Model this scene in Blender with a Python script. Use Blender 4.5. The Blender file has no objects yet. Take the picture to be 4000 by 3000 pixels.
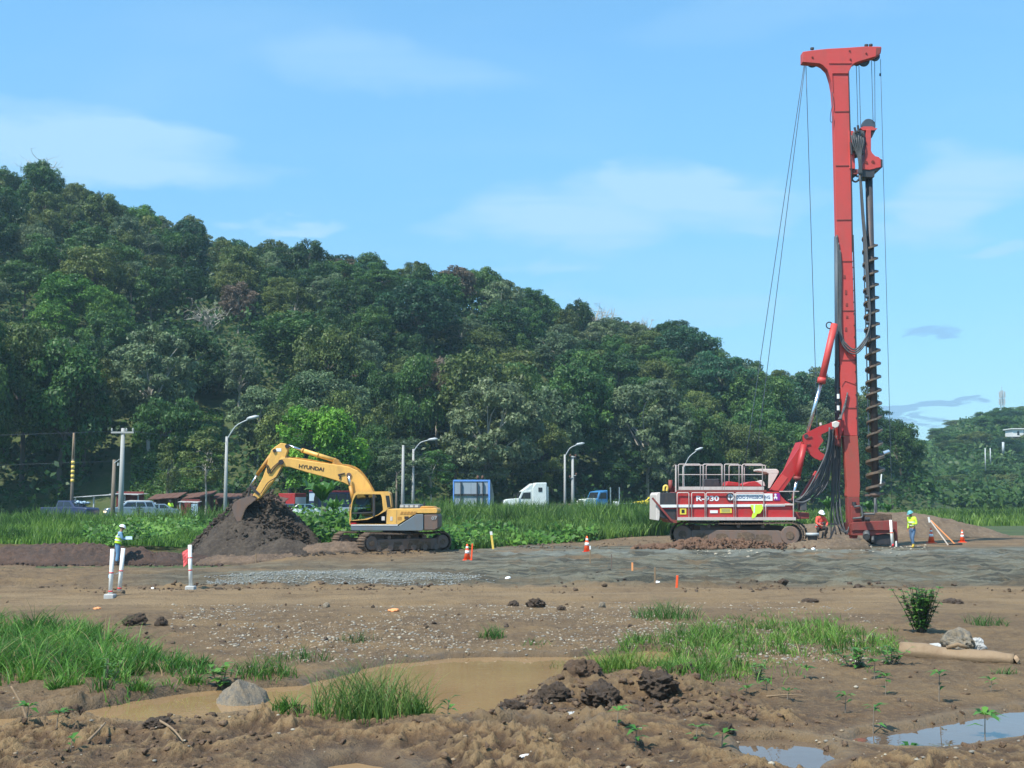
import bpy, math, random
import numpy as np
from mathutils import Vector, Matrix
random.seed(7)
scene = bpy.context.scene
C = scene.collection
R_ = math.radians
# ---------------------------------------------------------------- camera
F_PX, CAM_H = 4700.0, 2.3
PITCH = math.atan(450.0 / F_PX)
cam_data = bpy.data.cameras.new('camera'); cam = bpy.data.objects.new('camera', cam_data); C.objects.link(cam)
cam.location = (0, 0, CAM_H); cam.rotation_euler = (math.pi / 2 + PITCH, 0, 0)
cam_data.sensor_width = 36.0; cam_data.lens = F_PX / 4000 * 36.0
cam_data.clip_start = 0.5; cam_data.clip_end = 6000
scene.camera = cam
# ---------------------------------------------------------------- world, sun, exposure
SUN_DIR = Vector((-0.42, -0.42, 0.86)).normalized()          # towards the sun: high, behind the camera's left shoulder
SUN_EL = math.asin(SUN_DIR.z); SUN_AZ = math.atan2(SUN_DIR.x, SUN_DIR.y)
world = bpy.data.worlds.new('World'); scene.world = world; world.use_nodes = True
wn, wl = world.node_tree.nodes, world.node_tree.links
wn.clear()
w_out = wn.new('ShaderNodeOutputWorld'); w_bg = wn.new('ShaderNodeBackground'); w_bg.inputs[1].default_value = 0.115
sky = wn.new('ShaderNodeTexSky'); sky.sky_type = 'NISHITA'; sky.sun_disc = False
sky.sun_elevation = SUN_EL; sky.sun_rotation = SUN_AZ; sky.air_density = 1.0; sky.dust_density = 0.5; sky.ozone_density = 2.0
tc = wn.new('ShaderNodeTexCoord')
sep = wn.new('ShaderNodeSeparateXYZ'); wl.new(tc.outputs['Generated'], sep.inputs[0])
def wmath(op, a, b=None):
    n = wn.new('ShaderNodeMath'); n.operation = op
    for i, k in enumerate((a, b)):
        if k is None: continue
        if isinstance(k, (int, float)): n.inputs[i].default_value = k
        else: wl.new(k, n.inputs[i])
    return n.outputs[0]
zz = wmath('ADD', wmath('MAXIMUM', sep.outputs[2], 0.0), 0.16)
cx = wmath('DIVIDE', sep.outputs[0], zz); cy = wmath('DIVIDE', sep.outputs[1], zz)
comb = wn.new('ShaderNodeCombineXYZ'); wl.new(cx, comb.inputs[0]); wl.new(cy, comb.inputs[1])
def wnoise(scale, rot, scl, detail, rough, dist):
    mp = wn.new('ShaderNodeMapping'); mp.inputs['Rotation'].default_value = (0, 0, rot); mp.inputs['Scale'].default_value = scl
    wl.new(comb.outputs[0], mp.inputs[0])
    nz = wn.new('ShaderNodeTexNoise'); nz.inputs['Scale'].default_value = scale; nz.inputs['Detail'].default_value = detail
    nz.inputs['Roughness'].default_value = rough; nz.inputs['Distortion'].default_value = dist
    wl.new(mp.outputs[0], nz.inputs['Vector']); return nz.outputs['Fac']
def wramp(f, a, b):
    r = wn.new('ShaderNodeMapRange'); r.interpolation_type = 'SMOOTHSTEP'
    r.inputs['From Min'].default_value = a; r.inputs['From Max'].default_value = b; wl.new(f, r.inputs['Value']); return r.outputs[0]
c1 = wramp(wnoise(0.85, 0.25, (1.0, 1.7, 1), 4, 0.45, 0.35), 0.48, 0.85)
c2 = wramp(wnoise(2.2, 0.1, (0.6, 2.6, 1), 4, 0.5, 0.4), 0.5, 0.9)
fluff = wnoise(2.6, 0.12, (0.45, 2.4, 1), 7, 0.6, 0.8)
ysafe = wmath('MAXIMUM', sep.outputs[1], 0.02)
tx = wmath('DIVIDE', sep.outputs[0], ysafe); tz = wmath('DIVIDE', sep.outputs[2], ysafe)
n_tx = wnoise(2.6, 0, (1, 1, 1), 3, 0.5, 0); n_tz = wnoise(3.2, 1.0, (1, 1, 1), 4, 0.55, 0)
tx = wmath('ADD', tx, wmath('MULTIPLY', wmath('SUBTRACT', n_tx, 0.5), 0.34)); tz = wmath('ADD', tz, wmath('MULTIPLY', wmath('SUBTRACT', n_tz, 0.5), 0.07))
def wisp(az, el, wa, we, tilt, k):
    """soft streak of cloud in a given direction of the sky (tangents of bearing and height)"""
    dx = wmath('SUBTRACT', tx, az); dz = wmath('SUBTRACT', tz, el); ca, sa = math.cos(tilt), math.sin(tilt)
    p = wmath('DIVIDE', wmath('ADD', wmath('MULTIPLY', dx, ca), wmath('MULTIPLY', dz, sa)), wa); q = wmath('DIVIDE', wmath('SUBTRACT', wmath('MULTIPLY', dz, ca), wmath('MULTIPLY', dx, sa)), we)
    r = wmath('ADD', wmath('MULTIPLY', p, p), wmath('MULTIPLY', q, q))
    return wmath('MULTIPLY', wramp(r, 1.0, 0.0), k)
def sum_wisps(L):
    t = None
    for w in L:
        o = wisp(*w); t = o if t is None else wmath('ADD', t, o)
    return t
wis = sum_wisps([(-0.36, 0.295, 0.20, 0.034, -0.10, 0.75), (-0.43, 0.32, 0.12, 0.03, -0.05, 0.35), (0.09, 0.245, 0.15, 0.045, 0.05, 0.60), (0.14, 0.265, 0.06, 0.030, 0.1, 0.4), (0.385, 0.255, 0.10, 0.045, 0.25, 0.65),
    (0.03, 0.19, 0.06, 0.012, 0.1, 0.35), (-0.19, 0.228, 0.07, 0.010, 0.0, 0.55), (-0.12, 0.37, 0.18, 0.03, -0.1, 0.25), (0.42, 0.205, 0.03, 0.012, 0.0, 0.4), (0.12, 0.15, 0.12, 0.03, 0.1, 0.25), (0.24, 0.42, 0.2, 0.03, 0.1, 0.12)])
wis = wmath('MULTIPLY', wis, wmath('MAXIMUM', wmath('ADD', wmath('MULTIPLY', fluff, 2.9), -0.25), 0.25))
front = wramp(sep.outputs[1], 0.05, 0.4)
cl = wmath('MINIMUM', wmath('ADD', wmath('ADD', wmath('ADD', wmath('MULTIPLY', c1, 0.34), 0.05), wmath('MULTIPLY', c2, 0.10)), wmath('MULTIPLY', wis, front)), 0.85)
sat = wn.new('ShaderNodeMix'); sat.data_type = 'RGBA'; sat.blend_type = 'MULTIPLY'; sat.inputs['Factor'].default_value = 1.0
grad = wn.new('ShaderNodeMix'); grad.data_type = 'RGBA'; wl.new(wramp(sep.outputs[2], 0.0, 0.42), grad.inputs['Factor']); grad.inputs['A'].default_value = (0.60, 0.84, 1.0, 1); grad.inputs['B'].default_value = (1.0, 1.58, 1.66, 1)
wl.new(sky.outputs[0], sat.inputs['A']); wl.new(grad.outputs['Result'], sat.inputs['B'])
mixc = wn.new('ShaderNodeMix'); mixc.data_type = 'RGBA'
wl.new(cl, mixc.inputs['Factor']); wl.new(sat.outputs['Result'], mixc.inputs['A']); mixc.inputs['B'].default_value = (3.1, 5.0, 6.6, 1)
bank_ = wmath('MULTIPLY', sum_wisps([(0.345, 0.076, 0.050, 0.010, 0.10, 1.5), (0.375, 0.082, 0.030, 0.006, 0.06, 1.2), (0.33, 0.140, 0.028, 0.007, 0.2, 0.5), (0.352, 0.062, 0.035, 0.005, 0.1, 0.7)]), front)
mixd = wn.new('ShaderNodeMix'); mixd.data_type = 'RGBA'
wl.new(wmath('MINIMUM', bank_, 0.7), mixd.inputs['Factor']); wl.new(mixc.outputs['Result'], mixd.inputs['A']); mixd.inputs['B'].default_value = (1.6, 2.7, 4.5, 1)
wl.new(mixd.outputs['Result'], w_bg.inputs[0]); wl.new(w_bg.outputs[0], w_out.inputs[0])
sun_d = bpy.data.lights.new('sun', 'SUN'); sun_d.energy = 4.9; sun_d.angle = R_(0.53); sun_d.color = (1.0, 0.95, 0.87)
sun = bpy.data.objects.new('sun', sun_d); C.objects.link(sun); sun.rotation_euler = SUN_DIR.to_track_quat('Z', 'Y').to_euler()
scene.view_settings.view_transform = 'Standard'; scene.view_settings.look = 'None'
scene.view_settings.exposure = 0.45; scene.view_settings.gamma = 1.0; scene.view_settings.use_curve_mapping = False
scene.render.engine = 'CYCLES'
scene.cycles.max_bounces = 6; scene.cycles.diffuse_bounces = 3; scene.cycles.glossy_bounces = 3
scene.cycles.transmission_bounces = 4; scene.cycles.volume_bounces = 1; scene.cycles.use_denoising = True
scene.cycles.volume_step_rate = 4
# ---------------------------------------------------------------- projection helpers (photograph pixel -> place at a chosen distance)
def at(u, v, Y):
    a = (u - 2000.0) / F_PX; b = (1500.0 - v) / F_PX
    dy = math.cos(PITCH) - b * math.sin(PITCH); dz = math.sin(PITCH) + b * math.cos(PITCH)
    t = Y / dy
    return Vector((a * t, Y, CAM_H + dz * t))
def atD(u, v, Y): return at(u * 1.8083, v * 1.8083, Y)
def ground_at(u, v, z=0.0):
    b = (1500.0 - v) / F_PX
    dy = math.cos(PITCH) - b * math.sin(PITCH); dz = math.sin(PITCH) + b * math.cos(PITCH)
    return at(u, v, (z - CAM_H) / dz * dy)
def gD(u, v, z=0.0): return ground_at(u * 1.8083, v * 1.8083, z)
def proj(x, y, z):
    dy, dz = y, z - CAM_H
    dep = dy * math.cos(PITCH) + dz * math.sin(PITCH); up = -dy * math.sin(PITCH) + dz * math.cos(PITCH)
    return (2000 + F_PX * x / dep) / 1.8083, (1500 - F_PX * up / dep) / 1.8083
# ---------------------------------------------------------------- noise
_rs = np.random.RandomState(11); _H = _rs.rand(512, 512)
def vnoise(x, y):
    x = np.asarray(x, float); y = np.asarray(y, float)
    xi = np.floor(x).astype(int); yi = np.floor(y).astype(int); fx = x - xi; fy = y - yi
    fx = fx * fx * fx * (fx * (fx * 6 - 15) + 10); fy = fy * fy * fy * (fy * (fy * 6 - 15) + 10)
    a = _H[xi & 511, yi & 511]; b = _H[(xi + 1) & 511, yi & 511]; c = _H[xi & 511, (yi + 1) & 511]; d = _H[(xi + 1) & 511, (yi + 1) & 511]
    return (a * (1 - fx) + b * fx) * (1 - fy) + (c * (1 - fx) + d * fx) * fy
def fbm(x, y, oct=4, gain=0.5, ridge=False):
    s = 0; amp = 1; tot = 0; x = np.asarray(x, float); y = np.asarray(y, float)
    for i in range(oct):
        n = vnoise(x * 2 ** i + 17.3 * i, y * 2 ** i + 31.7 * i)
        if ridge: n = 1 - abs(2 * n - 1)
        s = s + amp * n; tot += amp; amp *= gain
    return s / tot
def smooth(a, b, x):
    t = np.clip((np.asarray(x, float) - a) / (b - a), 0, 1); return t * t * (3 - 2 * t)
def inpoly(px, py, poly):
    inside = np.zeros(np.shape(px), bool); n = len(poly)
    for i in range(n):
        x1, y1 = poly[i]; x2, y2 = poly[(i + 1) % n]
        if y1 == y2: continue
        c = ((y1 > py) != (y2 > py)) & (px < (x2 - x1) * (py - y1) / (y2 - y1) + x1)
        inside ^= c
    return inside
def polydist(px, py, poly):
    d = np.full(np.shape(px), 1e9); n = len(poly)
    for i in range(n):
        x1, y1 = poly[i]; x2, y2 = poly[(i + 1) % n]; dx, dy = x2 - x1, y2 - y1
        t = np.clip(((px - x1) * dx + (py - y1) * dy) / (dx * dx + dy * dy + 1e-12), 0, 1)
        d = np.minimum(d, np.hypot(px - x1 - t * dx, py - y1 - t * dy))
    return np.where(inpoly(px, py, poly), -d, d)
# ---------------------------------------------------------------- materials
MATS = {}
def nodes_of(name):
    m = bpy.data.materials.new(name); m.use_nodes = True; MATS[name] = m
    return m, m.node_tree.nodes, m.node_tree.links, m.node_tree.nodes['Principled BSDF']
def paint(name, col, rough=0.45, dirt=0.25, dirt_col=(0.16, 0.10, 0.06), scale=3.0, metal=0.0, bump=0.02, spec=0.5):
    m, N, L, B = nodes_of(name)
    t = N.new('ShaderNodeTexCoord'); n1 = N.new('ShaderNodeTexNoise'); n1.inputs['Scale'].default_value = scale; n1.inputs['Detail'].default_value = 6; n1.inputs['Roughness'].default_value = 0.65
    mp = N.new('ShaderNodeMapping'); mp.inputs['Scale'].default_value = (1.6, 1.6, 0.6)
    L.new(t.outputs['Object'], mp.inputs[0]); L.new(mp.outputs[0], n1.inputs['Vector'])
    r = N.new('ShaderNodeMapRange'); r.inputs['From Min'].default_value = 0.45; r.inputs['From Max'].default_value = 0.75; r.inputs['To Max'].default_value = dirt
    L.new(n1.outputs['Fac'], r.inputs['Value'])
    mx = N.new('ShaderNodeMix'); mx.data_type = 'RGBA'; L.new(r.outputs[0], mx.inputs['Factor']); mx.inputs['A'].default_value = (*col, 1); mx.inputs['B'].default_value = (*dirt_col, 1)
    L.new(mx.outputs['Result'], B.inputs['Base Color'])
    r2 = N.new('ShaderNodeMapRange'); r2.inputs['To Min'].default_value = rough * 0.8; r2.inputs['To Max'].default_value = min(1, rough * 1.35); L.new(n1.outputs['Fac'], r2.inputs['Value']); L.new(r2.outputs[0], B.inputs['Roughness'])
    B.inputs['Metallic'].default_value = metal; B.inputs['Specular IOR Level'].default_value = spec
    if bump:
        n2 = N.new('ShaderNodeTexNoise'); n2.inputs['Scale'].default_value = scale * 6; n2.inputs['Detail'].default_value = 3; L.new(t.outputs['Object'], n2.inputs['Vector'])
        b = N.new('ShaderNodeBump'); b.inputs['Strength'].default_value = 0.3; b.inputs['Distance'].default_value = bump; L.new(n2.outputs['Fac'], b.inputs['Height']); L.new(b.outputs[0], B.inputs['Normal'])
    return m
paint('yellow_paint', (0.76, 0.43, 0.10), 0.42, 0.45, (0.30, 0.17, 0.07), 2.2)
paint('yellow_dark', (0.50, 0.24, 0.04), 0.5, 0.6, (0.10, 0.06, 0.04), 3)
paint('machine_grey', (0.13, 0.16, 0.18), 0.5, 0.4, (0.16, 0.11, 0.08), 2)
paint('rust_grey', (0.14, 0.10, 0.08), 0.6, 0.6, (0.22, 0.10, 0.05), 3)
paint('red_paint', (0.44, 0.024, 0.024), 0.42, 0.6, (0.24, 0.075, 0.055), 1.6)
paint('mast_red', (0.56, 0.062, 0.052), 0.5, 0.6, (0.36, 0.075, 0.06), 0.9)
paint('mast_faded', (0.38, 0.065, 0.045), 0.55, 0.55, (0.26, 0.08, 0.055), 2.5)
paint('base_red', (0.24, 0.040, 0.032), 0.6, 0.7, (0.13, 0.07, 0.05), 3)
paint('dark_steel', (0.045, 0.045, 0.05), 0.5, 0.5, (0.12, 0.08, 0.055), 4, 0.3)
paint('auger_steel', (0.062, 0.060, 0.064), 0.5, 0.6, (0.16, 0.10, 0.07), 3, 0.35)
paint('auger_flight', (0.13, 0.105, 0.082), 0.5, 0.8, (0.24, 0.14, 0.08), 3, 0.2)
paint('chrome', (0.65, 0.67, 0.70), 0.22, 0.1, (0.3, 0.3, 0.3), 4, 0.9)
paint('rubber', (0.025, 0.024, 0.024), 0.7, 0.4, (0.09, 0.065, 0.05), 4)
paint('hose', (0.07, 0.075, 0.08), 0.5, 0.5, (0.17, 0.15, 0.13), 4)
paint('cable', (0.05, 0.075, 0.10), 0.5, 0.2, (0.1, 0.1, 0.1), 4)
paint('cream', (0.62, 0.56, 0.50), 0.5, 0.3, (0.35, 0.24, 0.18), 3)
paint('rail_paint', (0.55, 0.47, 0.43), 0.5, 0.4, (0.35, 0.18, 0.14), 3)
paint('white_paint', (0.80, 0.80, 0.78), 0.45, 0.25, (0.5, 0.42, 0.34), 3)
paint('pvc_white', (0.82, 0.81, 0.76), 0.4, 0.3, (0.5, 0.4, 0.3), 6)
paint('concrete', (0.42, 0.42, 0.40), 0.85, 0.4, (0.28, 0.25, 0.22), 4)
paint('concrete_pole', (0.36, 0.36, 0.34), 0.85, 0.35, (0.36, 0.34, 0.3), 1.5)
paint('grey_box', (0.34, 0.36, 0.36), 0.5, 0.3, (0.2, 0.18, 0.16), 3)
paint('wood', (0.36, 0.24, 0.14), 0.8, 0.5, (0.2, 0.13, 0.08), 8)
paint('dry_wood', (0.24, 0.165, 0.095), 0.8, 0.9, (0.20, 0.13, 0.075), 5)
paint('pole_wood', (0.20, 0.16, 0.12), 0.85, 0.5, (0.1, 0.08, 0.06), 3)
paint('yellow_mark', (0.80, 0.55, 0.10), 0.5, 0.2)
paint('orange_plastic', (0.92, 0.10, 0.02), 0.45, 0.25, (0.5, 0.15, 0.08), 8)
paint('orange_board', (0.85, 0.33, 0.12), 0.5, 0.3, (0.6, 0.3, 0.15), 6)
paint('white_band', (0.85, 0.85, 0.82), 0.4, 0.2, (0.6, 0.5, 0.4), 8)
paint('red_tape', (0.75, 0.04, 0.04), 0.5, 0.1)
paint('pink_flag', (0.80, 0.12, 0.12), 0.6, 0.1)
paint('hi_vis', (0.62, 0.92, 0.05), 0.7, 0.25, (0.4, 0.5, 0.1), 12)
paint('hi_vis_orange', (0.80, 0.09, 0.06), 0.7, 0.2, (0.4, 0.1, 0.06), 12)
paint('reflective', (0.75, 0.77, 0.75), 0.35, 0.1)
paint('denim', (0.075, 0.14, 0.24), 0.85, 0.4, (0.15, 0.18, 0.2), 12)
paint('denim_light', (0.12, 0.26, 0.42), 0.85, 0.4, (0.15, 0.2, 0.25), 12)
paint('navy_cloth', (0.025, 0.03, 0.06), 0.85, 0.2)
paint('black_cloth', (0.02, 0.02, 0.022), 0.85, 0.2)
paint('blue_shirt', (0.16, 0.32, 0.46), 0.8, 0.2)
paint('yellow_boot', (0.62, 0.42, 0.04), 0.5, 0.4)
paint('dark_boot', (0.05, 0.04, 0.035), 0.6, 0.4)
paint('skin', (0.30, 0.155, 0.09), 0.55, 0.1, (0.3, 0.13, 0.08))
paint('glove', (0.55, 0.50, 0.42), 0.8, 0.3)
paint('helmet_white', (0.82, 0.83, 0.83), 0.3, 0.1)
paint('helmet_teal', (0.12, 0.38, 0.42), 0.3, 0.1)
paint('car_silver', (0.28, 0.35, 0.40), 0.3, 0.15, (0.2, 0.17, 0.14), 3, 0.5)
paint('car_white', (0.72, 0.78, 0.74), 0.3, 0.15)
paint('car_dark', (0.05, 0.065, 0.10), 0.3, 0.2)
paint('car_blue', (0.02, 0.035, 0.09), 0.35, 0.2)
paint('truck_white', (0.62, 0.68, 0.64), 0.35, 0.25)
paint('truck_blue', (0.04, 0.20, 0.42), 0.35, 0.2)
paint('car_yellow', (0.80, 0.62, 0.04), 0.35, 0.1)
paint('truck_red', (0.34, 0.025, 0.025), 0.4, 0.2)
paint('tin_roof', (0.46, 0.47, 0.46), 0.5, 0.5, (0.3, 0.2, 0.15), 2)
paint('rust_roof', (0.115, 0.055, 0.038), 0.8, 0.6, (0.13, 0.065, 0.045), 2)
paint('stall_wood', (0.10, 0.055, 0.035), 0.85, 0.5, (0.2, 0.05, 0.03), 2)
paint('stall_red', (0.16, 0.025, 0.025), 0.8, 0.5)
paint('light_cloth', (0.35, 0.48, 0.58), 0.8, 0.2)
paint('billboard_back', (0.28, 0.33, 0.38), 0.6, 0.3, (0.2, 0.22, 0.24), 1)
paint('blue_frame', (0.12, 0.30, 0.72), 0.5, 0.2)
paint('lamp_grey', (0.42, 0.45, 0.45), 0.4, 0.2)
paint('bark_pale', (0.40, 0.37, 0.31), 0.9, 0.5, (0.22, 0.19, 0.15), 2)
paint('bark_dark', (0.10, 0.085, 0.065), 0.9, 0.5, (0.05, 0.04, 0.035), 2)
paint('purple', (0.25, 0.02, 0.25), 0.5, 0.05)
paint('sign_white', (0.80, 0.80, 0.80), 0.5, 0.1)
paint('sign_blue', (0.05, 0.10, 0.22), 0.5, 0.0)
paint('sign_yellow', (0.75, 0.62, 0.06), 0.5, 0.1)
paint('letter_black', (0.03, 0.02, 0.02), 0.5, 0.0)
paint('tail_light', (0.5, 0.02, 0.02), 0.3, 0.0)
paint('building_white', (0.70, 0.70, 0.66), 0.7, 0.2)
paint('window_dark', (0.02, 0.025, 0.03), 0.15, 0.0, bump=0)
def glass_mat():
    m, N, L, B = nodes_of('cab_glass')
    B.inputs['Base Color'].default_value = (0.30, 0.40, 0.40, 1); B.inputs['Roughness'].default_value = 0.05
    B.inputs['Transmission Weight'].default_value = 1.0; B.inputs['IOR'].default_value = 1.15; B.inputs['Specular IOR Level'].default_value = 0.9
    m2, N, L, B = nodes_of('headlight')
    B.inputs['Base Color'].default_value = (0.9, 0.8, 0.6, 1); B.inputs['Emission Color'].default_value = (1, 0.75, 0.45, 1); B.inputs['Emission Strength'].default_value = 3.0
glass_mat()
def corrugate(name, col):
    m = paint(name, col, 0.7, 0.6, (0.10, 0.05, 0.035), 2)
    N, L = m.node_tree.nodes, m.node_tree.links
    return m
def leaf_mat(name, trans=0.35, rough=0.5):
    m, N, L, B = nodes_of(name)
    oi = N.new('ShaderNodeObjectInfo'); geo = N.new('ShaderNodeNewGeometry')
    at_ = N.new('ShaderNodeAttribute'); at_.attribute_name = 'tone'; at_.attribute_type = 'GEOMETRY'
    hsv = N.new('ShaderNodeHueSaturation')
    r1 = N.new('ShaderNodeMapRange'); r1.inputs['To Min'].default_value = 0.45; r1.inputs['To Max'].default_value = 1.75; L.new(at_.outputs['Fac'], r1.inputs['Value'])
    r2 = N.new('ShaderNodeMapRange'); r2.inputs['To Min'].default_value = 0.515; r2.inputs['To Max'].default_value = 0.475; L.new(at_.outputs['Fac'], r2.inputs['Value'])
    L.new(oi.outputs['Color'], hsv.inputs['Color']); L.new(r1.outputs[0], hsv.inputs['Value']); L.new(r2.outputs[0], hsv.inputs['Hue'])
    L.new(hsv.outputs[0], B.inputs['Base Color']); B.inputs['Roughness'].default_value = rough; B.inputs['Specular IOR Level'].default_value = 0.3
    tr = N.new('ShaderNodeBsdfTranslucent'); L.new(hsv.outputs[0], tr.inputs['Color'])
    mx = N.new('ShaderNodeMixShader'); mx.inputs[0].default_value = trans; L.new(B.outputs[0], mx.inputs[1]); L.new(tr.outputs[0], mx.inputs[2])
    L.new(mx.outputs[0], N['Material Output'].inputs['Surface'])
    return m
leaf_mat('foliage', 0.30, 0.5); leaf_mat('grass_blade', 0.35, 0.5)
def earth_mat(name, a, b, c, scale=2.0, rough=0.85, bump=0.05, wet=0.0):
    m, N, L, B = nodes_of(name)
    t = N.new('ShaderNodeTexCoord')
    def nz(s, d=8, r=0.62):
        n = N.new('ShaderNodeTexNoise'); n.inputs['Scale'].default_value = s; n.inputs['Detail'].default_value = d; n.inputs['Roughness'].default_value = r
        L.new(t.outputs['Object'], n.inputs['Vector']); return n.outputs['Fac']
    def mix(f, A, Bc):
        x = N.new('ShaderNodeMix'); x.data_type = 'RGBA'; L.new(f, x.inputs['Factor'])
        for k, val in (('A', A), ('B', Bc)):
            if isinstance(val, tuple): x.inputs[k].default_value = (*val, 1)
            else: L.new(val, x.inputs[k])
        return x.outputs['Result']
    def rng(f, lo, hi, t0=0.0, t1=1.0):
        r = N.new('ShaderNodeMapRange'); r.inputs['From Min'].default_value = lo; r.inputs['From Max'].default_value = hi
        r.inputs['To Min'].default_value = t0; r.inputs['To Max'].default_value = t1; L.new(f, r.inputs['Value']); return r.outputs[0]
    n1 = nz(scale); n2 = nz(scale * 5); n3 = nz(scale * 22, 4)
    col = mix(rng(n1, 0.38, 0.62), a, b); col = mix(rng(n2, 0.5, 0.72, 0, 0.8), col, c)
    L.new(col, B.inputs['Base Color']); L.new(rng(n1, 0.3, 0.7, rough, rough - wet), B.inputs['Roughness']); B.inputs['Specular IOR Level'].default_value = 0.35
    ad = N.new('ShaderNodeMath'); ad.operation = 'ADD'; L.new(n2, ad.inputs[0]); L.new(n3, ad.inputs[1])
    bp = N.new('ShaderNodeBump'); bp.inputs['Strength'].default_value = 0.8; bp.inputs['Distance'].default_value = bump; L.new(ad.outputs[0], bp.inputs['Height']); L.new(bp.outputs[0], B.inputs['Normal'])
    return m
earth_mat('clod_mud', (0.155, 0.098, 0.058), (0.105, 0.066, 0.042), (0.22, 0.15, 0.09), 1.6)
earth_mat('clod_dark', (0.115, 0.080, 0.055), (0.080, 0.056, 0.040), (0.14, 0.098, 0.063), 1.8)
earth_mat('clod_red', (0.17, 0.092, 0.055), (0.11, 0.064, 0.042), (0.24, 0.145, 0.085), 2.0)
earth_mat('pile_dirt', (0.105, 0.081, 0.060), (0.062, 0.048, 0.038), (0.16, 0.122, 0.088), 1.6, bump=0.16)
earth_mat('berm_dirt', (0.085, 0.052, 0.038), (0.055, 0.038, 0.031), (0.12, 0.068, 0.045), 1.1)
earth_mat('mound_dirt', (0.165, 0.118, 0.075), (0.12, 0.086, 0.058), (0.22, 0.165, 0.11), 1.0)
earth_mat('boulder_rock', (0.30, 0.235, 0.155), (0.16, 0.15, 0.13), (0.40, 0.345, 0.26), 4.0, bump=0.02)
earth_mat('track_mud', (0.17, 0.115, 0.075), (0.10, 0.07, 0.05), (0.24, 0.165, 0.11), 2.0)
# ---------------------------------------------------------------- object helpers
ORG = {}
def tag(o, label=None, cat=None, group=None, kind=None):
    if label: o['label'] = label
    if cat: o['category'] = cat
    if group: o['group'] = group
    if kind: o['kind'] = kind
    return o
def empty(name, loc, label=None, cat=None, group=None):
    o = bpy.data.objects.new(name, None); C.objects.link(o); o.location = loc; o.empty_display_size = 0.3
    ORG[o.name] = Vector(loc); return tag(o, label, cat, group)
def link(name, me, mat=None, parent=None):
    o = bpy.data.objects.new(name, me); C.objects.link(o)
    if mat is not None and not me.materials:
        for k in (mat if isinstance(mat, (list, tuple)) else [mat]): me.materials.append(MATS[k])
    if parent is not None: o.parent = parent
    return o
def dup(o, parent=None, **kw):
    c = o.copy(); C.objects.link(c); c.parent = parent
    for k, v in kw.items(): setattr(c, k, v)
    for ch in o.children: dup(ch, c)
    return c
def np_mesh(name, v, f, smooth_=False, tone=None):
    v = np.asarray(v, np.float32); f = np.asarray(f, np.int32); k = f.shape[1]
    me = bpy.data.meshes.new(name); me.vertices.add(len(v)); me.vertices.foreach_set('co', v.ravel())
    me.loops.add(f.size); me.loops.foreach_set('vertex_index', f.ravel())
    me.polygons.add(len(f)); me.polygons.foreach_set('loop_start', np.arange(0, f.size, k, dtype=np.int32))
    me.polygons.foreach_set('loop_total', np.full(len(f), k, np.int32))
    if smooth_: me.polygons.foreach_set('use_smooth', np.ones(len(f), bool))
    me.update(calc_edges=True)
    if tone is not None:
        a = me.attributes.new('tone', 'FLOAT', 'POINT'); a.data.foreach_set('value', np.asarray(tone, np.float32))
    return me
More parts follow.
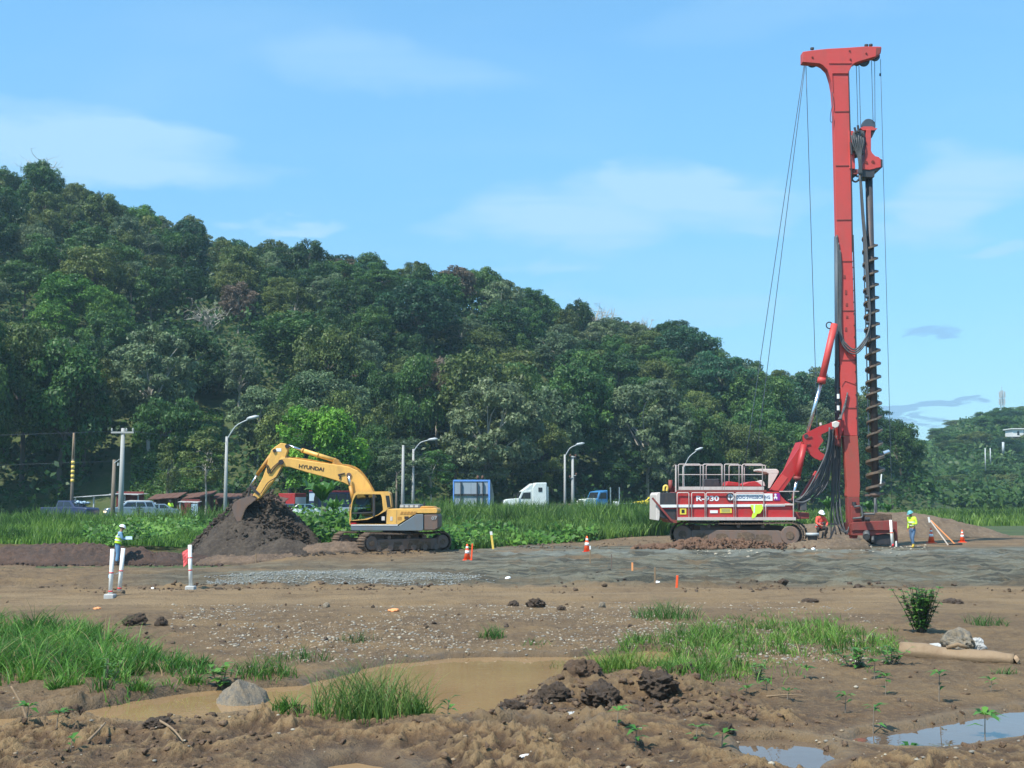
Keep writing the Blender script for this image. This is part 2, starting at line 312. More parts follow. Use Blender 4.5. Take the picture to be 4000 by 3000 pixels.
class MB:
    def __init__(s): s.v = []; s.f = []
    def add(s, vs, fs):
        b = len(s.v); s.v += [Vector(p) for p in vs]; s.f += [[b + i for i in f] for f in fs]; return s
    def box(s, x0, x1, y0, y1, z0, z1):
        return s.add([(x0, y0, z0), (x1, y0, z0), (x1, y1, z0), (x0, y1, z0), (x0, y0, z1), (x1, y0, z1), (x1, y1, z1), (x0, y1, z1)],
                     [(0, 3, 2, 1), (4, 5, 6, 7), (0, 1, 5, 4), (1, 2, 6, 5), (2, 3, 7, 6), (3, 0, 4, 7)])
    def prism(s, pts, y0, y1):                     # pts: (x, z) outline, extruded from y0 to y1
        n = len(pts); a = sum(pts[i][0] * pts[(i + 1) % n][1] - pts[(i + 1) % n][0] * pts[i][1] for i in range(n))
        if a < 0: pts = pts[::-1]
        vs = [(x, y0, z) for x, z in pts] + [(x, y1, z) for x, z in pts]
        fs = [list(range(n)), list(range(2 * n - 1, n - 1, -1))] + [(i, n + i, n + (i + 1) % n, (i + 1) % n) for i in range(n)]
        return s.add(vs, fs)
    def tube(s, pts, r, n=8, cap=True):
        pts = [Vector(p) for p in pts]; m = len(pts); rs = r if isinstance(r, (list, tuple)) else [r] * m
        prev = None; rings = []
        for i, p in enumerate(pts):
            d = (pts[min(i + 1, m - 1)] - pts[max(i - 1, 0)])
            d = d.normalized() if d.length > 1e-9 else Vector((0, 0, 1))
            if prev is None: side = d.orthogonal().normalized()
            else:
                side = prev - d * prev.dot(d); side = side.normalized() if side.length > 1e-6 else d.orthogonal().normalized()
            prev = side; up = d.cross(side)
            rings.append([p + (side * math.cos(2 * math.pi * k / n) + up * math.sin(2 * math.pi * k / n)) * rs[i] for k in range(n)])
        vs = [q for rr in rings for q in rr]; fs = []
        for i in range(m - 1):
            for k in range(n):
                fs.append((i * n + k, i * n + (k + 1) % n, (i + 1) * n + (k + 1) % n, (i + 1) * n + k))
        if cap: fs += [list(range(n))[::-1], list(range((m - 1) * n, m * n))]
        return s.add(vs, fs)
    def cyl(s, p, q, r, n=16, r2=None): return s.tube([p, q], [r, r if r2 is None else r2], n)
    def beam(s, p, q, w, h):                       # box beam between two points, w across, h up
        p, q = Vector(p), Vector(q); d = (q - p).normalized(); up = Vector((0, 0, 1)) if abs(d.z) < 0.95 else Vector((0, 1, 0))
        sd = d.cross(up).normalized(); up = sd.cross(d).normalized(); vs = []
        for c in (p, q):
            for a, b in ((-1, -1), (1, -1), (1, 1), (-1, 1)): vs.append(c + sd * (a * w / 2) + up * (b * h / 2))
        return s.add(vs, [(0, 1, 2, 3), (7, 6, 5, 4), (0, 4, 5, 1), (1, 5, 6, 2), (2, 6, 7, 3), (3, 7, 4, 0)])
    def lathe(s, c, prof, n=16, axis='z'):         # prof: (r, h)
        vs = []; fs = []
        for r, h in prof:
            for k in range(n):
                a = 2 * math.pi * k / n; x, y = r * math.cos(a), r * math.sin(a)
                vs.append(Vector(c) + (Vector((x, y, h)) if axis == 'z' else Vector((x, h, y)) if axis == 'y' else Vector((h, x, y))))
        for i in range(len(prof) - 1):
            for k in range(n): fs.append((i * n + k, i * n + (k + 1) % n, (i + 1) * n + (k + 1) % n, (i + 1) * n + k))
        fs += [list(range(n))[::-1], list(range((len(prof) - 1) * n, len(prof) * n))]
        return s.add(vs, fs)
    def build(s, name, mat, parent=None, smooth_=False, bevel=0.0, root=None, label=None):
        o0 = ORG.get((root or parent).name, Vector()) if (root or parent) is not None else Vector()
        me = bpy.data.meshes.new(name); me.from_pydata([tuple(p - o0) for p in s.v], [], s.f); me.update()
        if smooth_: me.polygons.foreach_set('use_smooth', [len(p.vertices) <= 4 for p in me.polygons])
        import bmesh
        bm = bmesh.new(); bm.from_mesh(me); bmesh.ops.recalc_face_normals(bm, faces=bm.faces)
        if bevel:
            es = [e for e in bm.edges if len(e.link_faces) == 2 and e.calc_face_angle(0) > 0.6]
            try: bmesh.ops.bevel(bm, geom=es, offset=bevel, segments=1, affect='EDGES', clamp_overlap=True)
            except Exception: pass
        bm.to_mesh(me); bm.free()
        o = link(name, me, mat, parent)
        if parent is not None: ORG[o.name] = o0
        if label: o['label'] = label
        return o
def conv(ox, oy, sc): return lambda x, y: (ox + x / sc, oy + y / sc)
def outline(cv, pts, Y):
    r = []
    for a, b in pts:
        p = at(*cv(a, b), Y); r.append((p.x, p.z))
    return r
def W(cv, a, b, Y): return at(*cv(a, b), Y)
def catmull(pts, k=6):
    pts = [Vector(p) for p in pts]; out = []
    for i in range(len(pts) - 1):
        p0, p1, p2, p3 = pts[max(i - 1, 0)], pts[i], pts[i + 1], pts[min(i + 2, len(pts) - 1)]
        for j in range(k):
            t = j / k
            out.append(0.5 * ((2 * p1) + (p2 - p0) * t + (2 * p0 - 5 * p1 + 4 * p2 - p3) * t * t + (3 * p1 - p0 - 3 * p2 + p3) * t ** 3))
    out.append(pts[-1]); return out
def text_part(name, s, mat, parent, p0, width, ang=0.0, depth=0.01, bold=0.0, label=None, height=None):
    cu = bpy.data.curves.new(name, 'FONT'); cu.body = s; cu.extrude = depth; cu.offset = bold; cu.resolution_u = 3
    t = bpy.data.objects.new(name, cu); C.objects.link(t)
    bpy.context.view_layer.update(); dg = bpy.context.evaluated_depsgraph_get()
    me = bpy.data.meshes.new_from_object(t.evaluated_get(dg)); bpy.data.objects.remove(t)
    n = len(me.vertices); co = np.empty(n * 3, np.float32); me.vertices.foreach_get('co', co); co = co.reshape(-1, 3)
    w = co[:, 0].max() - co[:, 0].min(); hh = co[:, 1].max() - co[:, 1].min(); k = width / w; ky = k if height is None else height / hh
    x = (co[:, 0] - co[:, 0].min()) * k; z = (co[:, 1] - co[:, 1].min()) * ky; y = -co[:, 2]
    ca, sa = math.cos(ang), math.sin(ang); o0 = ORG[parent.name]
    out = np.stack([x * ca - z * sa + p0[0] - o0.x, y + p0[1] - o0.y, x * sa + z * ca + p0[2] - o0.z], 1)
    me.vertices.foreach_set('co', out.astype(np.float32).ravel()); me.update()
    me.materials.clear(); o = link(name, me, mat, parent)
    if label: o['label'] = label
    return o
def hull_mesh(name, seed, n=16, flat=.7):
    import bmesh
    r_ = np.random.RandomState(seed); bm = bmesh.new()
    for _ in range(n):
        d = r_.normal(0, 1, 3); d /= np.linalg.norm(d); bm.verts.new(d * (.62 + .5 * r_.rand()) * np.array([1.1, .9, flat]))
    o_ = bmesh.ops.convex_hull(bm, input=bm.verts); bmesh.ops.delete(bm, geom=[g_ for g_ in o_['geom_interior'] if isinstance(g_, bmesh.types.BMVert)], context='VERTS')
    bmesh.ops.subdivide_edges(bm, edges=bm.edges, cuts=1, use_grid_fill=True); bmesh.ops.triangulate(bm, faces=bm.faces)
    for v in bm.verts: v.co *= 1 + .13 * (r_.rand() - .5) * 2
    me = bpy.data.meshes.new(name); bm.to_mesh(me); bm.free(); return me
def rock_mesh(name, seed, sub=3, rough=0.35, flat=1.0, fine=0.12, crumb=0.0):
    import bmesh
    bm = bmesh.new(); bmesh.ops.create_icosphere(bm, subdivisions=sub, radius=1.0)
    rs = np.random.RandomState(seed); co = np.array([v.co[:] for v in bm.verts]); off = rs.rand(6) * 50
    n = fbm(co[:, 0] * 1.3 + off[0] + co[:, 2] * 0.7, co[:, 1] * 1.3 + off[1] - co[:, 2] * 0.9, 2) - 0.5
    n2 = fbm(co[:, 0] * 3.5 + off[2] + co[:, 2] * 2.1, co[:, 1] * 3.5 + off[3] - co[:, 2] * 2.7, 3, 0.6, True) - 0.5
    co = co * (1 + rough * 2 * n + fine * 2 * n2)[:, None] * np.array([1, 0.85 + 0.3 * rs.rand(), flat])
    if crumb:
        n3 = fbm(co[:, 0] * 9 + off[4] + co[:, 2] * 6, co[:, 1] * 9 + off[5] - co[:, 2] * 7, 2, 0.6); co = co * (1 + crumb * 2 * (n3 - 0.5))[:, None]
    for v, c in zip(bm.verts, co): v.co = c
    me = bpy.data.meshes.new(name); bm.to_mesh(me); bm.free(); return me
# ================================================================ terrain
PUDDLES = {  # outlines given on the photograph's 2212-wide grid, laid flat on the ground
 'main': [(-140, 1585), (-140, 1545), (60, 1538), (150, 1530), (250, 1512), (330, 1498), (440, 1484), (560, 1478), (660, 1470), (760, 1446), (850, 1426), (960, 1414), (1100, 1410), (1240, 1412), (1400, 1398), (1470, 1402), (1400, 1440), (1260, 1440), (1200, 1470), (1150, 1500), (1085, 1515), (1040, 1545), (980, 1556), (900, 1548), (760, 1545), (640, 1548), (560, 1532), (490, 1536), (420, 1552), (300, 1568), (170, 1562), (60, 1572), (0, 1590)],
 'small': [(1615, 1592), (1690, 1588), (1740, 1594), (1795, 1630), (1762, 1640), (1735, 1657), (1690, 1650), (1660, 1636), (1620, 1622)],
 'right': [(1880, 1578), (1990, 1566), (2080, 1548), (2212, 1526), (2420, 1500), (2420, 1560), (2212, 1580), (2100, 1592), (2010, 1606), (1900, 1600), (1850, 1592)],
 'shallow': [(1040, 1575), (1120, 1566), (1230, 1572), (1270, 1585), (1200, 1598), (1090, 1592)],
 'corner': [(715, 1640), (770, 1632), (850, 1648), (880, 1690), (700, 1700)],
}
PUD_W = {k: [tuple(gD(u, v)[:2]) for u, v in p] for k, p in PUDDLES.items()}
GRASS_L = [(-200, 1350), (0, 1352), (150, 1352), (260, 1385), (330, 1410), (430, 1430), (470, 1455), (445, 1478), (350, 1488), (270, 1515), (170, 1525), (95, 1480), (0, 1478), (-200, 1490)]
GRASS_R = [(1240, 1420), (1330, 1395), (1440, 1370), (1600, 1350), (1760, 1345), (1850, 1365), (1960, 1400), (1890, 1425), (1740, 1412), (1700, 1430), (1640, 1450), (1560, 1480), (1480, 1478), (1400, 1450), (1300, 1455)]
def grass_edge(u):      # nearest grid row (photo 2212 grid) of the green field, by column
    return np.interp(u, [-600, 0, 340, 420, 640, 700, 950, 1050, 1160, 1290, 1440, 1480, 1860, 1990, 2110, 2212, 2900], [1170, 1172, 1176, 1180, 1180, 1186, 1186, 1184, 1174, 1166, 1152, 1146, 1134, 1132, 1136, 1134, 1134])
def uv_flat(x, y):
    dy, dz = y, -CAM_H; dep = dy * math.cos(PITCH) + dz * math.sin(PITCH); up = -dy * math.sin(PITCH) + dz * math.cos(PITCH)
    return (2000 + F_PX * x / dep) / 1.8083, (1500 - F_PX * up / dep) / 1.8083
def ground_h(x, y):
    x = np.asarray(x, float); y = np.asarray(y, float); u, v = uv_flat(x, y)
    fg = smooth(1470, 1540, v)                                    # churned foreground
    band = smooth(1262, 1272, v) * (1 - smooth(1300, 1325, v))    # smooth dirt road
    grey = smooth(1180, 1195, v) * (1 - smooth(1255, 1268, v))
    h = 0.05 * (fbm(x * 0.35, y * 0.35, 3) - 0.5)
    # clods of the foreground, sharp on top
    r = fbm(x * 2.2, y * 1.7, 4, 0.6, True); cl = fbm(x * 5.5 + 9, y * 4.2, 3, 0.55)
    lump = np.clip(fbm(x * 1.1 + 40, y * 0.9, 2) - 0.42, 0, 1) * 2.2
    wx, wy = x + 0.10 * vnoise(x * 4, y * 4 + 9), y + 0.12 * vnoise(x * 4 + 31, y * 4)
    crumb = fbm(wx * 6.5, wy * 5.0, 4, 0.62, True) - 0.35; crumb2 = 1 - np.abs(2 * vnoise(wx * 17 + 3, wy * 12) - 1)
    cm = smooth(0.38, 0.60, fbm(x * 0.9 + 11, y * 0.8 + 5, 3))                # where the mud is torn up, else trodden smooth
    calm = smooth(1650, 1760, u) * (1 - smooth(1585, 1610, v))
    dsm = np.minimum.reduce([polydist(x, y, PUD_W[k]) for k in ('small', 'right', 'corner')])
    fgk = fg * (1 - 0.75 * calm) * (0.12 + 0.88 * smooth(0.15, 0.75, dsm))
    h = h + fgk * ((r - 0.55) * 0.13 + lump * 0.08 + cm * ((cl - 0.5) * 0.10 + crumb * 0.20 + crumb2 * 0.035) + (1 - cm) * (crumb * 0.05 + crumb2 * 0.010))
    mid = smooth(1310, 1345, v) * (1 - fg)
    h = h + mid * ((cl - 0.5) * 0.06 + (r - 0.6) * 0.06 + crumb * 0.03 * cm)
    # the ridge of mud in front of the main puddle and the heap at its right end
    h = h + 0.06 * smooth(0.15, 0.75, dsm) * np.exp(-((v - 1592) / 24.0) ** 2) * (0.4 + fbm(x * 1.5, y * 1.5, 3)) * smooth(2000, 1200, u)
    h = h + 0.19 * np.exp(-((v - (1506 + 0.03 * (u - 1300))) / 21.0) ** 2) * smooth(1100, 1240, u) * smooth(1600, 1480, u) * (0.35 + 1.0 * fbm(x * 2.6, y * 2.6, 3, 0.6, True) + 0.5 * np.abs(2 * fbm(x * 6, y * 6, 3, .6) - 1))
    # ruts along the road band
    h = h + band * (0.05 * np.sin(y * 4.4 + 0.30 * x + 3 * fbm(x * 0.2, y * 0.4, 2)) * (.4 + fbm(x * .3, y * .8 + 4, 2)) + .05 * (fbm(x * .8, y * 3.2, 3, .6, True) - .6))
    for yl, sl in ((24.6, .02), (26.9, .02), (29.8, -.015), (33.5, .01)):      # crawler tread prints
        ln = np.exp(-((y - yl - sl * x - .3 * np.sin(x * .25)) / .26) ** 4); h = h + ln * (-.035 + .03 * (np.abs(((x + .3 * y) / .21) % 1 - .5) * 2)) * smooth(.35, .55, fbm(x * .25, y * .4 + yl, 2) + .12)
    h = h - 0.03 * smooth(1250, 1260, v) * (1 - smooth(1262, 1270, v))
    edge = np.exp(-((v - 1268 + 0.004 * (u - 1000)) / 3.5) ** 2)
    h = h + edge * 0.16 * np.clip(fbm(x * 1.6, y * 1.6 + 5, 4, .6) - 0.33, 0, 1) * 2.4
    # grey working platform: long streaks and shallow ruts
    rough = 0.10 * (fbm(x * 0.9, y * 0.7 + 3, 4, 0.6) - 0.5) + 0.30 * (fbm(x * 0.35 + 20, y * 1.1, 5, 0.65, True) - 0.6)
    h = h + grey * rough * (1 + 0.8 * smooth(900, 1300, u))
    far = 1 - smooth(1180, 1195, v)
    h = h + far * 0.10 * (fbm(x * 0.8, y * 0.8, 4) - 0.5)
    h = h + 0.14 * np.exp(-((v - 1247) / 9.0) ** 2) * smooth(440, 560, u) * smooth(1100, 900, u)     # spread of light gravel
    # worker's hollow at left
    h = h - 0.48 * smooth(-8.0, -12.0, x) * smooth(38, 50, y) * (1 - smooth(62, 72, y))
    # puddle beds
    for k, p in PUD_W.items():
        d = polydist(x, y, p); dep = {'main': 0.17, 'small': 0.24, 'right': 0.22, 'shallow': 0.09, 'corner': 0.12}[k]
        n = (fbm(x * 2.5, y * 2.5, 3) - 0.5) * 0.35
        w = smooth(0.20, -0.10, d + n * (0.6 if k == 'main' else 0.35))
        h = h * (1 - w) + w * (-dep + 0.02 * (cl - 0.5))
    return h
rows, cols = 620, 860
inv = np.linspace(1 / 6.0, 1 / 82.0, rows); Yg = 1 / inv
ts = np.linspace(-0.66, 0.66, cols)
YY, TT = np.meshgrid(Yg, ts, indexing='ij'); XX = TT * (YY + 1.0)
H = ground_h(XX, YY)
edge_f = smooth(0.66, 0.60, abs(TT)) * smooth(82, 74, YY)
H = H * edge_f - 0.12 * (1 - edge_f)
vv = np.stack([XX, YY, H], -1).reshape(-1, 3)
idx = np.arange(rows * cols).reshape(rows, cols)
ff = np.stack([idx[:-1, :-1], idx[:-1, 1:], idx[1:, 1:], idx[1:, :-1]], -1).reshape(-1, 4)
me = np_mesh('ground', vv, ff, True)
U, V = uv_flat(XX, YY)
nz = lambda s, o=0: fbm(XX * s + o, YY * s + o, 3)
# what the soil is made of, from place to place
jit = (nz(0.6, 4) - 0.5)
greyw = smooth(0.0, 1.0, smooth(1176, 1186, V + jit * 14) * (1 - smooth(1256, 1266, V + jit * 6)))
greyw *= smooth(300, 560, U + jit * 160 + (V - 1200) * 3.0) * (0.55 + 0.45 * smooth(700, 1150, U))
greyw = np.clip(greyw * smooth(0.25, 0.5, nz(0.45, 9) + 0.12), 0, 1)
greyw = np.maximum(greyw, 0.75 * smooth(1232, 1240, V) * (1 - smooth(1262, 1268, V - (U - 300) * 0.002)) * smooth(150, 420, U))
greyw = greyw * (1 - smooth(1225, 1200, V) * smooth(1050, 850, U))
lightg = 0.8 * np.exp(-((V - 1250) / 6.0) ** 2) * smooth(460, 540, U) * smooth(1060, 800, U)
lightg = np.maximum(lightg, 0.9 * np.exp(-((V - 1196 + (U - 1300) * 0.004) / 8.0) ** 2) * smooth(1000, 1100, U) * smooth(0.45, 0.6, nz(0.7, 2)))
wet = smooth(0.5, -0.1, np.minimum.reduce([polydist(XX, YY, p) for p in PUD_W.values()])) 
green = smooth(0, 8, grass_edge(U) - V + jit * 10)
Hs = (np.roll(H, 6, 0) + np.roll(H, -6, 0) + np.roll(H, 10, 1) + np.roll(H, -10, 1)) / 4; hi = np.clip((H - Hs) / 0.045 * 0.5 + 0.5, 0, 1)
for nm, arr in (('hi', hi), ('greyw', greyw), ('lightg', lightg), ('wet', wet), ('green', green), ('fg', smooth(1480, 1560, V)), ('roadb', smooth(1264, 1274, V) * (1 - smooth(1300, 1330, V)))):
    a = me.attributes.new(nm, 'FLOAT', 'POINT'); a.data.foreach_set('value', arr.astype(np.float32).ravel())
def ground_mat():
    m, N, L, B = nodes_of('ground_soil')
    t = N.new('ShaderNodeTexCoord')
    def A(n):
        a = N.new('ShaderNodeAttribute'); a.attribute_name = n; return a.outputs['Fac']
    def nzs(s, d=8, r=0.62, stretch=None, dist=0.0):
        n = N.new('ShaderNodeTexNoise'); n.inputs['Scale'].default_value = s; n.inputs['Detail'].default_value = d; n.inputs['Roughness'].default_value = r; n.inputs['Distortion'].default_value = dist
        src = t.outputs['Object']
        if stretch:
            mp = N.new('ShaderNodeMapping'); mp.inputs['Scale'].default_value = stretch; L.new(src, mp.inputs[0]); src = mp.outputs[0]
        L.new(src, n.inputs['Vector']); return n.outputs['Fac']
    def mix(f, Ac, Bc, bt='MIX'):
        x = N.new('ShaderNodeMix'); x.data_type = 'RGBA'; x.blend_type = bt
        if isinstance(f, float): x.inputs['Factor'].default_value = f
        else: L.new(f, x.inputs['Factor'])
        for k, val in (('A', Ac), ('B', Bc)):
            if isinstance(val, tuple): x.inputs[k].default_value = (*val, 1)
            else: L.new(val, x.inputs[k])
        return x.outputs['Result']
    def rng(f, lo, hi, t0=0.0, t1=1.0):
        r = N.new('ShaderNodeMapRange'); r.inputs['From Min'].default_value = lo; r.inputs['From Max'].default_value = hi
        r.inputs['To Min'].default_value = t0; r.inputs['To Max'].default_value = t1; L.new(f, r.inputs['Value']); return r.outputs[0]
    def mul(a, b):
        x = N.new('ShaderNodeMath'); x.operation = 'MULTIPLY'
        for i, k in enumerate((a, b)):
            if isinstance(k, float): x.inputs[i].default_value = k
            else: L.new(k, x.inputs[i])
        return x.outputs[0]
    big = nzs(0.5); medium = nzs(2.3); fine = nzs(11, 8, 0.7); grit = nzs(45, 3)
    streak = nzs(0.6, 8, 0.65, (0.45, 2.2, 1), 0.6)
    streak2 = nzs(0.9, 8, 0.7, (0.3, 1.6, 1), 1.2); streak3 = nzs(1.3, 8, 0.7, (0.35, 2.6, 1), 0.8)
    brown = mix(rng(medium, 0.38, 0.62), (0.186, 0.115, 0.063), (0.119, 0.073, 0.043))
    brown = mix(rng(big, 0.48, 0.62, 0, 0.7), brown, (0.237, 0.146, 0.073))
    brown = mix(rng(fine, 0.5, 0.7, 0, 0.75), brown, (0.252, 0.174, 0.103))
    fgc = mix(rng(medium, 0.40, 0.60), (0.151, 0.086, 0.046), (0.090, 0.055, 0.034)); fgc = mix(rng(fine, 0.50, 0.66, 0, 0.85), fgc, (0.257, 0.162, 0.088)); fgc = mix(rng(streak, 0.52, 0.62, 0, 0.35), fgc, (0.282, 0.155, 0.069))
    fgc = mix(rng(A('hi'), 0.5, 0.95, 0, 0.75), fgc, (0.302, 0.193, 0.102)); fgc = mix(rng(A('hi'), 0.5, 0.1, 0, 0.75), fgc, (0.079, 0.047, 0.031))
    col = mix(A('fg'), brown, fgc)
    col = mix(mul(A('roadb'), rng(streak, 0.40, 0.62, 0.15, 0.9)), col, (0.262, 0.174, 0.102))
    gr = mix(rng(streak, 0.44, 0.56), (0.040, 0.038, 0.031), (0.165, 0.152, 0.118)); gr = mix(rng(streak2, 0.50, 0.60, 0, 0.7), gr, (0.108, 0.079, 0.048)); gr = mix(rng(fine, 0.50, 0.66, 0, 0.8), gr, (0.104, 0.088, 0.061)); gr = mix(rng(medium, 0.56, 0.64, 0, 0.7), gr, (0.136, 0.094, 0.054))  # tonal streaks of the platform; the dark ones also paint in shade of its relief
    gr = mix(rng(streak3, 0.60, 0.68, 0, 0.85), gr, (0.216, 0.203, 0.157)); gr = mix(rng(grit, 0.5, 0.7, 0, 0.4), gr, (0.176, 0.165, 0.128))
    col = mix(A('greyw'), col, gr)
    col = mix(mul(A('lightg'), rng(grit, 0.35, 0.6, 0.35, 1.0)), col, (0.21, 0.215, 0.20))
    col = mix(mul(A('wet'), 0.55), col, (0.105, 0.070, 0.045))
    col = mix(mul(A('green'), rng(medium, 0.35, 0.55, 0.5, 1.0)), col, (0.050, 0.085, 0.020))
    col = mix(1.0, col, (1.0, 1.045, 0.96), 'MULTIPLY')
    L.new(col, B.inputs['Base Color'])
    rg = rng(A('wet'), 0, 1, 0.9, 0.30)
    rr = mix(mul(A('roadb'), 0.0), (0.9, 0.9, 0.9), (0.5, 0.5, 0.5))
    L.new(rg, B.inputs['Roughness']); B.inputs['Specular IOR Level'].default_value = 0.35
    ad = N.new('ShaderNodeMath'); ad.operation = 'ADD'; L.new(fine, ad.inputs[0]); L.new(mul(grit, 0.35), ad.inputs[1])
    bp = N.new('ShaderNodeBump'); bp.inputs['Strength'].default_value = 0.9; bp.inputs['Distance'].default_value = 0.09; L.new(ad.outputs[0], bp.inputs['Height']); L.new(bp.outputs[0], B.inputs['Normal'])
ground_mat()
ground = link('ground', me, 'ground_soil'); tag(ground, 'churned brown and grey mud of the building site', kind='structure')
# ---- water
def water_mat(name, deep, rough=0.03):
    m, N, L, B = nodes_of(name)
    t = N.new('ShaderNodeTexCoord'); n = N.new('ShaderNodeTexNoise'); n.inputs['Scale'].default_value = 0.9; n.inputs['Detail'].default_value = 4; L.new(t.outputs['Object'], n.inputs['Vector'])
    mx = N.new('ShaderNodeMix'); mx.data_type = 'RGBA'; L.new(n.outputs['Fac'], mx.inputs['Factor']); mx.inputs['A'].default_value = (*deep, 1); mx.inputs['B'].default_value = (deep[0] * 0.66, deep[1] * 0.64, deep[2] * 0.6, 1)
    L.new(mx.outputs['Result'], B.inputs['Base Color']); B.inputs['Roughness'].default_value = rough; B.inputs['IOR'].default_value = 1.33; B.inputs['Specular IOR Level'].default_value = 0.5
    n2 = N.new('ShaderNodeTexNoise'); n2.inputs['Scale'].default_value = 6; L.new(t.outputs['Object'], n2.inputs['Vector'])
    bp = N.new('ShaderNodeBump'); bp.inputs['Strength'].default_value = 0.12; bp.inputs['Distance'].default_value = 0.01; L.new(n2.outputs['Fac'], bp.inputs['Height']); L.new(bp.outputs[0], B.inputs['Normal'])
water_mat('muddy_water', (0.35, 0.222, 0.108)); water_mat('dark_water', (0.15, 0.105, 0.07), 0.01)
for k, p in PUD_W.items():
    xs = [a for a, b in p]; ys = [b for a, b in p]; wz = {'main': -0.07, 'small': -0.06, 'right': -0.055, 'shallow': -0.06, 'corner': -0.07}[k]
    cxp, cyp = sum(xs) / len(xs), sum(ys) / len(ys)
    vs = []
    d0 = 0.25
    for i, (a, b) in enumerate(p):
        pa, pb = p[i - 1], p[(i + 1) % len(p)]; tx, ty = pb[0] - pa[0], pb[1] - pa[1]; l = math.hypot(tx, ty) or 1; nx, ny = ty / l, -tx / l
        if inpoly(np.array([a + nx * 0.01]), np.array([b + ny * 0.01]), p)[0]: nx, ny = -nx, -ny
        vs.append((a + nx * d0, b + ny * d0, wz))
    m2 = bpy.data.meshes.new('puddle'); m2.from_pydata(vs, [], [list(range(len(vs)))]); m2.update()
    o = link('puddle', m2, 'dark_water' if k in ('small', 'right') else 'muddy_water'); tag(o, {'main': 'long brown muddy puddle across the foreground', 'small': 'small puddle mirroring pale sky at the bottom edge', 'right': 'puddle mirroring blue sky at the right edge', 'shallow': 'shallow orange film of water in the mud', 'corner': 'orange puddle tip at the bottom'}[k], kind='structure')
# ---- far ground: field, hillside, right-hand hill, out to the horizon
RIDGE_Y = 250.0
_ridge = [(-700, 560), (-300, 640), (0, 690), (200, 700), (400, 765), (600, 840), (700, 880), (760, 900), (900, 945), (1100, 1022), (1300, 1045), (1500, 1085), (1700, 1092), (1850, 1082), (2000, 1140), (2250, 1200), (2500, 1270), (2650, 1300), (2800, 1390), (3000, 1440), (3150, 1450), (3250, 1540), (3350, 1700), (3450, 1810), (3600, 1880), (4000, 1945), (5200, 1950)]
_rx = [(u - 2000) / F_PX * RIDGE_Y for u, v in _ridge]; _rz = [max(0, at(u, v, RIDGE_Y).z - 9.5 + 2.2 * math.exp(-((u - 1500) / 500.0) ** 2)) for u, v in _ridge]
def base_y(x): return np.interp(x, [-200, -60, -30, -8, 8, 30, 70, 100], [124, 126, 132, 148, 160, 172, 190, 215])
def far_h(x, y):
    x = np.asarray(x, float); y = np.asarray(y, float)
    rz = np.interp(x, _rx, _rz); yb = base_y(x)
    t = np.clip((y - yb) / (RIDGE_Y - yb), 0, 1.0)
    prof = np.sin(t * math.pi / 2) ** 1.15
    h = rz * prof * (1 - 0.25 * smooth(RIDGE_Y, RIDGE_Y + 200, y))
    h = h + 2.2 * (fbm(x * 0.03, y * 0.03, 3) - 0.5) * np.clip(t * 4, 0, 1) * smooth(0, 8, rz)
    # right-hand hill
    az = x / np.maximum(y, 1)
    rr = np.interp(az, [0.22, 0.26, 0.30, 0.32, 0.345, 0.36, 0.375, 0.40, 0.425, 0.55, 0.9], [0, 4, 13, 16.5, 19.5, 23, 27.5, 28.5, 31, 36, 32])
    h2 = rr * smooth(215, 440, y) * (1 - 0.3 * smooth(460, 800, y))
    h = np.maximum(h, h2)
    h = h + 0.35 * (fbm(x * 0.07, y * 0.07, 3) - 0.5) * smooth(84, 95, y)
    return h - 0.45 * smooth(84, 74, y)
ys = np.concatenate([np.linspace(-60, 70, 14), np.linspace(72, 300, 115), np.linspace(306, 560, 44), np.geomspace(580, 1700, 16)])
xs = np.concatenate([-np.geomspace(1300, 170, 14), np.linspace(-165, 165, 111), np.geomspace(170, 1300, 22)])
GY, GX = np.meshgrid(ys, xs, indexing='ij'); GH = far_h(GX, GY)
vv = np.stack([GX, GY, GH], -1).reshape(-1, 3); nr, nc = GY.shape; idx = np.arange(nr * nc).reshape(nr, nc)
ff = np.stack([idx[:-1, :-1], idx[:-1, 1:], idx[1:, 1:], idx[1:, :-1]], -1).reshape(-1, 4)
me = np_mesh('hillside', vv, ff, True)
hillw = np.clip(GH / 3.0, 0, 1)
a = me.attributes.new('hillw', 'FLOAT', 'POINT'); a.data.foreach_set('value', hillw.astype(np.float32).ravel())
earth_mat('field_soil', (0.060, 0.085, 0.022), (0.045, 0.065, 0.018), (0.10, 0.10, 0.045), 0.15, bump=0.1)
o = link('hillside', me, 'field_soil'); tag(o, 'grassy field rising to the wooded hillside', kind='structure')
# ---- road behind the field
ROAD = [(-140, 96), (-60, 108), (-36, 114), (-20, 121), (-8, 131), (6, 143), (24, 153), (60, 166), (140, 186)]
rp = catmull([(a, b, 0) for a, b in ROAD], 10)
vs = []; fs = []
for i, p in enumerate(rp):
    d = (rp[min(i + 1, len(rp) - 1)] - rp[max(i - 1, 0)]).normalized(); s = Vector((-d.y, d.x, 0))
    for off, z in ((-5.5, -0.3), (-4.6, 0.38), (4.6, 0.42), (5.5, -0.3)): vs.append(tuple(p + s * off + Vector((0, 0, z))))
for i in range(len(rp) - 1):
    for k in range(3): fs.append((i * 4 + k, (i + 1) * 4 + k, (i + 1) * 4 + k + 1, i * 4 + k + 1))
me = bpy.data.meshes.new('road'); me.from_pydata(vs, [], fs); me.update()
earth_mat('asphalt', (0.10, 0.10, 0.095), (0.075, 0.075, 0.072), (0.13, 0.125, 0.115), 0.5, bump=0.01)
tag(link('road', me, 'asphalt'), 'grey asphalt road at the foot of the hill', kind='structure')
def road_z(x, y): return 0.40
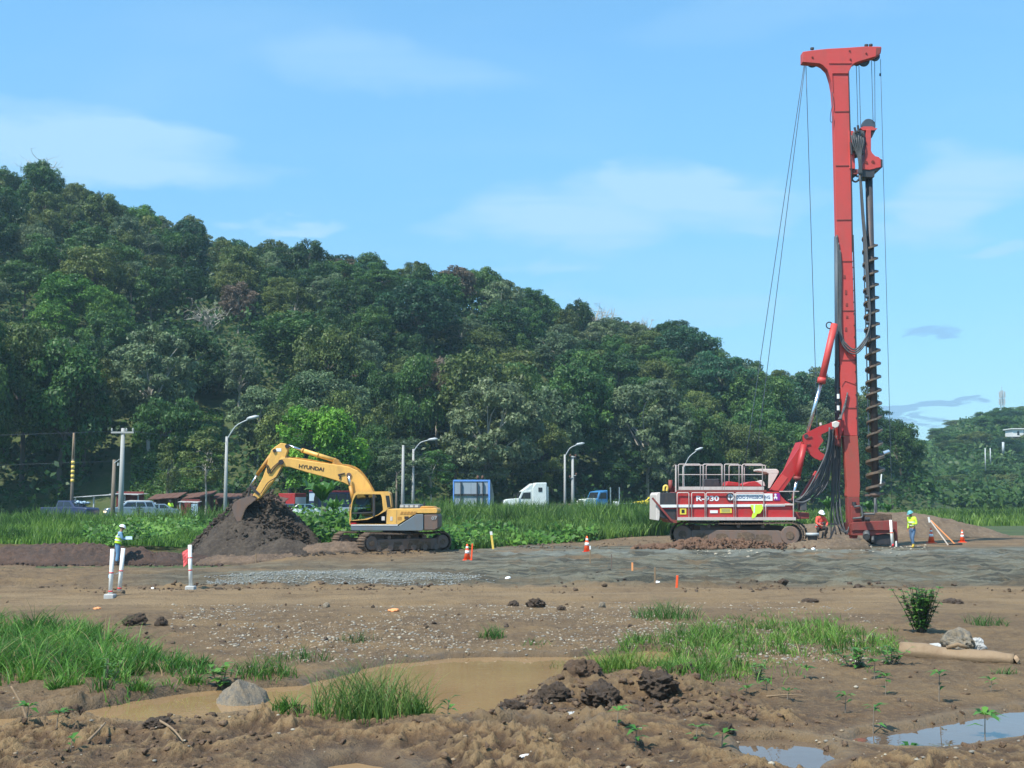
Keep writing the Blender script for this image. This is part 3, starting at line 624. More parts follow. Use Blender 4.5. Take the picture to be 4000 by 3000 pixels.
# ================================================================ trees
def leaves(cen, nrm, size, rs, aspect=0.55, spread=0.7):
    n = len(cen); nr = nrm + rs.normal(0, spread, (n, 3)); nr /= np.linalg.norm(nr, axis=1)[:, None] + 1e-9
    t = np.cross(nr, rs.normal(0, 1, (n, 3))); t /= np.linalg.norm(t, axis=1)[:, None] + 1e-9; b = np.cross(nr, t)
    s = (size * (0.6 + 0.8 * rs.rand(n)))[:, None]
    t, b = t * s * 0.5, b * s * 0.5 * aspect
    fold = nr * s * 0.10
    v = np.stack([cen - t, cen - b + fold, cen + t, cen + b + fold], 1).reshape(-1, 3)
    return v, np.arange(4 * n).reshape(n, 4)
def crown_mesh(name, seed, rx, rz, cz, nb, nl, leaf, kind='dome', brad=0.33, nshoot=0.0):
    """leafy crown made of many small leaf clumps; unit is metres"""
    rs = np.random.RandomState(seed); cen = []
    while len(cen) < nb:
        p = rs.uniform(-1, 1, 3); r = np.linalg.norm(p)
        if r > 1 or r < 0.35: continue
        if kind == 'dome' and p[2] < -0.55: continue
        if kind == 'flat': p[2] = round(p[2] * 2.5) / 2.5 * 0.8 + rs.normal(0, 0.05)
        if kind == 'open' and rs.rand() < 0.3 and r < 0.7: continue
        if kind == 'tall': p[0] *= 0.75 + 0.25 * rs.rand(); p[1] *= 0.75
        p = p / max(r, 0.01) * (0.5 + 0.42 * rs.rand() ** 0.6)
        cen.append((p[0] * rx * (1 + 0.15 * rs.normal()), p[1] * rx, p[2] * rz + cz))
    cen = np.array(cen); br = rx * brad * (0.55 + 0.75 * rs.rand(nb))
    per = rs.multinomial(nl, br ** 2 / (br ** 2).sum()); V = []; Nn = []; T = []
    for c, r, k in zip(cen, br, per):
        d = rs.normal(0, 1, (k, 3)); d[:, 2] += 0.45; d /= np.linalg.norm(d, axis=1)[:, None]
        rad = r * (0.55 + 0.5 * rs.rand(k) ** 0.5); fl = {'flat': 0.32, 'open': 0.5}.get(kind, 0.72)
        lump = 1 + 0.25 * np.sin(d[:, 0] * 7 + seed) * np.sin(d[:, 1] * 6 + c[0]) 
        V.append(c + d * (rad * lump)[:, None] * np.array([1, 1, fl])); Nn.append(d + np.array([0, 0, 0.6]))
        T.append(np.clip(0.5 + 0.20 * rs.normal() + 0.14 * rs.normal(0, 1, k), 0, 1))
    V = np.concatenate(V); Nn = np.concatenate(Nn); T = np.concatenate(T)
    v, f = leaves(V, Nn, leaf, rs)
    me = np_mesh(name, v, f, False, np.repeat(T, 4)); me.materials.append(MATS['foliage']); return me, cen, br
def branch_mesh(name, seed, cen, h0, r0, mat, nlimb=9, lean=0.0, twig=0):
    rs = np.random.RandomState(seed + 500); b = MB(); top = Vector((lean, 0, h0))
    pts = [Vector((0, 0, -1.2)), Vector((lean * 0.2 + rs.normal(0, .12), rs.normal(0, .1), h0 * 0.35)), Vector((lean * 0.6 + rs.normal(0, .15), rs.normal(0, .15), h0 * 0.7)), top]
    b.tube(catmull(pts, 4), [r0 * (1 - 0.5 * i / 12) for i in range(13)], 7)
    sel = rs.choice(len(cen), min(nlimb, len(cen)), replace=False)
    for i in sel:
        e = Vector(cen[i]); st = top * (0.62 + 0.38 * rs.rand()); mid = (st + e) / 2 + Vector((rs.normal(0, .4), rs.normal(0, .4), 0.3 + rs.rand() * .5))
        rr = r0 * (0.28 + 0.2 * rs.rand()); q = catmull([st, mid, e], 3)
        b.tube(q, [rr * (1 - 0.75 * k / (len(q) - 1)) for k in range(len(q))], 5)
        for _ in range(twig):
            k = rs.randint(2, len(q)); d = Vector(rs.normal(0, 1, 3)); d.z = abs(d.z) * 0.7; e2 = q[k] + d.normalized() * (0.8 + rs.rand() * 1.4)
            b.tube([q[k], (q[k] + e2) / 2 + Vector(rs.normal(0, .15, 3)), e2], [rr * .45, rr * .3, rr * .1], 4)
            for _2 in range(2):
                e3 = e2 + Vector(rs.normal(0, .6, 3)); b.tube([e2, e3], [rr * .2, rr * .06], 3)
    me = bpy.data.meshes.new(name); me.from_pydata([tuple(p) for p in b.v], [], b.f); me.materials.append(MATS[mat]); return me
KINDS = {}
def add_kind(key, n, **kw):
    out = []
    for i in range(n):
        sd = kw.get('seed', 0) + i * 13 + len(KINDS) * 101
        cm, cen, br = crown_mesh('crown', sd, kw['rx'], kw['rz'], kw['cz'], kw['nb'], kw['nl'], kw['leaf'], kw.get('kind', 'dome'), kw.get('brad', 0.33))
        tm = branch_mesh('trunk', sd, cen, kw['h0'], kw['r0'], kw.get('bark', 'bark_dark'), kw.get('nlimb', 8), 0.4 * (i - 1), kw.get('twig', 0))
        out.append((cm, tm))
    KINDS[key] = out
# every kind is about 10 m tall; crowns differ in outline, density and leaf size
add_kind('dense', 5, rx=4.3, rz=3.5, cz=6.2, nb=105, nl=14500, leaf=0.30, h0=6.0, r0=0.28, kind='dome', brad=0.19)
add_kind('lobed', 4, rx=4.0, rz=4.0, cz=6.0, nb=70, nl=13000, leaf=0.33, h0=6.0, r0=0.26, kind='dome', brad=0.25)
add_kind('flat', 3, rx=4.8, rz=3.0, cz=6.6, nb=64, nl=11500, leaf=0.30, h0=6.4, r0=0.25, kind='flat', brad=0.24)
add_kind('open', 4, rx=4.2, rz=3.6, cz=6.3, nb=70, nl=10500, leaf=0.35, h0=5.2, r0=0.24, kind='open', brad=0.24, bark='bark_pale', nlimb=22)
add_kind('tall', 3, rx=3.0, rz=4.4, cz=5.6, nb=44, nl=11000, leaf=0.31, h0=6.5, r0=0.22, kind='tall', brad=0.30)
add_kind('bush', 3, rx=4.6, rz=3.0, cz=2.4, nb=40, nl=7000, leaf=0.42, h0=2.2, r0=0.2, kind='dome', brad=0.28)
add_kind('near', 3, rx=4.3, rz=4.0, cz=5.8, nb=90, nl=26000, leaf=0.25, h0=6.0, r0=0.24, kind='dome', brad=0.20)
add_kind('nearopen', 3, rx=4.3, rz=3.7, cz=6.2, nb=120, nl=22000, leaf=0.29, h0=5.0, r0=0.20, kind='open', brad=0.18, bark='bark_pale', nlimb=18)
add_kind('slim', 3, rx=2.4, rz=3.4, cz=6.3, nb=46, nl=5200, leaf=0.26, h0=6.8, r0=0.11, kind='open', brad=0.28, bark='bark_pale', nlimb=12)
def bare_mesh(name, seed, flat=False):
    rs = np.random.RandomState(seed); cen = []
    for i in range(26):
        a = rs.rand() * 6.28; r = 1.0 + 3.2 * rs.rand()
        cen.append((r * math.cos(a), r * math.sin(a), (8.2 + rs.rand() * 1.0 if rs.rand() < 0.6 else 6.6 + rs.rand() * .6) if flat else 5.5 + 4.2 * rs.rand() * (1 - r / 9)))
    return branch_mesh(name, seed, np.array(cen), 6.2, 0.26, 'bark_pale', 22, 0.3, 3)
DKG = (0.03, 0.078, 0.02); MDG = (0.05, 0.12, 0.026); OLV = (0.088, 0.13, 0.032); GRY = (0.1, 0.148, 0.068); PALE = (0.115, 0.165, 0.078)
LIME = (0.095, 0.25, 0.022); BLUEG = (0.032, 0.088, 0.042); BRN = (0.135, 0.108, 0.07); REDB = (0.16, 0.075, 0.052); BRIGHT = (0.07, 0.175, 0.022)
CNAME = {DKG: 'dark green', MDG: 'mid green', OLV: 'olive green', GRY: 'grey green', PALE: 'pale grey green', LIME: 'bright lime green', BLUEG: 'bluish green', BRN: 'brownish', REDB: 'reddish brown', BRIGHT: 'fresh green'}
rt = random.Random(5)
def plant_tree(kind, x, y, z, s, col, label, group=None, sz=None, var=None, name='tree', cat='tree', crown=True):
    e = empty(name, (x, y, z), label, cat, group)
    cm, tm = KINDS[kind][(var if var is not None else rt.randrange(99)) % len(KINDS[kind])]
    e.scale = (s, s, sz or s); e.rotation_euler = (0, 0, rt.random() * 6.28)
    j = 0.82 + 0.36 * rt.random(); c = link('crown', cm, None, e); c.color = (col[0] * j * (0.9 + .2 * rt.random()), col[1] * j, col[2] * j, 1)
    link('trunk', tm, None, e)
    return e
taken = []      # canopy places already used: (x, y, radius)
def big(kind, u, vtop, Y, wD, col, label, vbase=None, **kw):
    """a tree whose top is at (u, vtop) on the 2212 grid, standing at distance Y, wD wide"""
    p = atD(u, vtop, Y); z0 = float(far_h(p.x, Y)) - 0.2
    hgt = p.z - z0; wid = wD * 1.8083 / F_PX * Y
    s = wid / (KSZ[kind][0] * 2); szz = hgt / KSZ[kind][1]
    e = plant_tree(kind, p.x, Y, z0, s, col, label, sz=szz, name=kw.pop('name', 'tree'), **kw); taken.append((p.x, Y, wid / 2)); return e
KSZ = {'dense': (4.9, 10.0), 'lobed': (4.8, 10.4), 'flat': (5.4, 9.8), 'open': (4.6, 10.0), 'tall': (3.3, 10.2), 'bush': (5.0, 5.8), 'near': (4.7, 10.0), 'nearopen': (4.6, 10.0), 'slim': (2.7, 10.0)}
big('near', 692, 866, 117, 230, LIME, 'bright lime green bushy tree behind the yellow excavator boom', var=0)
big('nearopen', 1062, 812, 150, 235, PALE, 'pale grey green tree with forked trunks above the blue framed billboard', var=0)
big('near', 1238, 782, 168, 205, MDG, 'wide dark green dome tree left of the pale forked tree')
big('nearopen', 1395, 815, 170, 215, PALE, 'pale tree with white branching limbs above the white and blue trucks', var=1)
big('near', 925, 768, 168, 165, OLV, 'olive domed tree behind the lime green tree, up the slope')
big('flat', 1105, 748, 186, 165, OLV, 'flat topped olive tree above the pale forked tree')
big('near', 700, 790, 150, 230, GRY, 'broad grey green tree right behind the lime green tree')
big('near', 60, 700, 136, 240, OLV, 'tall leafy olive tree filling the left edge above the grass')
big('near', 185, 760, 140, 190, OLV, 'tall leafy olive tree above the utility pole with crossarm')
big('nearopen', 330, 700, 146, 220, GRY, 'grey green tree above the white tin canopy')
big('near', -60, 620, 128, 200, MDG, 'dark green tree cut by the left picture edge')
big('near', 430, 820, 166, 190, OLV, 'olive tree over the rusty stall roofs')
big('nearopen', 560, 830, 146, 150, GRY, 'grey green tree behind the curved lamp left of the boom')
big('slim', 448, 905, 122, 130, OLV, 'slender pale trunk tree standing beside the rusty stalls', var=0)
big('slim', 372, 930, 131, 60, OLV, 'thin leaning tree on the sunlit grass bank')
big('slim', 870, 935, 135, 120, GRY, 'sparse pale tree beside the twin concrete poles', var=1)
big('slim', 935, 960, 137, 110, MDG, 'sparse leafy tree right of the twin concrete poles', var=2)
big('near', 800, 905, 140, 130, MDG, 'mid green tree behind the bend of the excavator boom')
big('near', 985, 930, 152, 110, OLV, 'small olive tree left of the billboard')
big('near', 1170, 905, 160, 150, OLV, 'olive leafy tree left of the tall lamp post by the white truck')
big('near', 1500, 880, 174, 150, MDG, 'mid green tree behind the railing of the red rig')
big('near', 1610, 905, 176, 150, OLV, 'olive tree behind the white cab roof of the rig')
big('near', 1700, 900, 182, 170, MDG, 'mid green tree behind the red rig arm')
big('near', 1340, 960, 168, 120, DKG, 'dark tree behind the blue truck')
big('nearopen', 1440, 905, 166, 120, GRY, 'grey green tree left of the rig railing')
big('lobed', 1330, 760, 196, 150, DKG, 'dark lobed tree above the pale branching tree')
big('dense', 1480, 700, 215, 170, BLUEG, 'bluish dark tree on the hill shoulder')
big('flat', 1560, 745, 200, 150, BLUEG, 'flat topped bluish tree on the descending ridge')
big('dense', 1640, 790, 196, 170, MDG, 'round tree on the ridge left of the rig ram')
big('dense', 1740, 800, 205, 150, BLUEG, 'dark bluish tree left of the rig mast')
big('lobed', 1790, 815, 212, 130, BLUEG, 'last big tree of the ridge, behind the mast')
big('dense', 1852, 926, 226, 92, MDG, 'dark tree right of the rig mast at the ridge end')
big('bush', 1905, 960, 232, 130, MDG, 'low bushy tree behind the auger')
big('open', 735, 560, 232, 130, BRN, 'brownish thin tree near the middle of the ridge')
big('open', 850, 600, 228, 120, BRN, 'brown half bare tree beside the red tinted crown')
big('open', 930, 615, 224, 140, REDB, 'reddish brown crown below the ridge')
big('lobed', 735, 560, 215, 130, MDG, 'dark round tree below the ridge middle')
big('flat', 840, 665, 200, 200, DKG, 'wide layered dark umbrella tree in mid slope')
big('open', 1000, 690, 198, 150, GRY, 'pale grey green tree in mid slope')
# bare and thin-topped trees
for (u, vt, Y, s, lab, fl, sd) in ((452, 640, 186, 1.1, 'white bare tree with spreading branches in mid slope', False, 3), (1284, 655, 236, 1.25, 'bare flat topped tree with purple twigs on the skyline', True, 8), (92, 332, 262, 1.2, 'thin twiggy tree on the left skyline', False, 12), (1395, 682, 236, 0.7, 'small twiggy tree on the skyline right of the flat bare one', False, 15)):
    p = atD(u, vt, Y); z0 = p.z - 9.8 * s; e = empty('bare_tree', (p.x, Y, z0), lab, 'tree'); e.scale = (s, s, s)
    link('trunk', bare_mesh('trunk', sd, fl), None, e)
p = atD(452, 690, 184)
taken += [(p.x, 178, 16), (p.x + 2, 170, 12), (-41, 143, 17), (-37, 150, 13)]
# the wooded slope
ntree = 0; LATER = []; cand = []; pr_ = random.Random(77); placed = []
for k_ in range(9000):
    y0 = 128 + 134 * pr_.random(); x0 = pr_.uniform(-0.455 * y0 - 2, 0.33 * y0); sc_ = pr_.choice([0.7, 0.8, 0.95, 1.05, 1.2, 1.5]) if y0 < RIDGE_Y - 20 else pr_.choice([0.7, 0.8, 0.9])
    if all((x0 - a) ** 2 + (y0 - b) ** 2 > (3.45 * (sc_ + s2)) ** 2 for a, b, s2 in placed): placed.append((x0, y0, sc_))
cand = sorted(placed, key=lambda q: q[1])
for x, y, s in cand:
    if y < base_y(x) + 3: continue
    z = float(far_h(x, y))
    if y > RIDGE_Y + 8: continue
    if any((x - a) ** 2 + (y - b) ** 2 < (r * 0.55) ** 2 for a, b, r in taken): continue
    if z < 1.0 and x > 55: continue
    u, v = proj(x, y, z + 7)
    hz = rt.random(); kind = rt.choices(['dense', 'lobed', 'flat', 'open', 'tall'], [38, 26, 12, 15, 9])[0]
    if kind == 'open': col = rt.choice([GRY, PALE, OLV, BRN, GRY])
    elif kind == 'flat': col = rt.choice([DKG, MDG, OLV])
    else: col = rt.choice([DKG, MDG, MDG, OLV, OLV, BLUEG, GRY, BRIGHT] if rt.random() < 0.5 else [DKG, DKG, MDG, OLV])
    if y > RIDGE_Y - 60: s = min(s, 0.98)
    sz = (0.45 + 0.55 * s) * rt.uniform(0.9, 1.2)
    if y > RIDGE_Y - 16: sz = (0.4 + 0.6 * s) * rt.uniform(0.85, 1.1)
    if y < base_y(x) + 22 and x < 55: sz *= rt.uniform(1.3, 1.55)
    t = (y - base_y(x)) / (RIDGE_Y - base_y(x))
    zone = 'at the foot' if t < 0.25 else 'in the middle' if t < 0.72 else 'near the top'
    side = 'left third' if u < 740 else 'middle third' if u < 1250 else 'right end'
    shape = {'dense': 'round crowned', 'lobed': 'lumpy crowned', 'flat': 'flat topped', 'open': 'thin crowned', 'tall': 'narrow upright'}[kind]
    zone = {'at the foot': 'at the slope foot', 'in the middle': 'mid slope', 'near the top': 'near the hilltop'}[zone]; lab = f'{shape} {CNAME[col]} tree {zone}, {side}'
    LATER.append((lab, u, plant_tree(kind, x, y, z - 0.3, s, col, lab, group=lab.replace(' tree ', ' trees '), sz=sz, var=rt.randrange(9)))); ntree += 1
# palms high on the left
def palm_mesh(seed):
    r3 = np.random.RandomState(seed); V, F = [], []
    for k in range(18):
        a = 6.283 * k / 18 + r3.rand() * .3; el = r3.uniform(-.1, 1.2); L_ = 2.6 + r3.rand() * .8; prev = None
        for i in range(9):
            t = i / 8; r = L_ * t * math.cos(el * (1 - .4 * t)); z = 9 + L_ * (t * math.sin(el) - .55 * t * t); c = Vector((math.cos(a) * r, math.sin(a) * r, z)); sd = Vector((-math.sin(a), math.cos(a), 0)); w_ = .55 * math.sin(math.pi * min(.97, t + .05)) + .04
            n0 = len(V); V += [tuple(c - sd * w_ + Vector((0, 0, -.5 * w_))), tuple(c), tuple(c + sd * w_ + Vector((0, 0, -.5 * w_)))]
            if i: F += [(n0 - 3, n0 - 2, n0 + 1, n0), (n0 - 2, n0 - 1, n0 + 2, n0 + 1)]
    me_ = np_mesh('crown', V, F, True, np.full(len(V), .6)); me_.materials.append(MATS['foliage'])
    b = MB(); b.tube([(0, 0, -1), (.15, 0, 4), (0, 0, 9)], [.22, .17, .14], 7); t_ = bpy.data.meshes.new('trunk'); t_.from_pydata([tuple(p) for p in b.v], [], b.f); t_.materials.append(MATS['bark_pale']); return me_, t_
PALM = [palm_mesh(i) for i in range(2)]
for i, (u, v, Y) in enumerate(((40, 455, 232), (62, 448, 236), (95, 470, 230), (150, 560, 214), (18, 480, 226), (480, 545, 236), (250, 520, 226))):
    p = atD(u, v, Y); e = empty('palm_tree', (p.x, Y, p.z - 11.2), ['slender palm on the upper left slope', 'palm touching its left neighbour on the upper slope', 'palm standing apart, right of the palm pair', 'palm lower down the left slope', 'palm at the far left edge of the slope', 'palm below the ridge notch', 'lone palm in the upper left forest'][i], 'palm tree'); e.scale = (1.15,) * 3; e.rotation_euler = (0, 0, i)
    c = link('crown', PALM[i % 2][0], None, e); c.color = (.09, .15, .04, 1); link('trunk', PALM[i % 2][1], None, e)
# right-hand hill, smaller with distance
for i in range(104):
    yy = rt.choice([rt.uniform(235, 300), rt.uniform(300, 380), rt.uniform(380, 470), rt.uniform(430, 470)]); az = rt.uniform(0.285 if yy > 300 else 0.235, 0.455); xx = az * yy
    kind = rt.choice(['dense', 'lobed', 'flat', 'bush']); col = rt.choice([MDG, OLV, MDG, BLUEG, OLV]); z = float(far_h(xx, yy))
    lab = f'{CNAME[col]} {"bush" if kind == "bush" else "tree"} {"low in front of" if yy < 300 else "halfway up" if yy < 385 else "along the crest of"} the right-hand hill'
    s = rt.uniform(0.75, 1.1) * (0.9 if yy < 300 else 1.0)
    if yy < 300: kind = 'bush' if rt.random() < .6 else kind
    e_ = plant_tree(kind, xx, yy, z - 0.4, s, col, lab, group=lab.replace('tree', 'trees').replace('bush', 'bushes'), sz=s * (0.62 if kind != 'bush' else 0.8), name='bush' if 'bush' in lab else 'tree', cat='bush' if 'bush' in lab else 'tree'); ntree += 1
    LATER.append((lab, proj(xx, yy, z)[0], e_))
ORD = 'first second third fourth fifth sixth seventh eighth ninth tenth eleventh twelfth thirteenth fourteenth fifteenth sixteenth seventeenth eighteenth nineteenth twentieth twenty-first twenty-second twenty-third twenty-fourth twenty-fifth twenty-sixth'.split()
_by = {}
for lab, u, e in LATER: _by.setdefault(lab, []).append((u, e))
for lab, L_ in _by.items():
    L_.sort(key=lambda q: q[0])
    if len(L_) == 1:
        if 'group' in L_[0][1].keys(): del L_[0][1]['group']
        continue
    for i, (u, e) in enumerate(L_): e['label'] = f'{lab}, {ORD[min(i, 25)]} from left'
print('TREES', ntree)
# undergrowth: leafy cover under and between the trees, nobody could count it
def leaf_cover(name, label, n, xy_fn, zf, size, hgt, col, seed, cat, up=0.8):
    rs = np.random.RandomState(seed); x, y = xy_fn(rs, n); z = zf(x, y) + hgt * rs.rand(len(x)) ** 1.3 * (0.3 + 1.4 * fbm(x * 0.25, y * 0.25, 3))
    v, f = leaves(np.stack([x, y, z], 1), np.tile([0, -0.3, up], (len(x), 1)), size, rs, 0.6, 0.8)
    me = np_mesh(name, v, f, False, np.repeat(np.clip(0.5 + 0.9 * (fbm(x * 0.4, y * 0.4, 3) - 0.5) + 0.15 * rs.normal(0, 1, len(x)), 0, 1), 4)); o = link(name, me, 'foliage'); o.color = (*col, 1)
    return tag(o, label, cat, kind='stuff')
def slope_xy(rs, n):
    y = rs.uniform(128, 262, n); x = rs.uniform(-0.52, 0.36, n) * y; k = (y > base_y(x) - 1) & (far_h(x, y) > 0.1) & ~((x > -48) & (x < -33) & (y < 162)); return x[k], y[k]
leaf_cover('undergrowth', 'dark leafy undergrowth between the trees of the slope', 70000, slope_xy, far_h, 0.8, 4.5, (0.030, 0.080, 0.018), 4, 'undergrowth')
def right_xy(rs, n):
    y = 205 + 275 * rs.rand(n) ** 1.2; x = rs.uniform(0.17, 0.52, n) * y; return x, y
leaf_cover('scrub', 'green scrub covering the right-hand hill', 60000, right_xy, far_h, 1.2, 3.2, (0.045, 0.10, 0.022), 5, 'scrub')
# ================================================================ grasses and ground plants
def blades(x, y, z, h, w, rs, segs=3, bend=0.45, tipw=0.15, lean=None):
    n = len(x); w = np.broadcast_to(w, (n,)); a = rs.rand(n) * 2 * math.pi; b = (bend * (0.3 + rs.rand(n))) * h; fa = rs.rand(n) * math.pi
    if lean is not None: a = lean + rs.normal(0, 1.2, n)
    V = []; 
    for k in range(segs + 1):
        t = k / segs; ww = w * (1 - (1 - tipw) * t ** 1.4) * 0.5
        cx_ = x + np.cos(a) * b * t ** 2; cy_ = y + np.sin(a) * b * t ** 2; cz_ = z + h * (t - 0.25 * (b / np.maximum(h, .01)) * t ** 3)
        dx, dy = np.cos(fa) * ww, np.sin(fa) * ww
        V.append(np.stack([cx_ - dx, cy_ - dy, cz_], 1)); V.append(np.stack([cx_ + dx, cy_ + dy, cz_], 1))
    V = np.stack(V, 1); m = 2 * (segs + 1); base = (np.arange(n) * m)[:, None]
    F = np.concatenate([base + np.array([[2 * k, 2 * k + 1, 2 * k + 3, 2 * k + 2]]) for k in range(segs)], 0)
    return V.reshape(-1, 3), F, m
def grass(name, label, x, y, z, h, w, col, seed, segs=3, bend=0.45, cat='grass', tonef=0.25, kind='stuff'):
    rs = np.random.RandomState(seed); v, f, m = blades(x, y, z, h, w, rs, segs, bend)
    T = np.clip(0.5 + 1.7 * (fbm(x * tonef + 3, y * tonef, 3) - 0.5) + 0.28 * rs.normal(0, 1, len(x)), 0, 1)
    o = link(name, np_mesh(name, v, f, True, np.repeat(T, m)), 'grass_blade'); o.color = (*col, 1); return tag(o, label, cat, kind=kind)
# green field of the middle distance
rs = np.random.RandomState(21)
def field_pts(n, u0, u1, dmin, dmax, yfar):
    u = rs.uniform(u0, u1, n); v_edge = grass_edge(u); Ye = F_PX * CAM_H / (v_edge * 1.8083 - 1950)
    Y = Ye + dmin + (np.minimum(Ye + dmax, yfar) - Ye - dmin) * rs.rand(n) ** 1.1; x = (u * 1.8083 - 2000) / F_PX * Y
    return x, Y
def zfield(x, y):
    u, v = uv_flat(x, y); e = smooth(82, 74, y)
    return np.where(y < 80, -0.05, far_h(x, y))
def off_road(x, y):
    rx = np.array([a for a, b in ROAD]); ry = np.array([b for a, b in ROAD]); return y < np.interp(x, rx, ry) - 7.5
GF = (0.085, 0.18, 0.028)
x, y = field_pts(45000, -200, 760, 0, 60, 104); k = off_road(x, y) & ~((x + 11.5) ** 2 + (y - 56) ** 2 < 9); x, y = x[k], y[k]
hh = 0.15 + 0.9 * fbm(x * 0.45, y * 0.45, 3) ** 1.8 + 2.1 * smooth(72, 94, y) * fbm(x * 0.22 + 5, y * 0.22, 3) ** 1.5
grass('meadow_grass', 'green field grass left of the excavator', x, y, zfield(x, y), hh * (0.6 + 0.6 * rs.rand(len(x))), 0.065, GF, 31, 2)
x, y = field_pts(70000, 900, 1500, 0, 70, 150); k = off_road(x, y); x, y = x[k], y[k]
hh = 0.15 + 0.9 * fbm(x * 0.5, y * 0.5, 3) ** 1.6 + 2.0 * smooth(62, 98, y) * (0.15 + 1.1 * fbm(x * 0.3 + 5, y * 0.3, 3) ** 1.4)
grass('reed_grass', 'tall green reed grass between excavator and rig', x, y, zfield(x, y), hh * (0.6 + 0.6 * rs.rand(len(x))), 0.09, (0.082, 0.165, 0.030), 32, 2)
x, y = field_pts(42000, 1500, 2500, 0, 110, 210); k = off_road(x, y); x, y = x[k], y[k]
hh = 0.35 + 1.5 * fbm(x * 0.1, y * 0.1, 3) * smooth(85, 120, y)
grass('field_grass', 'grass field behind the rig and the worker on the right', x, y, zfield(x, y), hh * (0.6 + 0.6 * rs.rand(len(x))), 0.13, (0.088, 0.165, 0.030), 33, 2)
# broad-leaved creepers
def creep(name, label, n, u0, u1, v0, v1, size, hgt, col, seed):
    rs2 = np.random.RandomState(seed); u = rs2.uniform(u0, u1, n); v = rs2.uniform(v0, v1, n)
    Y = F_PX * CAM_H / (v * 1.8083 - 1950); x = (u * 1.8083 - 2000) / F_PX * Y
    k = off_road(x, Y) & (v < grass_edge(u) + 2) & (fbm(x * 0.35 + seed, Y * 0.35, 3) > 0.47); x, Y = x[k], Y[k]
    z = zfield(x, Y) + hgt * rs2.rand(len(x)) * (0.1 + 1.9 * np.clip(fbm(x * 0.35 + seed, Y * 0.35, 3) - .42, 0, 1) * 3)
    vv, f = leaves(np.stack([x, Y, z], 1), np.tile([0, -0.5, 0.9], (len(x), 1)), size, rs2, 0.65, 0.5)
    T = np.clip(0.5 + (fbm(x * .6, Y * .6, 3) - 0.5) * 1.4 + 0.15 * rs2.normal(0, 1, len(x)), 0, 1)
    o = link(name, np_mesh(name, vv, f, False, np.repeat(T, 4)), 'foliage'); o.color = (*col, 1); tag(o, label, 'creepers', kind='stuff')
creep('creepers', 'bright green creeping plants behind the man with the white helmet', 9000, 180, 470, 1146, 1176, 0.27, 0.5, (0.075, 0.185, 0.028), 41)
creep('creepers', 'bright leafy creepers between the dirt pile and the excavator', 9000, 600, 790, 1130, 1190, 0.27, 0.8, (0.065, 0.17, 0.022), 42)
creep('creepers', 'leafy creepers in front of the reeds', 11000, 930, 1290, 1135, 1186, 0.28, 0.6, (0.06, 0.16, 0.022), 43)
# foreground grasses
def fg_pts(n, poly, thin=0.0, seed=0, sc=1.2):
    rs3 = np.random.RandomState(seed); P = [tuple(gD(u, v)[:2]) for u, v in poly]
    xs_, ys_ = [p[0] for p in P], [p[1] for p in P]; out_x, out_y = [], []; tot = 0
    while tot < n:
        x = rs3.uniform(min(xs_) - .3, max(xs_) + .3, n * 2); y = rs3.uniform(min(ys_) - .3, max(ys_) + .3, n * 2)
        d = polydist(x, y, P); k = (d < 0.25 * (rs3.rand(2 * n) - 0.5)) & (fbm(x * sc + seed, y * sc, 3) + 0.25 * rs3.rand(2 * n) > thin)
        out_x.append(x[k]); out_y.append(y[k]); tot += k.sum()
    return np.concatenate(out_x)[:n], np.concatenate(out_y)[:n], P
def clump_field(label, poly, ncl, per, hmin, hmax, w, col, seed, bend, hfun=None, dry=0.07, rad=(.07, .26)):
    """grass growing in separate clumps whose blades lean outwards; a few dead straws among them"""
    r4 = np.random.RandomState(seed); cx_, cy_, P = fg_pts(ncl, poly, 0.40, seed, 1.1); X, Y_, Hh_, A_, Wd = [], [], [], [], []; d = -polydist(cx_, cy_, P)
    for a_, b_, dd in zip(cx_, cy_, d):
        n = int(per * (0.35 + 1.2 * r4.rand() ** 1.5)); R = rad[0] + (rad[1] - rad[0]) * r4.rand(); an = r4.rand(n) * 6.283; rr = R * r4.rand(n) ** .6
        h = (hmin + (hmax - hmin) * r4.rand() ** 1.3) * (hfun(a_, b_, dd) if hfun else 1); X.append(a_ + rr * np.cos(an)); Y_.append(b_ + rr * np.sin(an)); Hh_.append(h * (.45 + .75 * r4.rand(n)) * (1.05 - .35 * rr / R)); A_.append(an); 
    X, Y_, Hh_, A_ = map(np.concatenate, (X, Y_, Hh_, A_)); T0 = np.repeat(0, 0)
    isd = r4.rand(len(X)) < dry
    for nm, k, c_, lab_ in (('foreground_grass', ~isd, col, label), ('dry_straw', isd, (0.30, 0.24, 0.11), 'dead straw in the ' + label)):
        x_, y_, h_ = X[k], Y_[k], Hh_[k] * (1.0 if nm[0] == 'f' else .9); V, F, m_ = blades(x_, y_, ground_h(x_, y_) - .02, h_, w * (.6 + .7 * r4.rand(k.sum())), r4, 4, bend, .12, A_[k])
        T = np.clip(.5 + 1.3 * (fbm(x_ * 1.6 + 3, y_ * 1.6, 3) - .5) + .28 * r4.normal(0, 1, len(x_)), 0, 1); o = link(nm, np_mesh(nm, V, F, True, np.repeat(T, m_)), 'grass_blade'); o.color = (*c_, 1); tag(o, lab_, 'grass', kind='stuff')
clump_field('lush long grass at the left edge of the muddy puddle', GRASS_L, 330, 46, .26, .66, .016, (0.066, 0.185, 0.028), 1, .95, lambda a_, b_, dd: (min(1, .5 + 1.2 * max(dd, 0))) * (.72 if a_ > -3.0 else 1))
clump_field('patchy bright grass right of the puddle', GRASS_R, 340, 25, .12, .50, .014, (0.100, 0.215, 0.036), 2, .8, lambda a_, b_, dd: min(1, .55 + .8 * max(dd, 0)))
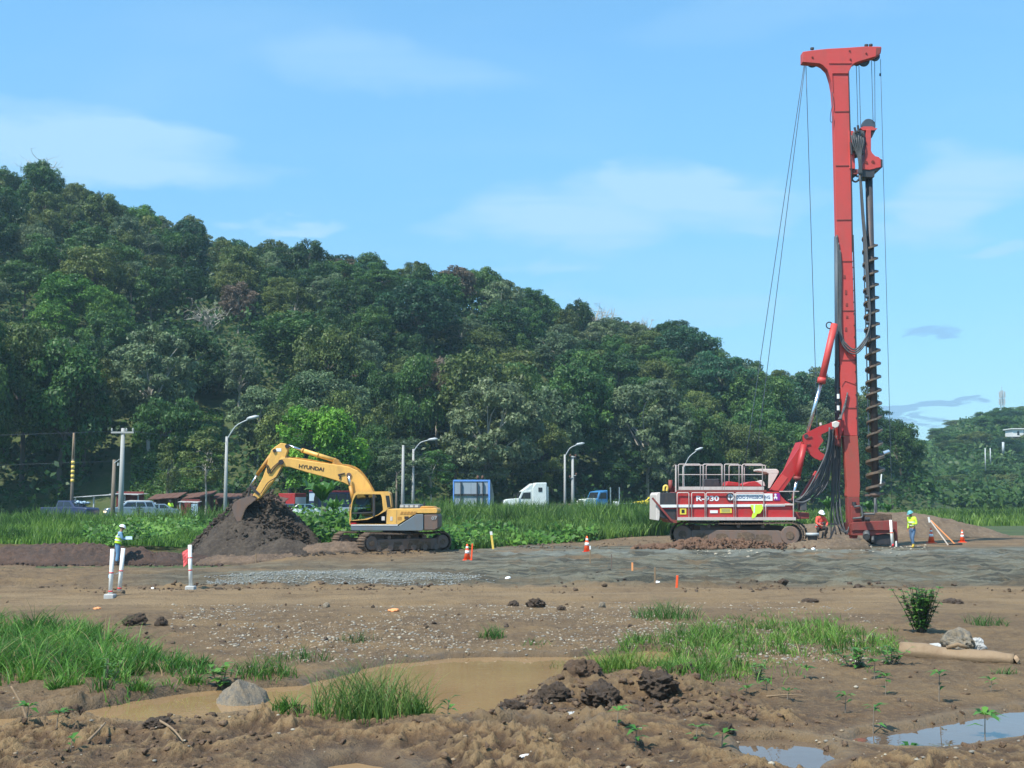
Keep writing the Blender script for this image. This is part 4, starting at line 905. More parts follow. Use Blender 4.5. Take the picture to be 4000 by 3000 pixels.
clump_field('low broken grass around the right patch', [(1300, 1375), (1500, 1335), (1800, 1320), (1960, 1370), (1990, 1420), (1860, 1460), (1640, 1500), (1420, 1500), (1290, 1440)], 150, 16, .08, .24, .014, (0.085, 0.20, 0.034), 5, .9, None, .12)
def tuft(u, v, n, rad, h, col, label, seed, w=0.014, bend=0.8):
    p = gD(u, v); r3 = np.random.RandomState(seed); a = r3.rand(n) * 6.28; r = rad * r3.rand(n) ** 0.7; x = p.x + r * np.cos(a); y = p.y + r * np.sin(a)
    hh = h * (0.5 + 0.6 * r3.rand(n)) * (1 - 0.4 * r / rad); vv, f, m = blades(x, y, ground_h(x, y) - 0.03, hh, w, r3, 5, bend)
    z0 = float(ground_h(np.array([p.x]), np.array([p.y]))[0]); vv = vv - np.array([p.x, p.y, z0])
    T = np.clip(0.5 + 0.25 * r3.normal(0, 1, n), 0, 1); o = link('grass_tuft', np_mesh('grass_tuft', vv, f, True, np.repeat(T, m)), 'grass_blade'); o.location = (p.x, p.y, z0); o.color = (*col, 1)
    return tag(o, label, 'grass tuft')
tuft(800, 1560, 620, 0.62, 0.80, (0.095, 0.18, 0.04), 'seeding grass tuft standing before the middle of the muddy puddle', 1, .012, .85)
tuft(905, 1562, 130, 0.16, 0.32, (0.085, 0.19, 0.03), 'small tuft at the right foot of the seeding grass', 2)
tuft(620, 1562, 150, 0.18, 0.26, (0.06, 0.16, 0.025), 'low green tuft in front of the puddle near the boulder', 3)
tuft(690, 1570, 60, 0.12, 0.2, (0.07, 0.17, 0.025), 'tiny tuft between the two bigger ones at the puddle edge', 13)
tuft(570, 1462, 240, 0.45, 0.42, (0.06, 0.15, 0.025), 'grass tuft on the bank above the boulder', 4)
tuft(650, 1425, 110, 0.5, 0.3, (0.045, 0.12, 0.022), 'dim weed patch on the pebbles behind the boulder', 5)
tuft(775, 1385, 90, 0.4, 0.28, (0.05, 0.10, 0.03), 'grey green weed among the pebbles', 6)
tuft(1065, 1378, 130, 0.25, 0.34, (0.05, 0.13, 0.025), 'lone dark green weed on the pebble bank', 7)
tuft(1440, 1335, 300, 0.7, 0.5, (0.055, 0.14, 0.03), 'round grass clump at the far end of the right patch', 8)
tuft(1330, 1440, 330, 0.5, 0.55, (0.10, 0.20, 0.03), 'tall grass clump at the right end of the puddle', 9)
tuft(1470, 1500, 260, 0.4, 0.34, (0.08, 0.19, 0.03), 'grass clump at the front of the right patch', 10)
tuft(1230, 1432, 60, 0.4, 0.4, (0.09, 0.17, 0.04), 'thin stalks standing in the puddle water', 11)
tuft(2130, 1350, 120, 0.4, 0.36, (0.05, 0.13, 0.03), 'dark tuft behind the stone at the right edge', 12)
tuft(2170, 1455, 60, 0.2, 0.2, (0.05, 0.12, 0.03), 'short tuft under the right end of the log', 14)
tuft(1790, 1395, 200, 0.5, 0.3, (0.07, 0.17, 0.03), 'grass clump on the mound left of the log', 15)
tuft(1160, 1395, 30, 0.3, 0.25, (0.07, 0.15, 0.03), 'few blades beside the pebbles over the puddle', 16)
# leafy shrub and seedlings
def leafy(name, u, v, nst, h, nleaf, ls, spread_, col, label, cat, seed, whorl=False, broad=0.32):
    p = gD(u, v); z0 = float(ground_h(np.array([p.x]), np.array([p.y]))[0]); r3 = np.random.RandomState(seed); e = empty(name, (p.x, p.y, z0), label, cat)
    st = MB(); LV, LN = [], []; vs, fs = [], []
    for s_ in range(nst):
        a = r3.rand() * 6.28; top = Vector((math.cos(a) * spread_ * r3.rand(), math.sin(a) * spread_ * r3.rand(), h * (0.65 + 0.35 * r3.rand()))) if nst > 1 else Vector((0.02, 0, h))
        q = catmull([Vector((top.x * .15, top.y * .15, -0.05)), Vector((top.x * .55, top.y * .55, top.z * .5)), top], 4); st.tube([k + Vector((p.x, p.y, z0)) for k in q], [0.006 * (1 + h) * (1 - .6 * i / (len(q) - 1)) for i in range(len(q))], 5)
        for i in range(nleaf):
            t = 0.25 + 0.75 * (i + r3.rand()) / nleaf
            if whorl: t = 0.93 + 0.07 * r3.rand() if r3.rand() < 0.75 else t
            c = q[min(int(t * (len(q) - 1)), len(q) - 1)]; b = r3.rand() * 6.28; el = 0.2 + 0.5 * r3.rand(); d = Vector((math.cos(b) * math.cos(el), math.sin(b) * math.cos(el), math.sin(el)))
            L_ = ls * (0.6 + 0.7 * r3.rand()); sd = d.cross(Vector((0, 0, 1))).normalized() * L_ * broad * 0.5; droop = Vector((0, 0, -L_ * 0.35)); n0 = len(vs)
            vs += [tuple(c), tuple(c + d * L_ * .45 + sd), tuple(c + d * L_ + droop), tuple(c + d * L_ * .45 - sd), tuple(c + d * L_ * .5 + Vector((0, 0, -0.04 * L_)))]
            fs += [(n0, n0 + 1, n0 + 4), (n0 + 1, n0 + 2, n0 + 4), (n0 + 2, n0 + 3, n0 + 4), (n0 + 3, n0, n0 + 4)]
    st.build('stem', 'bark_dark' if h > 0.6 else 'pole_wood', e)
    T = np.clip(0.5 + 0.25 * r3.normal(0, 1, len(vs) // 5), 0, 1); o = link('foliage', np_mesh('foliage', vs, fs, False, np.repeat(T, 5)), 'foliage', e); o.color = (*col, 1); return e
leafy('shrub', 1990, 1368, 44, 0.84, 40, 0.12, 0.52, (0.075, 0.20, 0.04), 'bushy upright green shrub on bare mud left of the half buried stone', 'shrub', 1, broad=.42)
leafy('weed', 965, 1552, 1, 0.36, 16, 0.16, 0.1, (0.055, 0.17, 0.03), 'single stemmed leafy weed at the near edge of the muddy puddle', 'weed', 2)
for i, (u, v, h, n, lab) in enumerate(((1888, 1470, .24, 12, 'seedling with arching leaves left above the blue puddle'), (1912, 1500, .24, 12, 'seedling leaning beside a white pebble'), (2028, 1520, .34, 12, 'tall stemmed seedling at the back edge of the blue puddle'), (1825, 1545, .2, 9, 'small seedling left of the blue puddle'), (1885, 1572, .28, 9, 'seedling standing in the left tip of the blue puddle'), (2125, 1580, .42, 18, 'spiky plant standing in the middle of the blue puddle'), (1332, 1600, .14, 10, 'pale green seedling in the mud below the clod heap'), (1372, 1622, .16, 12, 'bright seedling on the mud near the bottom'), (1503, 1608, .12, 10, 'low seedling left of the small mirror puddle'), (1558, 1618, .14, 9, 'seedling at the left rim of the small mirror puddle'), (1740, 1470, .14, 14, 'low rosette below the mound of grass'), (1655, 1505, .10, 9, 'tiny rosette among pebbles in front of the right grass'), (1610, 1508, .10, 9, 'tiny rosette left of another, near the grass patch'), (2140, 1498, .14, 9, 'drooping seedling near the right edge'), (55, 1600, .16, 14, 'dark green leafy sprout in the bottom left mud'), (120, 1612, .12, 12, 'bright sprout in the bottom left mud'), (150, 1650, .12, 10, 'lowest sprout at the bottom left'), (1700, 1520, .10, 8, 'pale rosette on wet mud'), (1960, 1600, .16, 10, 'seedling on the front rim of the blue puddle'))):
    leafy('seedling', u, v, 1, h, n, 0.13 + 0.14 * h, 0.05, (0.06, 0.185, 0.03), lab, 'seedling', 30 + i, True)
leafy('weed', 478, 1478, 5, .34, 8, .17, .2, (.09, .22, .035), 'broad leaved weed at the right end of the left grass', 'weed', 71, broad=.55)
leafy('weed', 232, 1500, 4, .42, 8, .14, .2, (.07, .18, .03), 'leafy weed in the front of the left grass', 'weed', 72, broad=.45)
leafy('weed', 1640, 1470, 5, .26, 9, .12, .25, (.09, .2, .04), 'broad leaved weed at the right foot of the right grass', 'weed', 73, broad=.5)
leafy('weed', 1850, 1440, 7, .26, 10, .15, .4, (.06, .18, .035), 'spreading dark weed left of the log', 'weed', 74, broad=.5)
leafy('weed', 1925, 1435, 6, .24, 10, .13, .35, (.07, .19, .035), 'spreading weed growing over the left end of the log', 'weed', 75, broad=.5)
# young plants in the field
for i, (u, v, h, w_, lab) in enumerate(((300, 1143, 2.3, .8, 'dark bushy young plant before the silver car'), (413, 1138, 2.0, .6, 'bushy young plant left of the dirt pile'), (640, 1130, 1.2, .5, 'small dark plant right of the dirt pile'))):
    leafy('young_plant', u, v, 14, h, 26, 0.30, w_, (0.045, 0.10, 0.022), lab, 'plant', 60 + i)
def banana(u, v, h, lab, seed, n=9):
    p = gD(u, v); e = empty('banana_plant', (p.x, p.y, -0.1), lab, 'banana plant'); r3 = np.random.RandomState(seed)
    MB().tube([(p.x, p.y, -0.3), (p.x + .05, p.y, h * .35), (p.x, p.y, h * .5)], [0.12, .1, .06], 8).build('stem', 'stem_green', e)
    for k in range(n):
        a = 6.28 * k / n + r3.rand() * .5; L_ = h * (0.5 + .25 * r3.rand()); wd = L_ * 0.13; vs, fs = [], []; m = 9
        for i in range(m):
            t = i / (m - 1); r = L_ * 0.55 * t; zc = h * .48 + L_ * (0.95 * t - 0.75 * t * t * (0.5 + .4 * r3.rand())); wi = wd * math.sin(math.pi * min(1, t * 1.02 + .04)) ** .6 * (0.8 + .35 * r3.rand()) + 0.01
            c = Vector((p.x + math.cos(a) * r, p.y + math.sin(a) * r, zc)); sd = Vector((-math.sin(a), math.cos(a), 0))
            vs += [c - sd * wi + Vector((0, 0, -.3 * wi)), c + Vector((0, 0, .03)), c + sd * wi + Vector((0, 0, -.3 * wi))]
        for i in range(m - 1):
            for q in range(2): fs.append((i * 3 + q, i * 3 + q + 1, i * 3 + 4 + q, i * 3 + 3 + q))
        b = MB().add(vs, fs); o = b.build('leaf', 'banana_leaf', e); 
paint('stem_green', (0.12, 0.16, 0.05), 0.7, 0.4); 
m, N, L, B = nodes_of('banana_leaf'); B.inputs['Base Color'].default_value = (0.07, 0.17, 0.03, 1); B.inputs['Roughness'].default_value = 0.4
tr = N.new('ShaderNodeBsdfTranslucent'); tr.inputs['Color'].default_value = (0.10, 0.24, 0.03, 1); mx = N.new('ShaderNodeMixShader'); mx.inputs[0].default_value = 0.35; L.new(B.outputs[0], mx.inputs[1]); L.new(tr.outputs[0], mx.inputs[2]); L.new(mx.outputs[0], N['Material Output'].inputs['Surface'])
banana(695, 1150, 4.6, 'tall banana plant in the creepers under the excavator boom', 1, 11)
banana(722, 1147, 3.0, 'shorter banana plant beside the tall one, near the cab', 2, 8)
banana(1735, 1133, 3.2, 'banana plant behind the hoses of the rig', 3); banana(1790, 1133, 3.0, 'banana plant just left of the mast foot', 4); banana(1880, 1131, 2.6, 'banana plant seen between mast and auger', 5); banana(1920, 1131, 2.4, 'banana plant right of the auger foot', 6)
# ================================================================ dirt heaps
def mound(name, label, cat, cx, cy, rx, ry, h, mat, seed, prof=1.0, rough=0.12, nr=46, na=110, z0=-0.05, skew=(0, 0), fine=1.0):
    rs = np.random.RandomState(seed); o = rs.rand(4) * 60; t = np.linspace(0, 1, nr); a = np.linspace(0, 2 * math.pi, na, endpoint=False)
    T, A_ = np.meshgrid(t, a, indexing='ij'); wob = 1 + 0.22 * (fbm(np.cos(A_) * 1.6 + o[0], np.sin(A_) * 1.6 + o[1], 3) - 0.5) * 2
    X = rx * T * np.cos(A_) * wob + skew[0] * (1 - T); Y = ry * T * np.sin(A_) * wob + skew[1] * (1 - T)
    Hh = h * np.clip(1 - T, 0, 1) ** prof * (1 - 0.15 * (1 - T) ** 4) * (1 if prof < 1.2 else 1)
    n = (fbm(X * 0.9 + o[2], Y * 0.9 + o[3], 4, 0.55) - 0.5) * 2; n2 = fbm(X * 3.2 + o[1], Y * 3.2 + o[2] + Hh * 2.2, 4, 0.65, True) - 0.55
    Hh = Hh + (rough * h * n + 0.10 * fine * n2 + 0.05 * fine * (fbm(X * 9, Y * 9 + Hh * 7, 3) - .5)) * smooth(1.0, 0.85, T) - 0.25 * smooth(0.93, 1, T)
    V = np.stack([X, Y, Hh], -1).reshape(-1, 3); idx = np.arange(nr * na).reshape(nr, na)
    nx = np.roll(idx, -1, 1); F = np.stack([idx[:-1], idx[1:], nx[1:], nx[:-1]], -1).reshape(-1, 4)
    ob = link(name, np_mesh(name, V, F, True), mat); ob.location = (cx, cy, z0); return tag(ob, label, cat)
CL_MESH = [hull_mesh('clod', 100 + i, 11, .75) for i in range(9)]
def scatter(name, label, cat, n, xy, zf, smin, smax, mat, seed, flat=0.6, power=2.5, sink=0.25, sub=None, meshes=None, tones=None):
    """many small lumps joined into one object (nobody could count them)"""
    rs = np.random.RandomState(seed); x, y = xy(rs, n); n = len(x); z = zf(x, y); s = smin + (smax - smin) * rs.rand(n) ** power; V, F = [], []; base = 0
    ms = meshes or CL_MESH; arrs = []
    for m_ in ms:
        co = np.empty(len(m_.vertices) * 3, np.float32); m_.vertices.foreach_get('co', co); tri = np.array([p.vertices[:] for p in m_.polygons]); arrs.append((co.reshape(-1, 3), tri))
    for k, (co, tri) in enumerate(arrs):
        sel = np.where(np.arange(n) % len(arrs) == k)[0]
        if not len(sel): continue
        a = rs.rand(len(sel)) * 6.28; ca, sa = np.cos(a)[:, None], np.sin(a)[:, None]; ss = s[sel][:, None]; st = (0.7 + .6 * rs.rand(len(sel)))[:, None]
        X = (co[:, 0] * ca * st - co[:, 1] * sa) * ss + x[sel][:, None]; Y = (co[:, 0] * sa * st + co[:, 1] * ca) * ss + y[sel][:, None]; Z = co[:, 2] * ss * flat / 0.62 * (0.8 + .5 * rs.rand(len(sel)))[:, None] + z[sel][:, None] + ss * (0.5 - sink) * flat
        V.append(np.stack([X, Y, Z], -1).reshape(-1, 3)); off = base + (np.arange(len(sel)) * len(co))[:, None, None]; F.append((tri[None] + off).reshape(-1, 3)); base += len(sel) * len(co)
    o = link(name, np_mesh(name, np.concatenate(V), np.concatenate(F), False), mat); return tag(o, label, cat, kind='stuff')
pile_c = at(1010, 2100, 56.0)
mound('dirt_pile', 'tall heap of grey brown dirt under the yellow bucket', 'dirt pile', pile_c.x, 56.1, 3.35, 3.5, 3.40, 'pile_dirt', 3, 0.88, 0.07, 130, 340, -0.42, (0.05, 0.0), 2.2)
mound('dirt_heap', 'low brown heap at the right foot of the tall dirt pile', 'dirt heap', at(1105, 2150, 53.2).x, 53.0, 1.9, 1.3, 1.0, 'pile_dirt', 4, 0.8, 0.2, 40, 120, -.35, fine=1.3)
mound('dirt_heap', 'rough mud heap before the far track of the excavator', 'dirt heap', at(1340, 2140, 53.3).x, 53.2, 2.2, 1.0, 0.5, 'track_mud', 5, 0.6, 0.3, 40, 140, 0, fine=1.6)
mound('dirt_heap', 'low crumbly spoil along the foot of the tall pile', 'dirt heap', at(1010, 2180, 51.4).x, 51.6, 3.4, 0.9, 0.42, 'track_mud', 9, 0.6, 0.3, 40, 140, -.4, fine=1.8)
mound('dirt_berm', 'long dark red brown dirt berm at the left, behind the man in the white helmet', 'dirt berm', at(250, 2190, 51).x, 51.8, 6.2, 1.6, 1.0, 'berm_dirt', 6, 0.55, 0.28, 60, 260, -0.52, fine=2.2)
mound('dirt_berm', 'lower dark berm continuing right towards the tall dirt pile', 'dirt berm', at(590, 2190, 51.5).x, 52.0, 3.4, 1.2, 0.62, 'berm_dirt', 7, 0.6, 0.25, 50, 200, -0.5, fine=2.0)
mound('dirt_mound', 'wide brown mound behind the walking man in the yellow jacket', 'dirt mound', at(3560, 2000, 75).x, 75, 5.6, 3.5, 1.9, 'mound_dirt', 8, 0.7, 0.12, 50, 200, -0.2, (-1.5, 0))
mound('dirt_mound', 'brown mound behind the squatting man at the rig', 'dirt mound', at(3170, 2000, 69).x, 69, 3.2, 2.5, 1.35, 'mound_dirt', 12, 0.7, 0.15, 50, 160, -0.2)
mound('clod_heap', 'heap of red clods before the near track of the red rig', 'clod heap', at(2790, 2140, 56.8).x, 56.6, 3.7, 0.9, 0.30, 'clod_red', 13, 0.6, 0.5, 40, 200, 0, fine=1.6)
mound('clod_heap', 'higher lumpy red heap at the left end of the near track', 'clod heap', at(2710, 2140, 56.8).x, 56.9, 1.5, .8, .62, 'clod_red', 16, .8, .35, 30, 120, 0, fine=2.2)
mound('clod_heap', 'small heap of clods and stones before the squatting man', 'clod heap', at(3215, 2150, 57.0).x, 56.6, 2.1, 0.9, 0.46, 'mound_dirt', 14, 0.6, 0.35, 40, 160, 0, fine=2.0)
# ================================================================ excavator
K1 = conv(700, 1650, 2.0109)
YE = 54.6; YN = 53.25
EX = empty('excavator', (at(1560, 2148, YE).x, YE, 0.0), 'yellow crawler excavator digging into the tall dirt pile', 'excavator')
def o1(pts, Y): return outline(K1, pts, Y)
def e1(x, y, Y): return W(K1, x, y, Y)
# boom
YB0, YB1 = 54.35, 54.85
boom = MB().prism(o1([(782, 300), (800, 280), (845, 275), (1000, 300), (1240, 333), (1330, 348), (1400, 378), (1452, 428), (1500, 496), (1545, 590), (1400, 600), (1370, 548), (1335, 497), (1290, 474), (1150, 432), (1000, 392), (870, 352), (812, 345), (785, 325)], YB0), YB0, YB1).build('boom', 'yellow_paint', EX, bevel=0.025)
for dz, dy in ((0, 0.12), (-9, 0.28)):
    q = [e1(x, y + dz, YB0 + dy) for x, y in ((850, 278), (1000, 300), (1130, 322), (1245, 338), (1330, 345), (1395, 368), (1448, 415), (1497, 486), (1535, 555))]
    MB().tube(catmull(q, 4), 0.025, 6).build('hydraulic_pipe', 'yellow_dark', boom)
q = [e1(x, y, YB0 - 0.03) for x, y in ((1300, 400), (1265, 408), (1250, 412), (1268, 425), (1258, 445))]
MB().tube(catmull(q, 4), 0.03, 6).build('hose', 'rubber', boom)
MB().tube(catmull([e1(x, y, YB0 - 0.03) for x, y in ((1330, 410), (1328, 450), (1338, 485), (1355, 520))], 4), 0.045, 6).build('hose', 'rubber', boom)
MB().cyl(e1(1333, 415, YB0 - 0.06), e1(1333, 415, YB1 + .06), 0.115, 16).build('pin', 'rust_grey', boom)
MB().cyl(e1(800, 312, YB0 - 0.10), e1(800, 312, YB1 + .1), 0.12, 16).build('pin', 'dark_steel', boom)
text_part('lettering', 'HYUNDAI', 'letter_black', boom, e1(938, 357, YB0 - 0.012), 197 / 2.0109 / F_PX * YB0, -math.atan2(28, 197), 0.004, 0.02, height=30 / 2.0109 / F_PX * YB0)
# boom cylinders (pair) below the boom
for yy in (YB0 - 0.17, YB1 + 0.17):
    c = MB().cyl(e1(1372, 640, yy), e1(1345, 500, yy), 0.085, 12).build('boom_cylinder', 'yellow_dark', EX, True)
    MB().cyl(e1(1345, 500, yy), e1(1333, 420, yy), 0.05, 10).build('rod', 'chrome', c, True)
# arm cylinder on top
YM = (YB0 + YB1) / 2
c = MB().cyl(e1(962, 218, YM), e1(1238, 303, YM), 0.098, 16).build('arm_cylinder', 'yellow_paint', EX, True)
MB().cyl(e1(852, 178, YM), e1(965, 219, YM), 0.05, 12).build('rod', 'chrome', c, True)
for f in (0.02, 0.45, 0.93):
    p, q = e1(962, 218, YM), e1(1238, 303, YM); d = (q - p)
    MB().cyl(p + d * f, p + d * (f + 0.035), 0.115, 16).build('collar', 'yellow_dark', c, True)
MB().prism(o1([(1215, 285), (1250, 292), (1262, 312), (1300, 345), (1200, 332)], YM - .14), YM - .14, YM + .14).build('cylinder_bracket', 'yellow_dark', EX, bevel=0.01)
# stick
YS0, YS1 = YM - 0.17, YM + 0.17
st = MB().prism(o1([(722, 218), (757, 188), (800, 160), (848, 170), (862, 195), (842, 245), (828, 292), (806, 345), (768, 420), (700, 512), (640, 588), (600, 612), (572, 585), (612, 515), (655, 435), (682, 360), (700, 290)], YS0), YS0, YS1).build('stick', 'yellow_paint', EX, bevel=0.02)
for a, b, r in ((848, 186, .10), (748, 222, .08), (588, 592, .09)):
    MB().cyl(e1(a, b, YS0 - .07), e1(a, b, YS1 + .07), r, 14).build('pin', 'dark_steel', st)
MB().box(e1(766, 0, YS0).x, e1(806, 0, YS0).x, YS0 - 0.012, YS0 + .02, e1(0, 228, YS0).z, e1(0, 203, YS0).z).build('label_plate', 'white_paint', st)
for k, off in enumerate((0, 14)):
    MB().tube(catmull([e1(x + off, y, YS0 - 0.05) for x, y in ((850, 270), (800, 300), (740, 350), (700, 400), (690, 350), (672, 330))], 4), 0.022, 6).build('hose', 'rubber', st)
MB().tube(catmull([e1(x, y, YS0 - 0.05) for x, y in ((800, 370), (760, 430), (700, 470), (665, 520), (640, 560))], 4), 0.022, 6).build('hose', 'rubber', st)
c = MB().cyl(e1(742, 228, YM), e1(612, 412, YM), 0.085, 14).build('bucket_cylinder', 'yellow_dark', EX, True)
MB().cyl(e1(612, 412, YM), e1(556, 500, YM), 0.045, 10).build('rod', 'chrome', c, True)
for yy in (YM - .2, YM + .2):
    MB().beam(e1(556, 498, yy), e1(543, 590, yy), 0.05, 0.12).build('bucket_link', 'dark_steel', EX)
    MB().beam(e1(556, 500, yy), e1(628, 565, yy), 0.05, 0.10).build('bucket_link', 'dark_steel', EX)
# bucket: a curved shell open to the right, with side plates and teeth
YK0, YK1 = YM - 0.58, YM + 0.58
prof = [(560, 580), (520, 590), (470, 605), (428, 632), (412, 668), (424, 715), (445, 760), (464, 800), (480, 834)]
def shell(pr, th, y0, y1=None):
    oo = o1(pr, y0); n = len(oo); inn = []
    for i in range(n):
        a = oo[max(i - 1, 0)]; b = oo[min(i + 1, n - 1)]; dx, dz = b[0] - a[0], b[1] - a[1]; l = math.hypot(dx, dz); inn.append((oo[i][0] - dz / l * th, oo[i][1] + dx / l * th))
    return oo + inn[::-1]
bk = MB().prism(shell(prof, 0.05, YK0), YK0, YK1).build('bucket', 'rust_grey', EX, bevel=0.006)
side = [(562, 580), (520, 592), (470, 607), (430, 634), (415, 668), (428, 715), (448, 758), (468, 800), (482, 828), (494, 800), (488, 765), (508, 700), (535, 655), (575, 628), (605, 598)]
for y0 in (YK0 - 0.005, YK1 - 0.03): MB().prism(o1(side, y0), y0, y0 + 0.035).build('side_plate', 'rust_grey' , bk)
rim = [(482, 830), (497, 798), (492, 765), (512, 700), (540, 655), (578, 628)]
for y0 in (YK0 - 0.02, YK1 - 0.02): MB().prism(shell(rim, 0.05, y0), y0, y0 + 0.05).build('rim', 'track_mud', bk)
for k in range(5):
    yy = YK0 + 0.1 + k * (1.16 - .2) / 4; p = e1(480, 826, yy); MB().tube([p + Vector((-.03, 0, .05)), p + Vector((0.02, 0, -0.10)), p + Vector((0.07, 0, -0.22))], [0.06, 0.05, 0.015], 6).build('tooth', 'auger_steel', bk)
for yy in (YM - .2, YM + .2): MB().prism(o1([(525, 592), (545, 570), (610, 585), (600, 615), (560, 625)], yy), yy - .02, yy + .02).build('lug', 'rust_grey', bk)
# house
hou = MB().prism(o1([(1630, 680), (2020, 674), (2030, 694), (2022, 714), (1862, 714), (1722, 802), (1350, 802), (1345, 812), (1338, 800), (1340, 770), (1480, 760), (1560, 725), (1625, 690)], YN), YN, YE + 1.35).build('engine_house', 'yellow_paint', EX, bevel=0.02)
MB().prism(o1([(1346, 812), (1722, 812), (1862, 722), (1918, 722), (1918, 842), (1905, 852), (1352, 850)], YN - .02), YN - .02, YE + 1.37).build('lower_skirt', 'machine_grey', EX, bevel=0.02)
MB().prism(o1([(1350, 803), (1722, 803), (1712, 810), (1350, 810)], YN - .035), YN - .035, YN).build('stripe', 'white_paint', EX)
cw = MB().prism(o1([(1920, 720), (2028, 720), (2036, 740), (2036, 832), (2005, 850), (1920, 850)], YN + .02), YN + .02, YE + 1.33).build('counterweight', 'rust_grey', EX, bevel=0.05)
text_part('number', '07', 'lamp_grey', cw, e1(1982, 765, YN + 0.0), 42 / 2.0109 / F_PX * YN, 0, 0.006, 0.01, height=26 / 2.0109 / F_PX * YN)
MB().box(e1(1358, 0, YN).x, e1(1402, 0, YN).x, YN - .03, YN, e1(0, 799, YN).z, e1(0, 788, YN).z).build('marker_light', 'tail_light', EX)
for x0, x1, y0, y1, m_ in ((1665, 1683, 740, 772, 'cream'), (1722, 1752, 742, 765, 'yellow_dark'), (1775, 1808, 738, 760, 'letter_black'), (1598, 1622, 738, 770, 'cream')):
    MB().box(e1(x0, 0, YN).x, e1(x1, 0, YN).x, YN - .012, YN + .01, e1(0, y1, YN).z, e1(0, y0, YN).z).build('decal', m_, hou)
for k in range(5): MB().prism(o1([(1735 + 25 * k, 724), (1745 + 25 * k, 700), (1763 + 25 * k, 700), (1755 + 25 * k, 724)], YN - .012), YN - .012, YN + .01).build('vent_slat', 'yellow_dark', hou)
for xx in (1632, 1714): MB().box(e1(xx, 0, YN).x, e1(xx + 2.5, 0, YN).x, YN - .006, YN + .01, e1(0, 800, YN).z, e1(0, 690, YN).z).build('panel_gap', 'rust_grey', hou)
MB().prism(o1([(1730, 674), (1735, 643), (1890, 643), (1898, 674)], YN + .5), YN + .5, YE + .9).build('engine_grille', 'machine_grey', EX, bevel=0.02)
for k in range(4): MB().box(e1(1742 + 38 * k, 0, YN + .5).x, e1(1768 + 38 * k, 0, YN + .5).x, YN + .48, YN + .52, e1(0, 668, YN).z, e1(0, 650, YN).z).build('vent_slat', 'lamp_grey', hou)
MB().prism(o1([(1890, 676), (1900, 658), (1995, 660), (2015, 676)], YN + .3), YN + .3, YE + 1.0).build('tail_hood', 'yellow_dark', EX, bevel=0.03)
MB().cyl(e1(1925, 660, YE), e1(1925, 630, YE), 0.04, 8).build('exhaust_pipe', 'dark_steel', EX)
# cab
YC1 = YN + 0.98
cabp = [(1338, 800), (1336, 760), (1350, 640), (1372, 560), (1392, 546), (1640, 543), (1656, 558), (1668, 668), (1632, 682), (1626, 802)]
glassp = [(1352, 772), (1350, 700), (1362, 620), (1384, 572), (1400, 564), (1582, 564), (1592, 590), (1602, 690), (1566, 722), (1500, 748), (1420, 766)]
def frame_plate(b, outer, inner, Y, th):
    """plate with a hole: quads between two outlines resampled to equal counts"""
    def res(poly, n, a0):
        P = o1(poly, Y); cx_ = sum(p[0] for p in o1(inner, Y)) / len(inner); cz_ = sum(p[1] for p in o1(inner, Y)) / len(inner); out = []
        for k in range(n):
            a = 2 * math.pi * k / n; dx, dz = math.cos(a), math.sin(a); best = 0
            for i in range(len(P)):
                x1, z1 = P[i][0] - cx_, P[i][1] - cz_; x2, z2 = P[(i + 1) % len(P)][0] - cx_, P[(i + 1) % len(P)][1] - cz_
                den = dx * (z2 - z1) - dz * (x2 - x1)
                if abs(den) < 1e-9: continue
                t = (x1 * (z2 - z1) - z1 * (x2 - x1)) / den; s = (x1 * dz - z1 * dx) / den
                if t > 0 and -1e-6 <= s <= 1 + 1e-6: best = max(best, t)
            out.append((cx_ + dx * best, cz_ + dz * best))
        return out
    n = 72; A, Bp = res(outer, n, 0), res(inner, n, 0); vs = []
    for y in (Y, Y + th):
        vs += [(x, y, z) for x, z in A] + [(x, y, z) for x, z in Bp]
    fs = []
    for k in range(n):
        j = (k + 1) % n; fs += [(k, j, n + j, n + k), (2 * n + k, 3 * n + k, 3 * n + j, 2 * n + j), (k, 2 * n + k, 2 * n + j, j), (n + k, n + j, 3 * n + j, 3 * n + k)]
    return b.add(vs, fs)
b = MB(); frame_plate(b, cabp, glassp, YN, 0.06); frame_plate(b, cabp, glassp, YC1 - .06, 0.06)
cab = b.build('cab', 'yellow_paint', EX)
MB().prism(o1([(1375, 560), (1392, 545), (1640, 542), (1656, 557), (1657, 564), (1372, 566)], YN + .06), YN + .06, YC1 - .06).build('roof', 'yellow_paint', cab)
MB().prism(o1([(1592, 566), (1657, 564), (1668, 668), (1632, 682), (1604, 690)], YN + .06), YN + .06, YC1 - .06).build('rear_pillar', 'yellow_dark', cab)
MB().prism(o1([(1620, 575), (1650, 575), (1662, 665), (1634, 668)], YN - .01), YN - .01, YN + .005).build('rear_window', 'window_dark', cab)
MB().prism(o1([(1336, 778), (1500, 755), (1600, 700), (1626, 802), (1338, 800)], YN + .06), YN + .06, YC1 - .06).build('floor_box', 'machine_grey', cab)
MB().prism(o1([(1518, 564), (1534, 564), (1538, 738), (1522, 742)], YN - .01), YN - .01, YN + .05).build('door_pillar', 'dark_steel', cab)
MB().prism(o1([(1352, 708), (1520, 702), (1520, 712), (1352, 718)], YN - .008), YN - .008, YN + .03).build('door_bar', 'dark_steel', cab)
for pr in ([(1354, 770), (1352, 702), (1364, 622), (1386, 572), (1402, 566), (1517, 566), (1520, 740), (1420, 764)], [(1536, 566), (1580, 566), (1590, 590), (1600, 688), (1566, 720), (1540, 734)]):
    MB().prism(o1(pr, YN + .02), YN + .02, YN + .028).build('window_pane', 'cab_glass', cab)
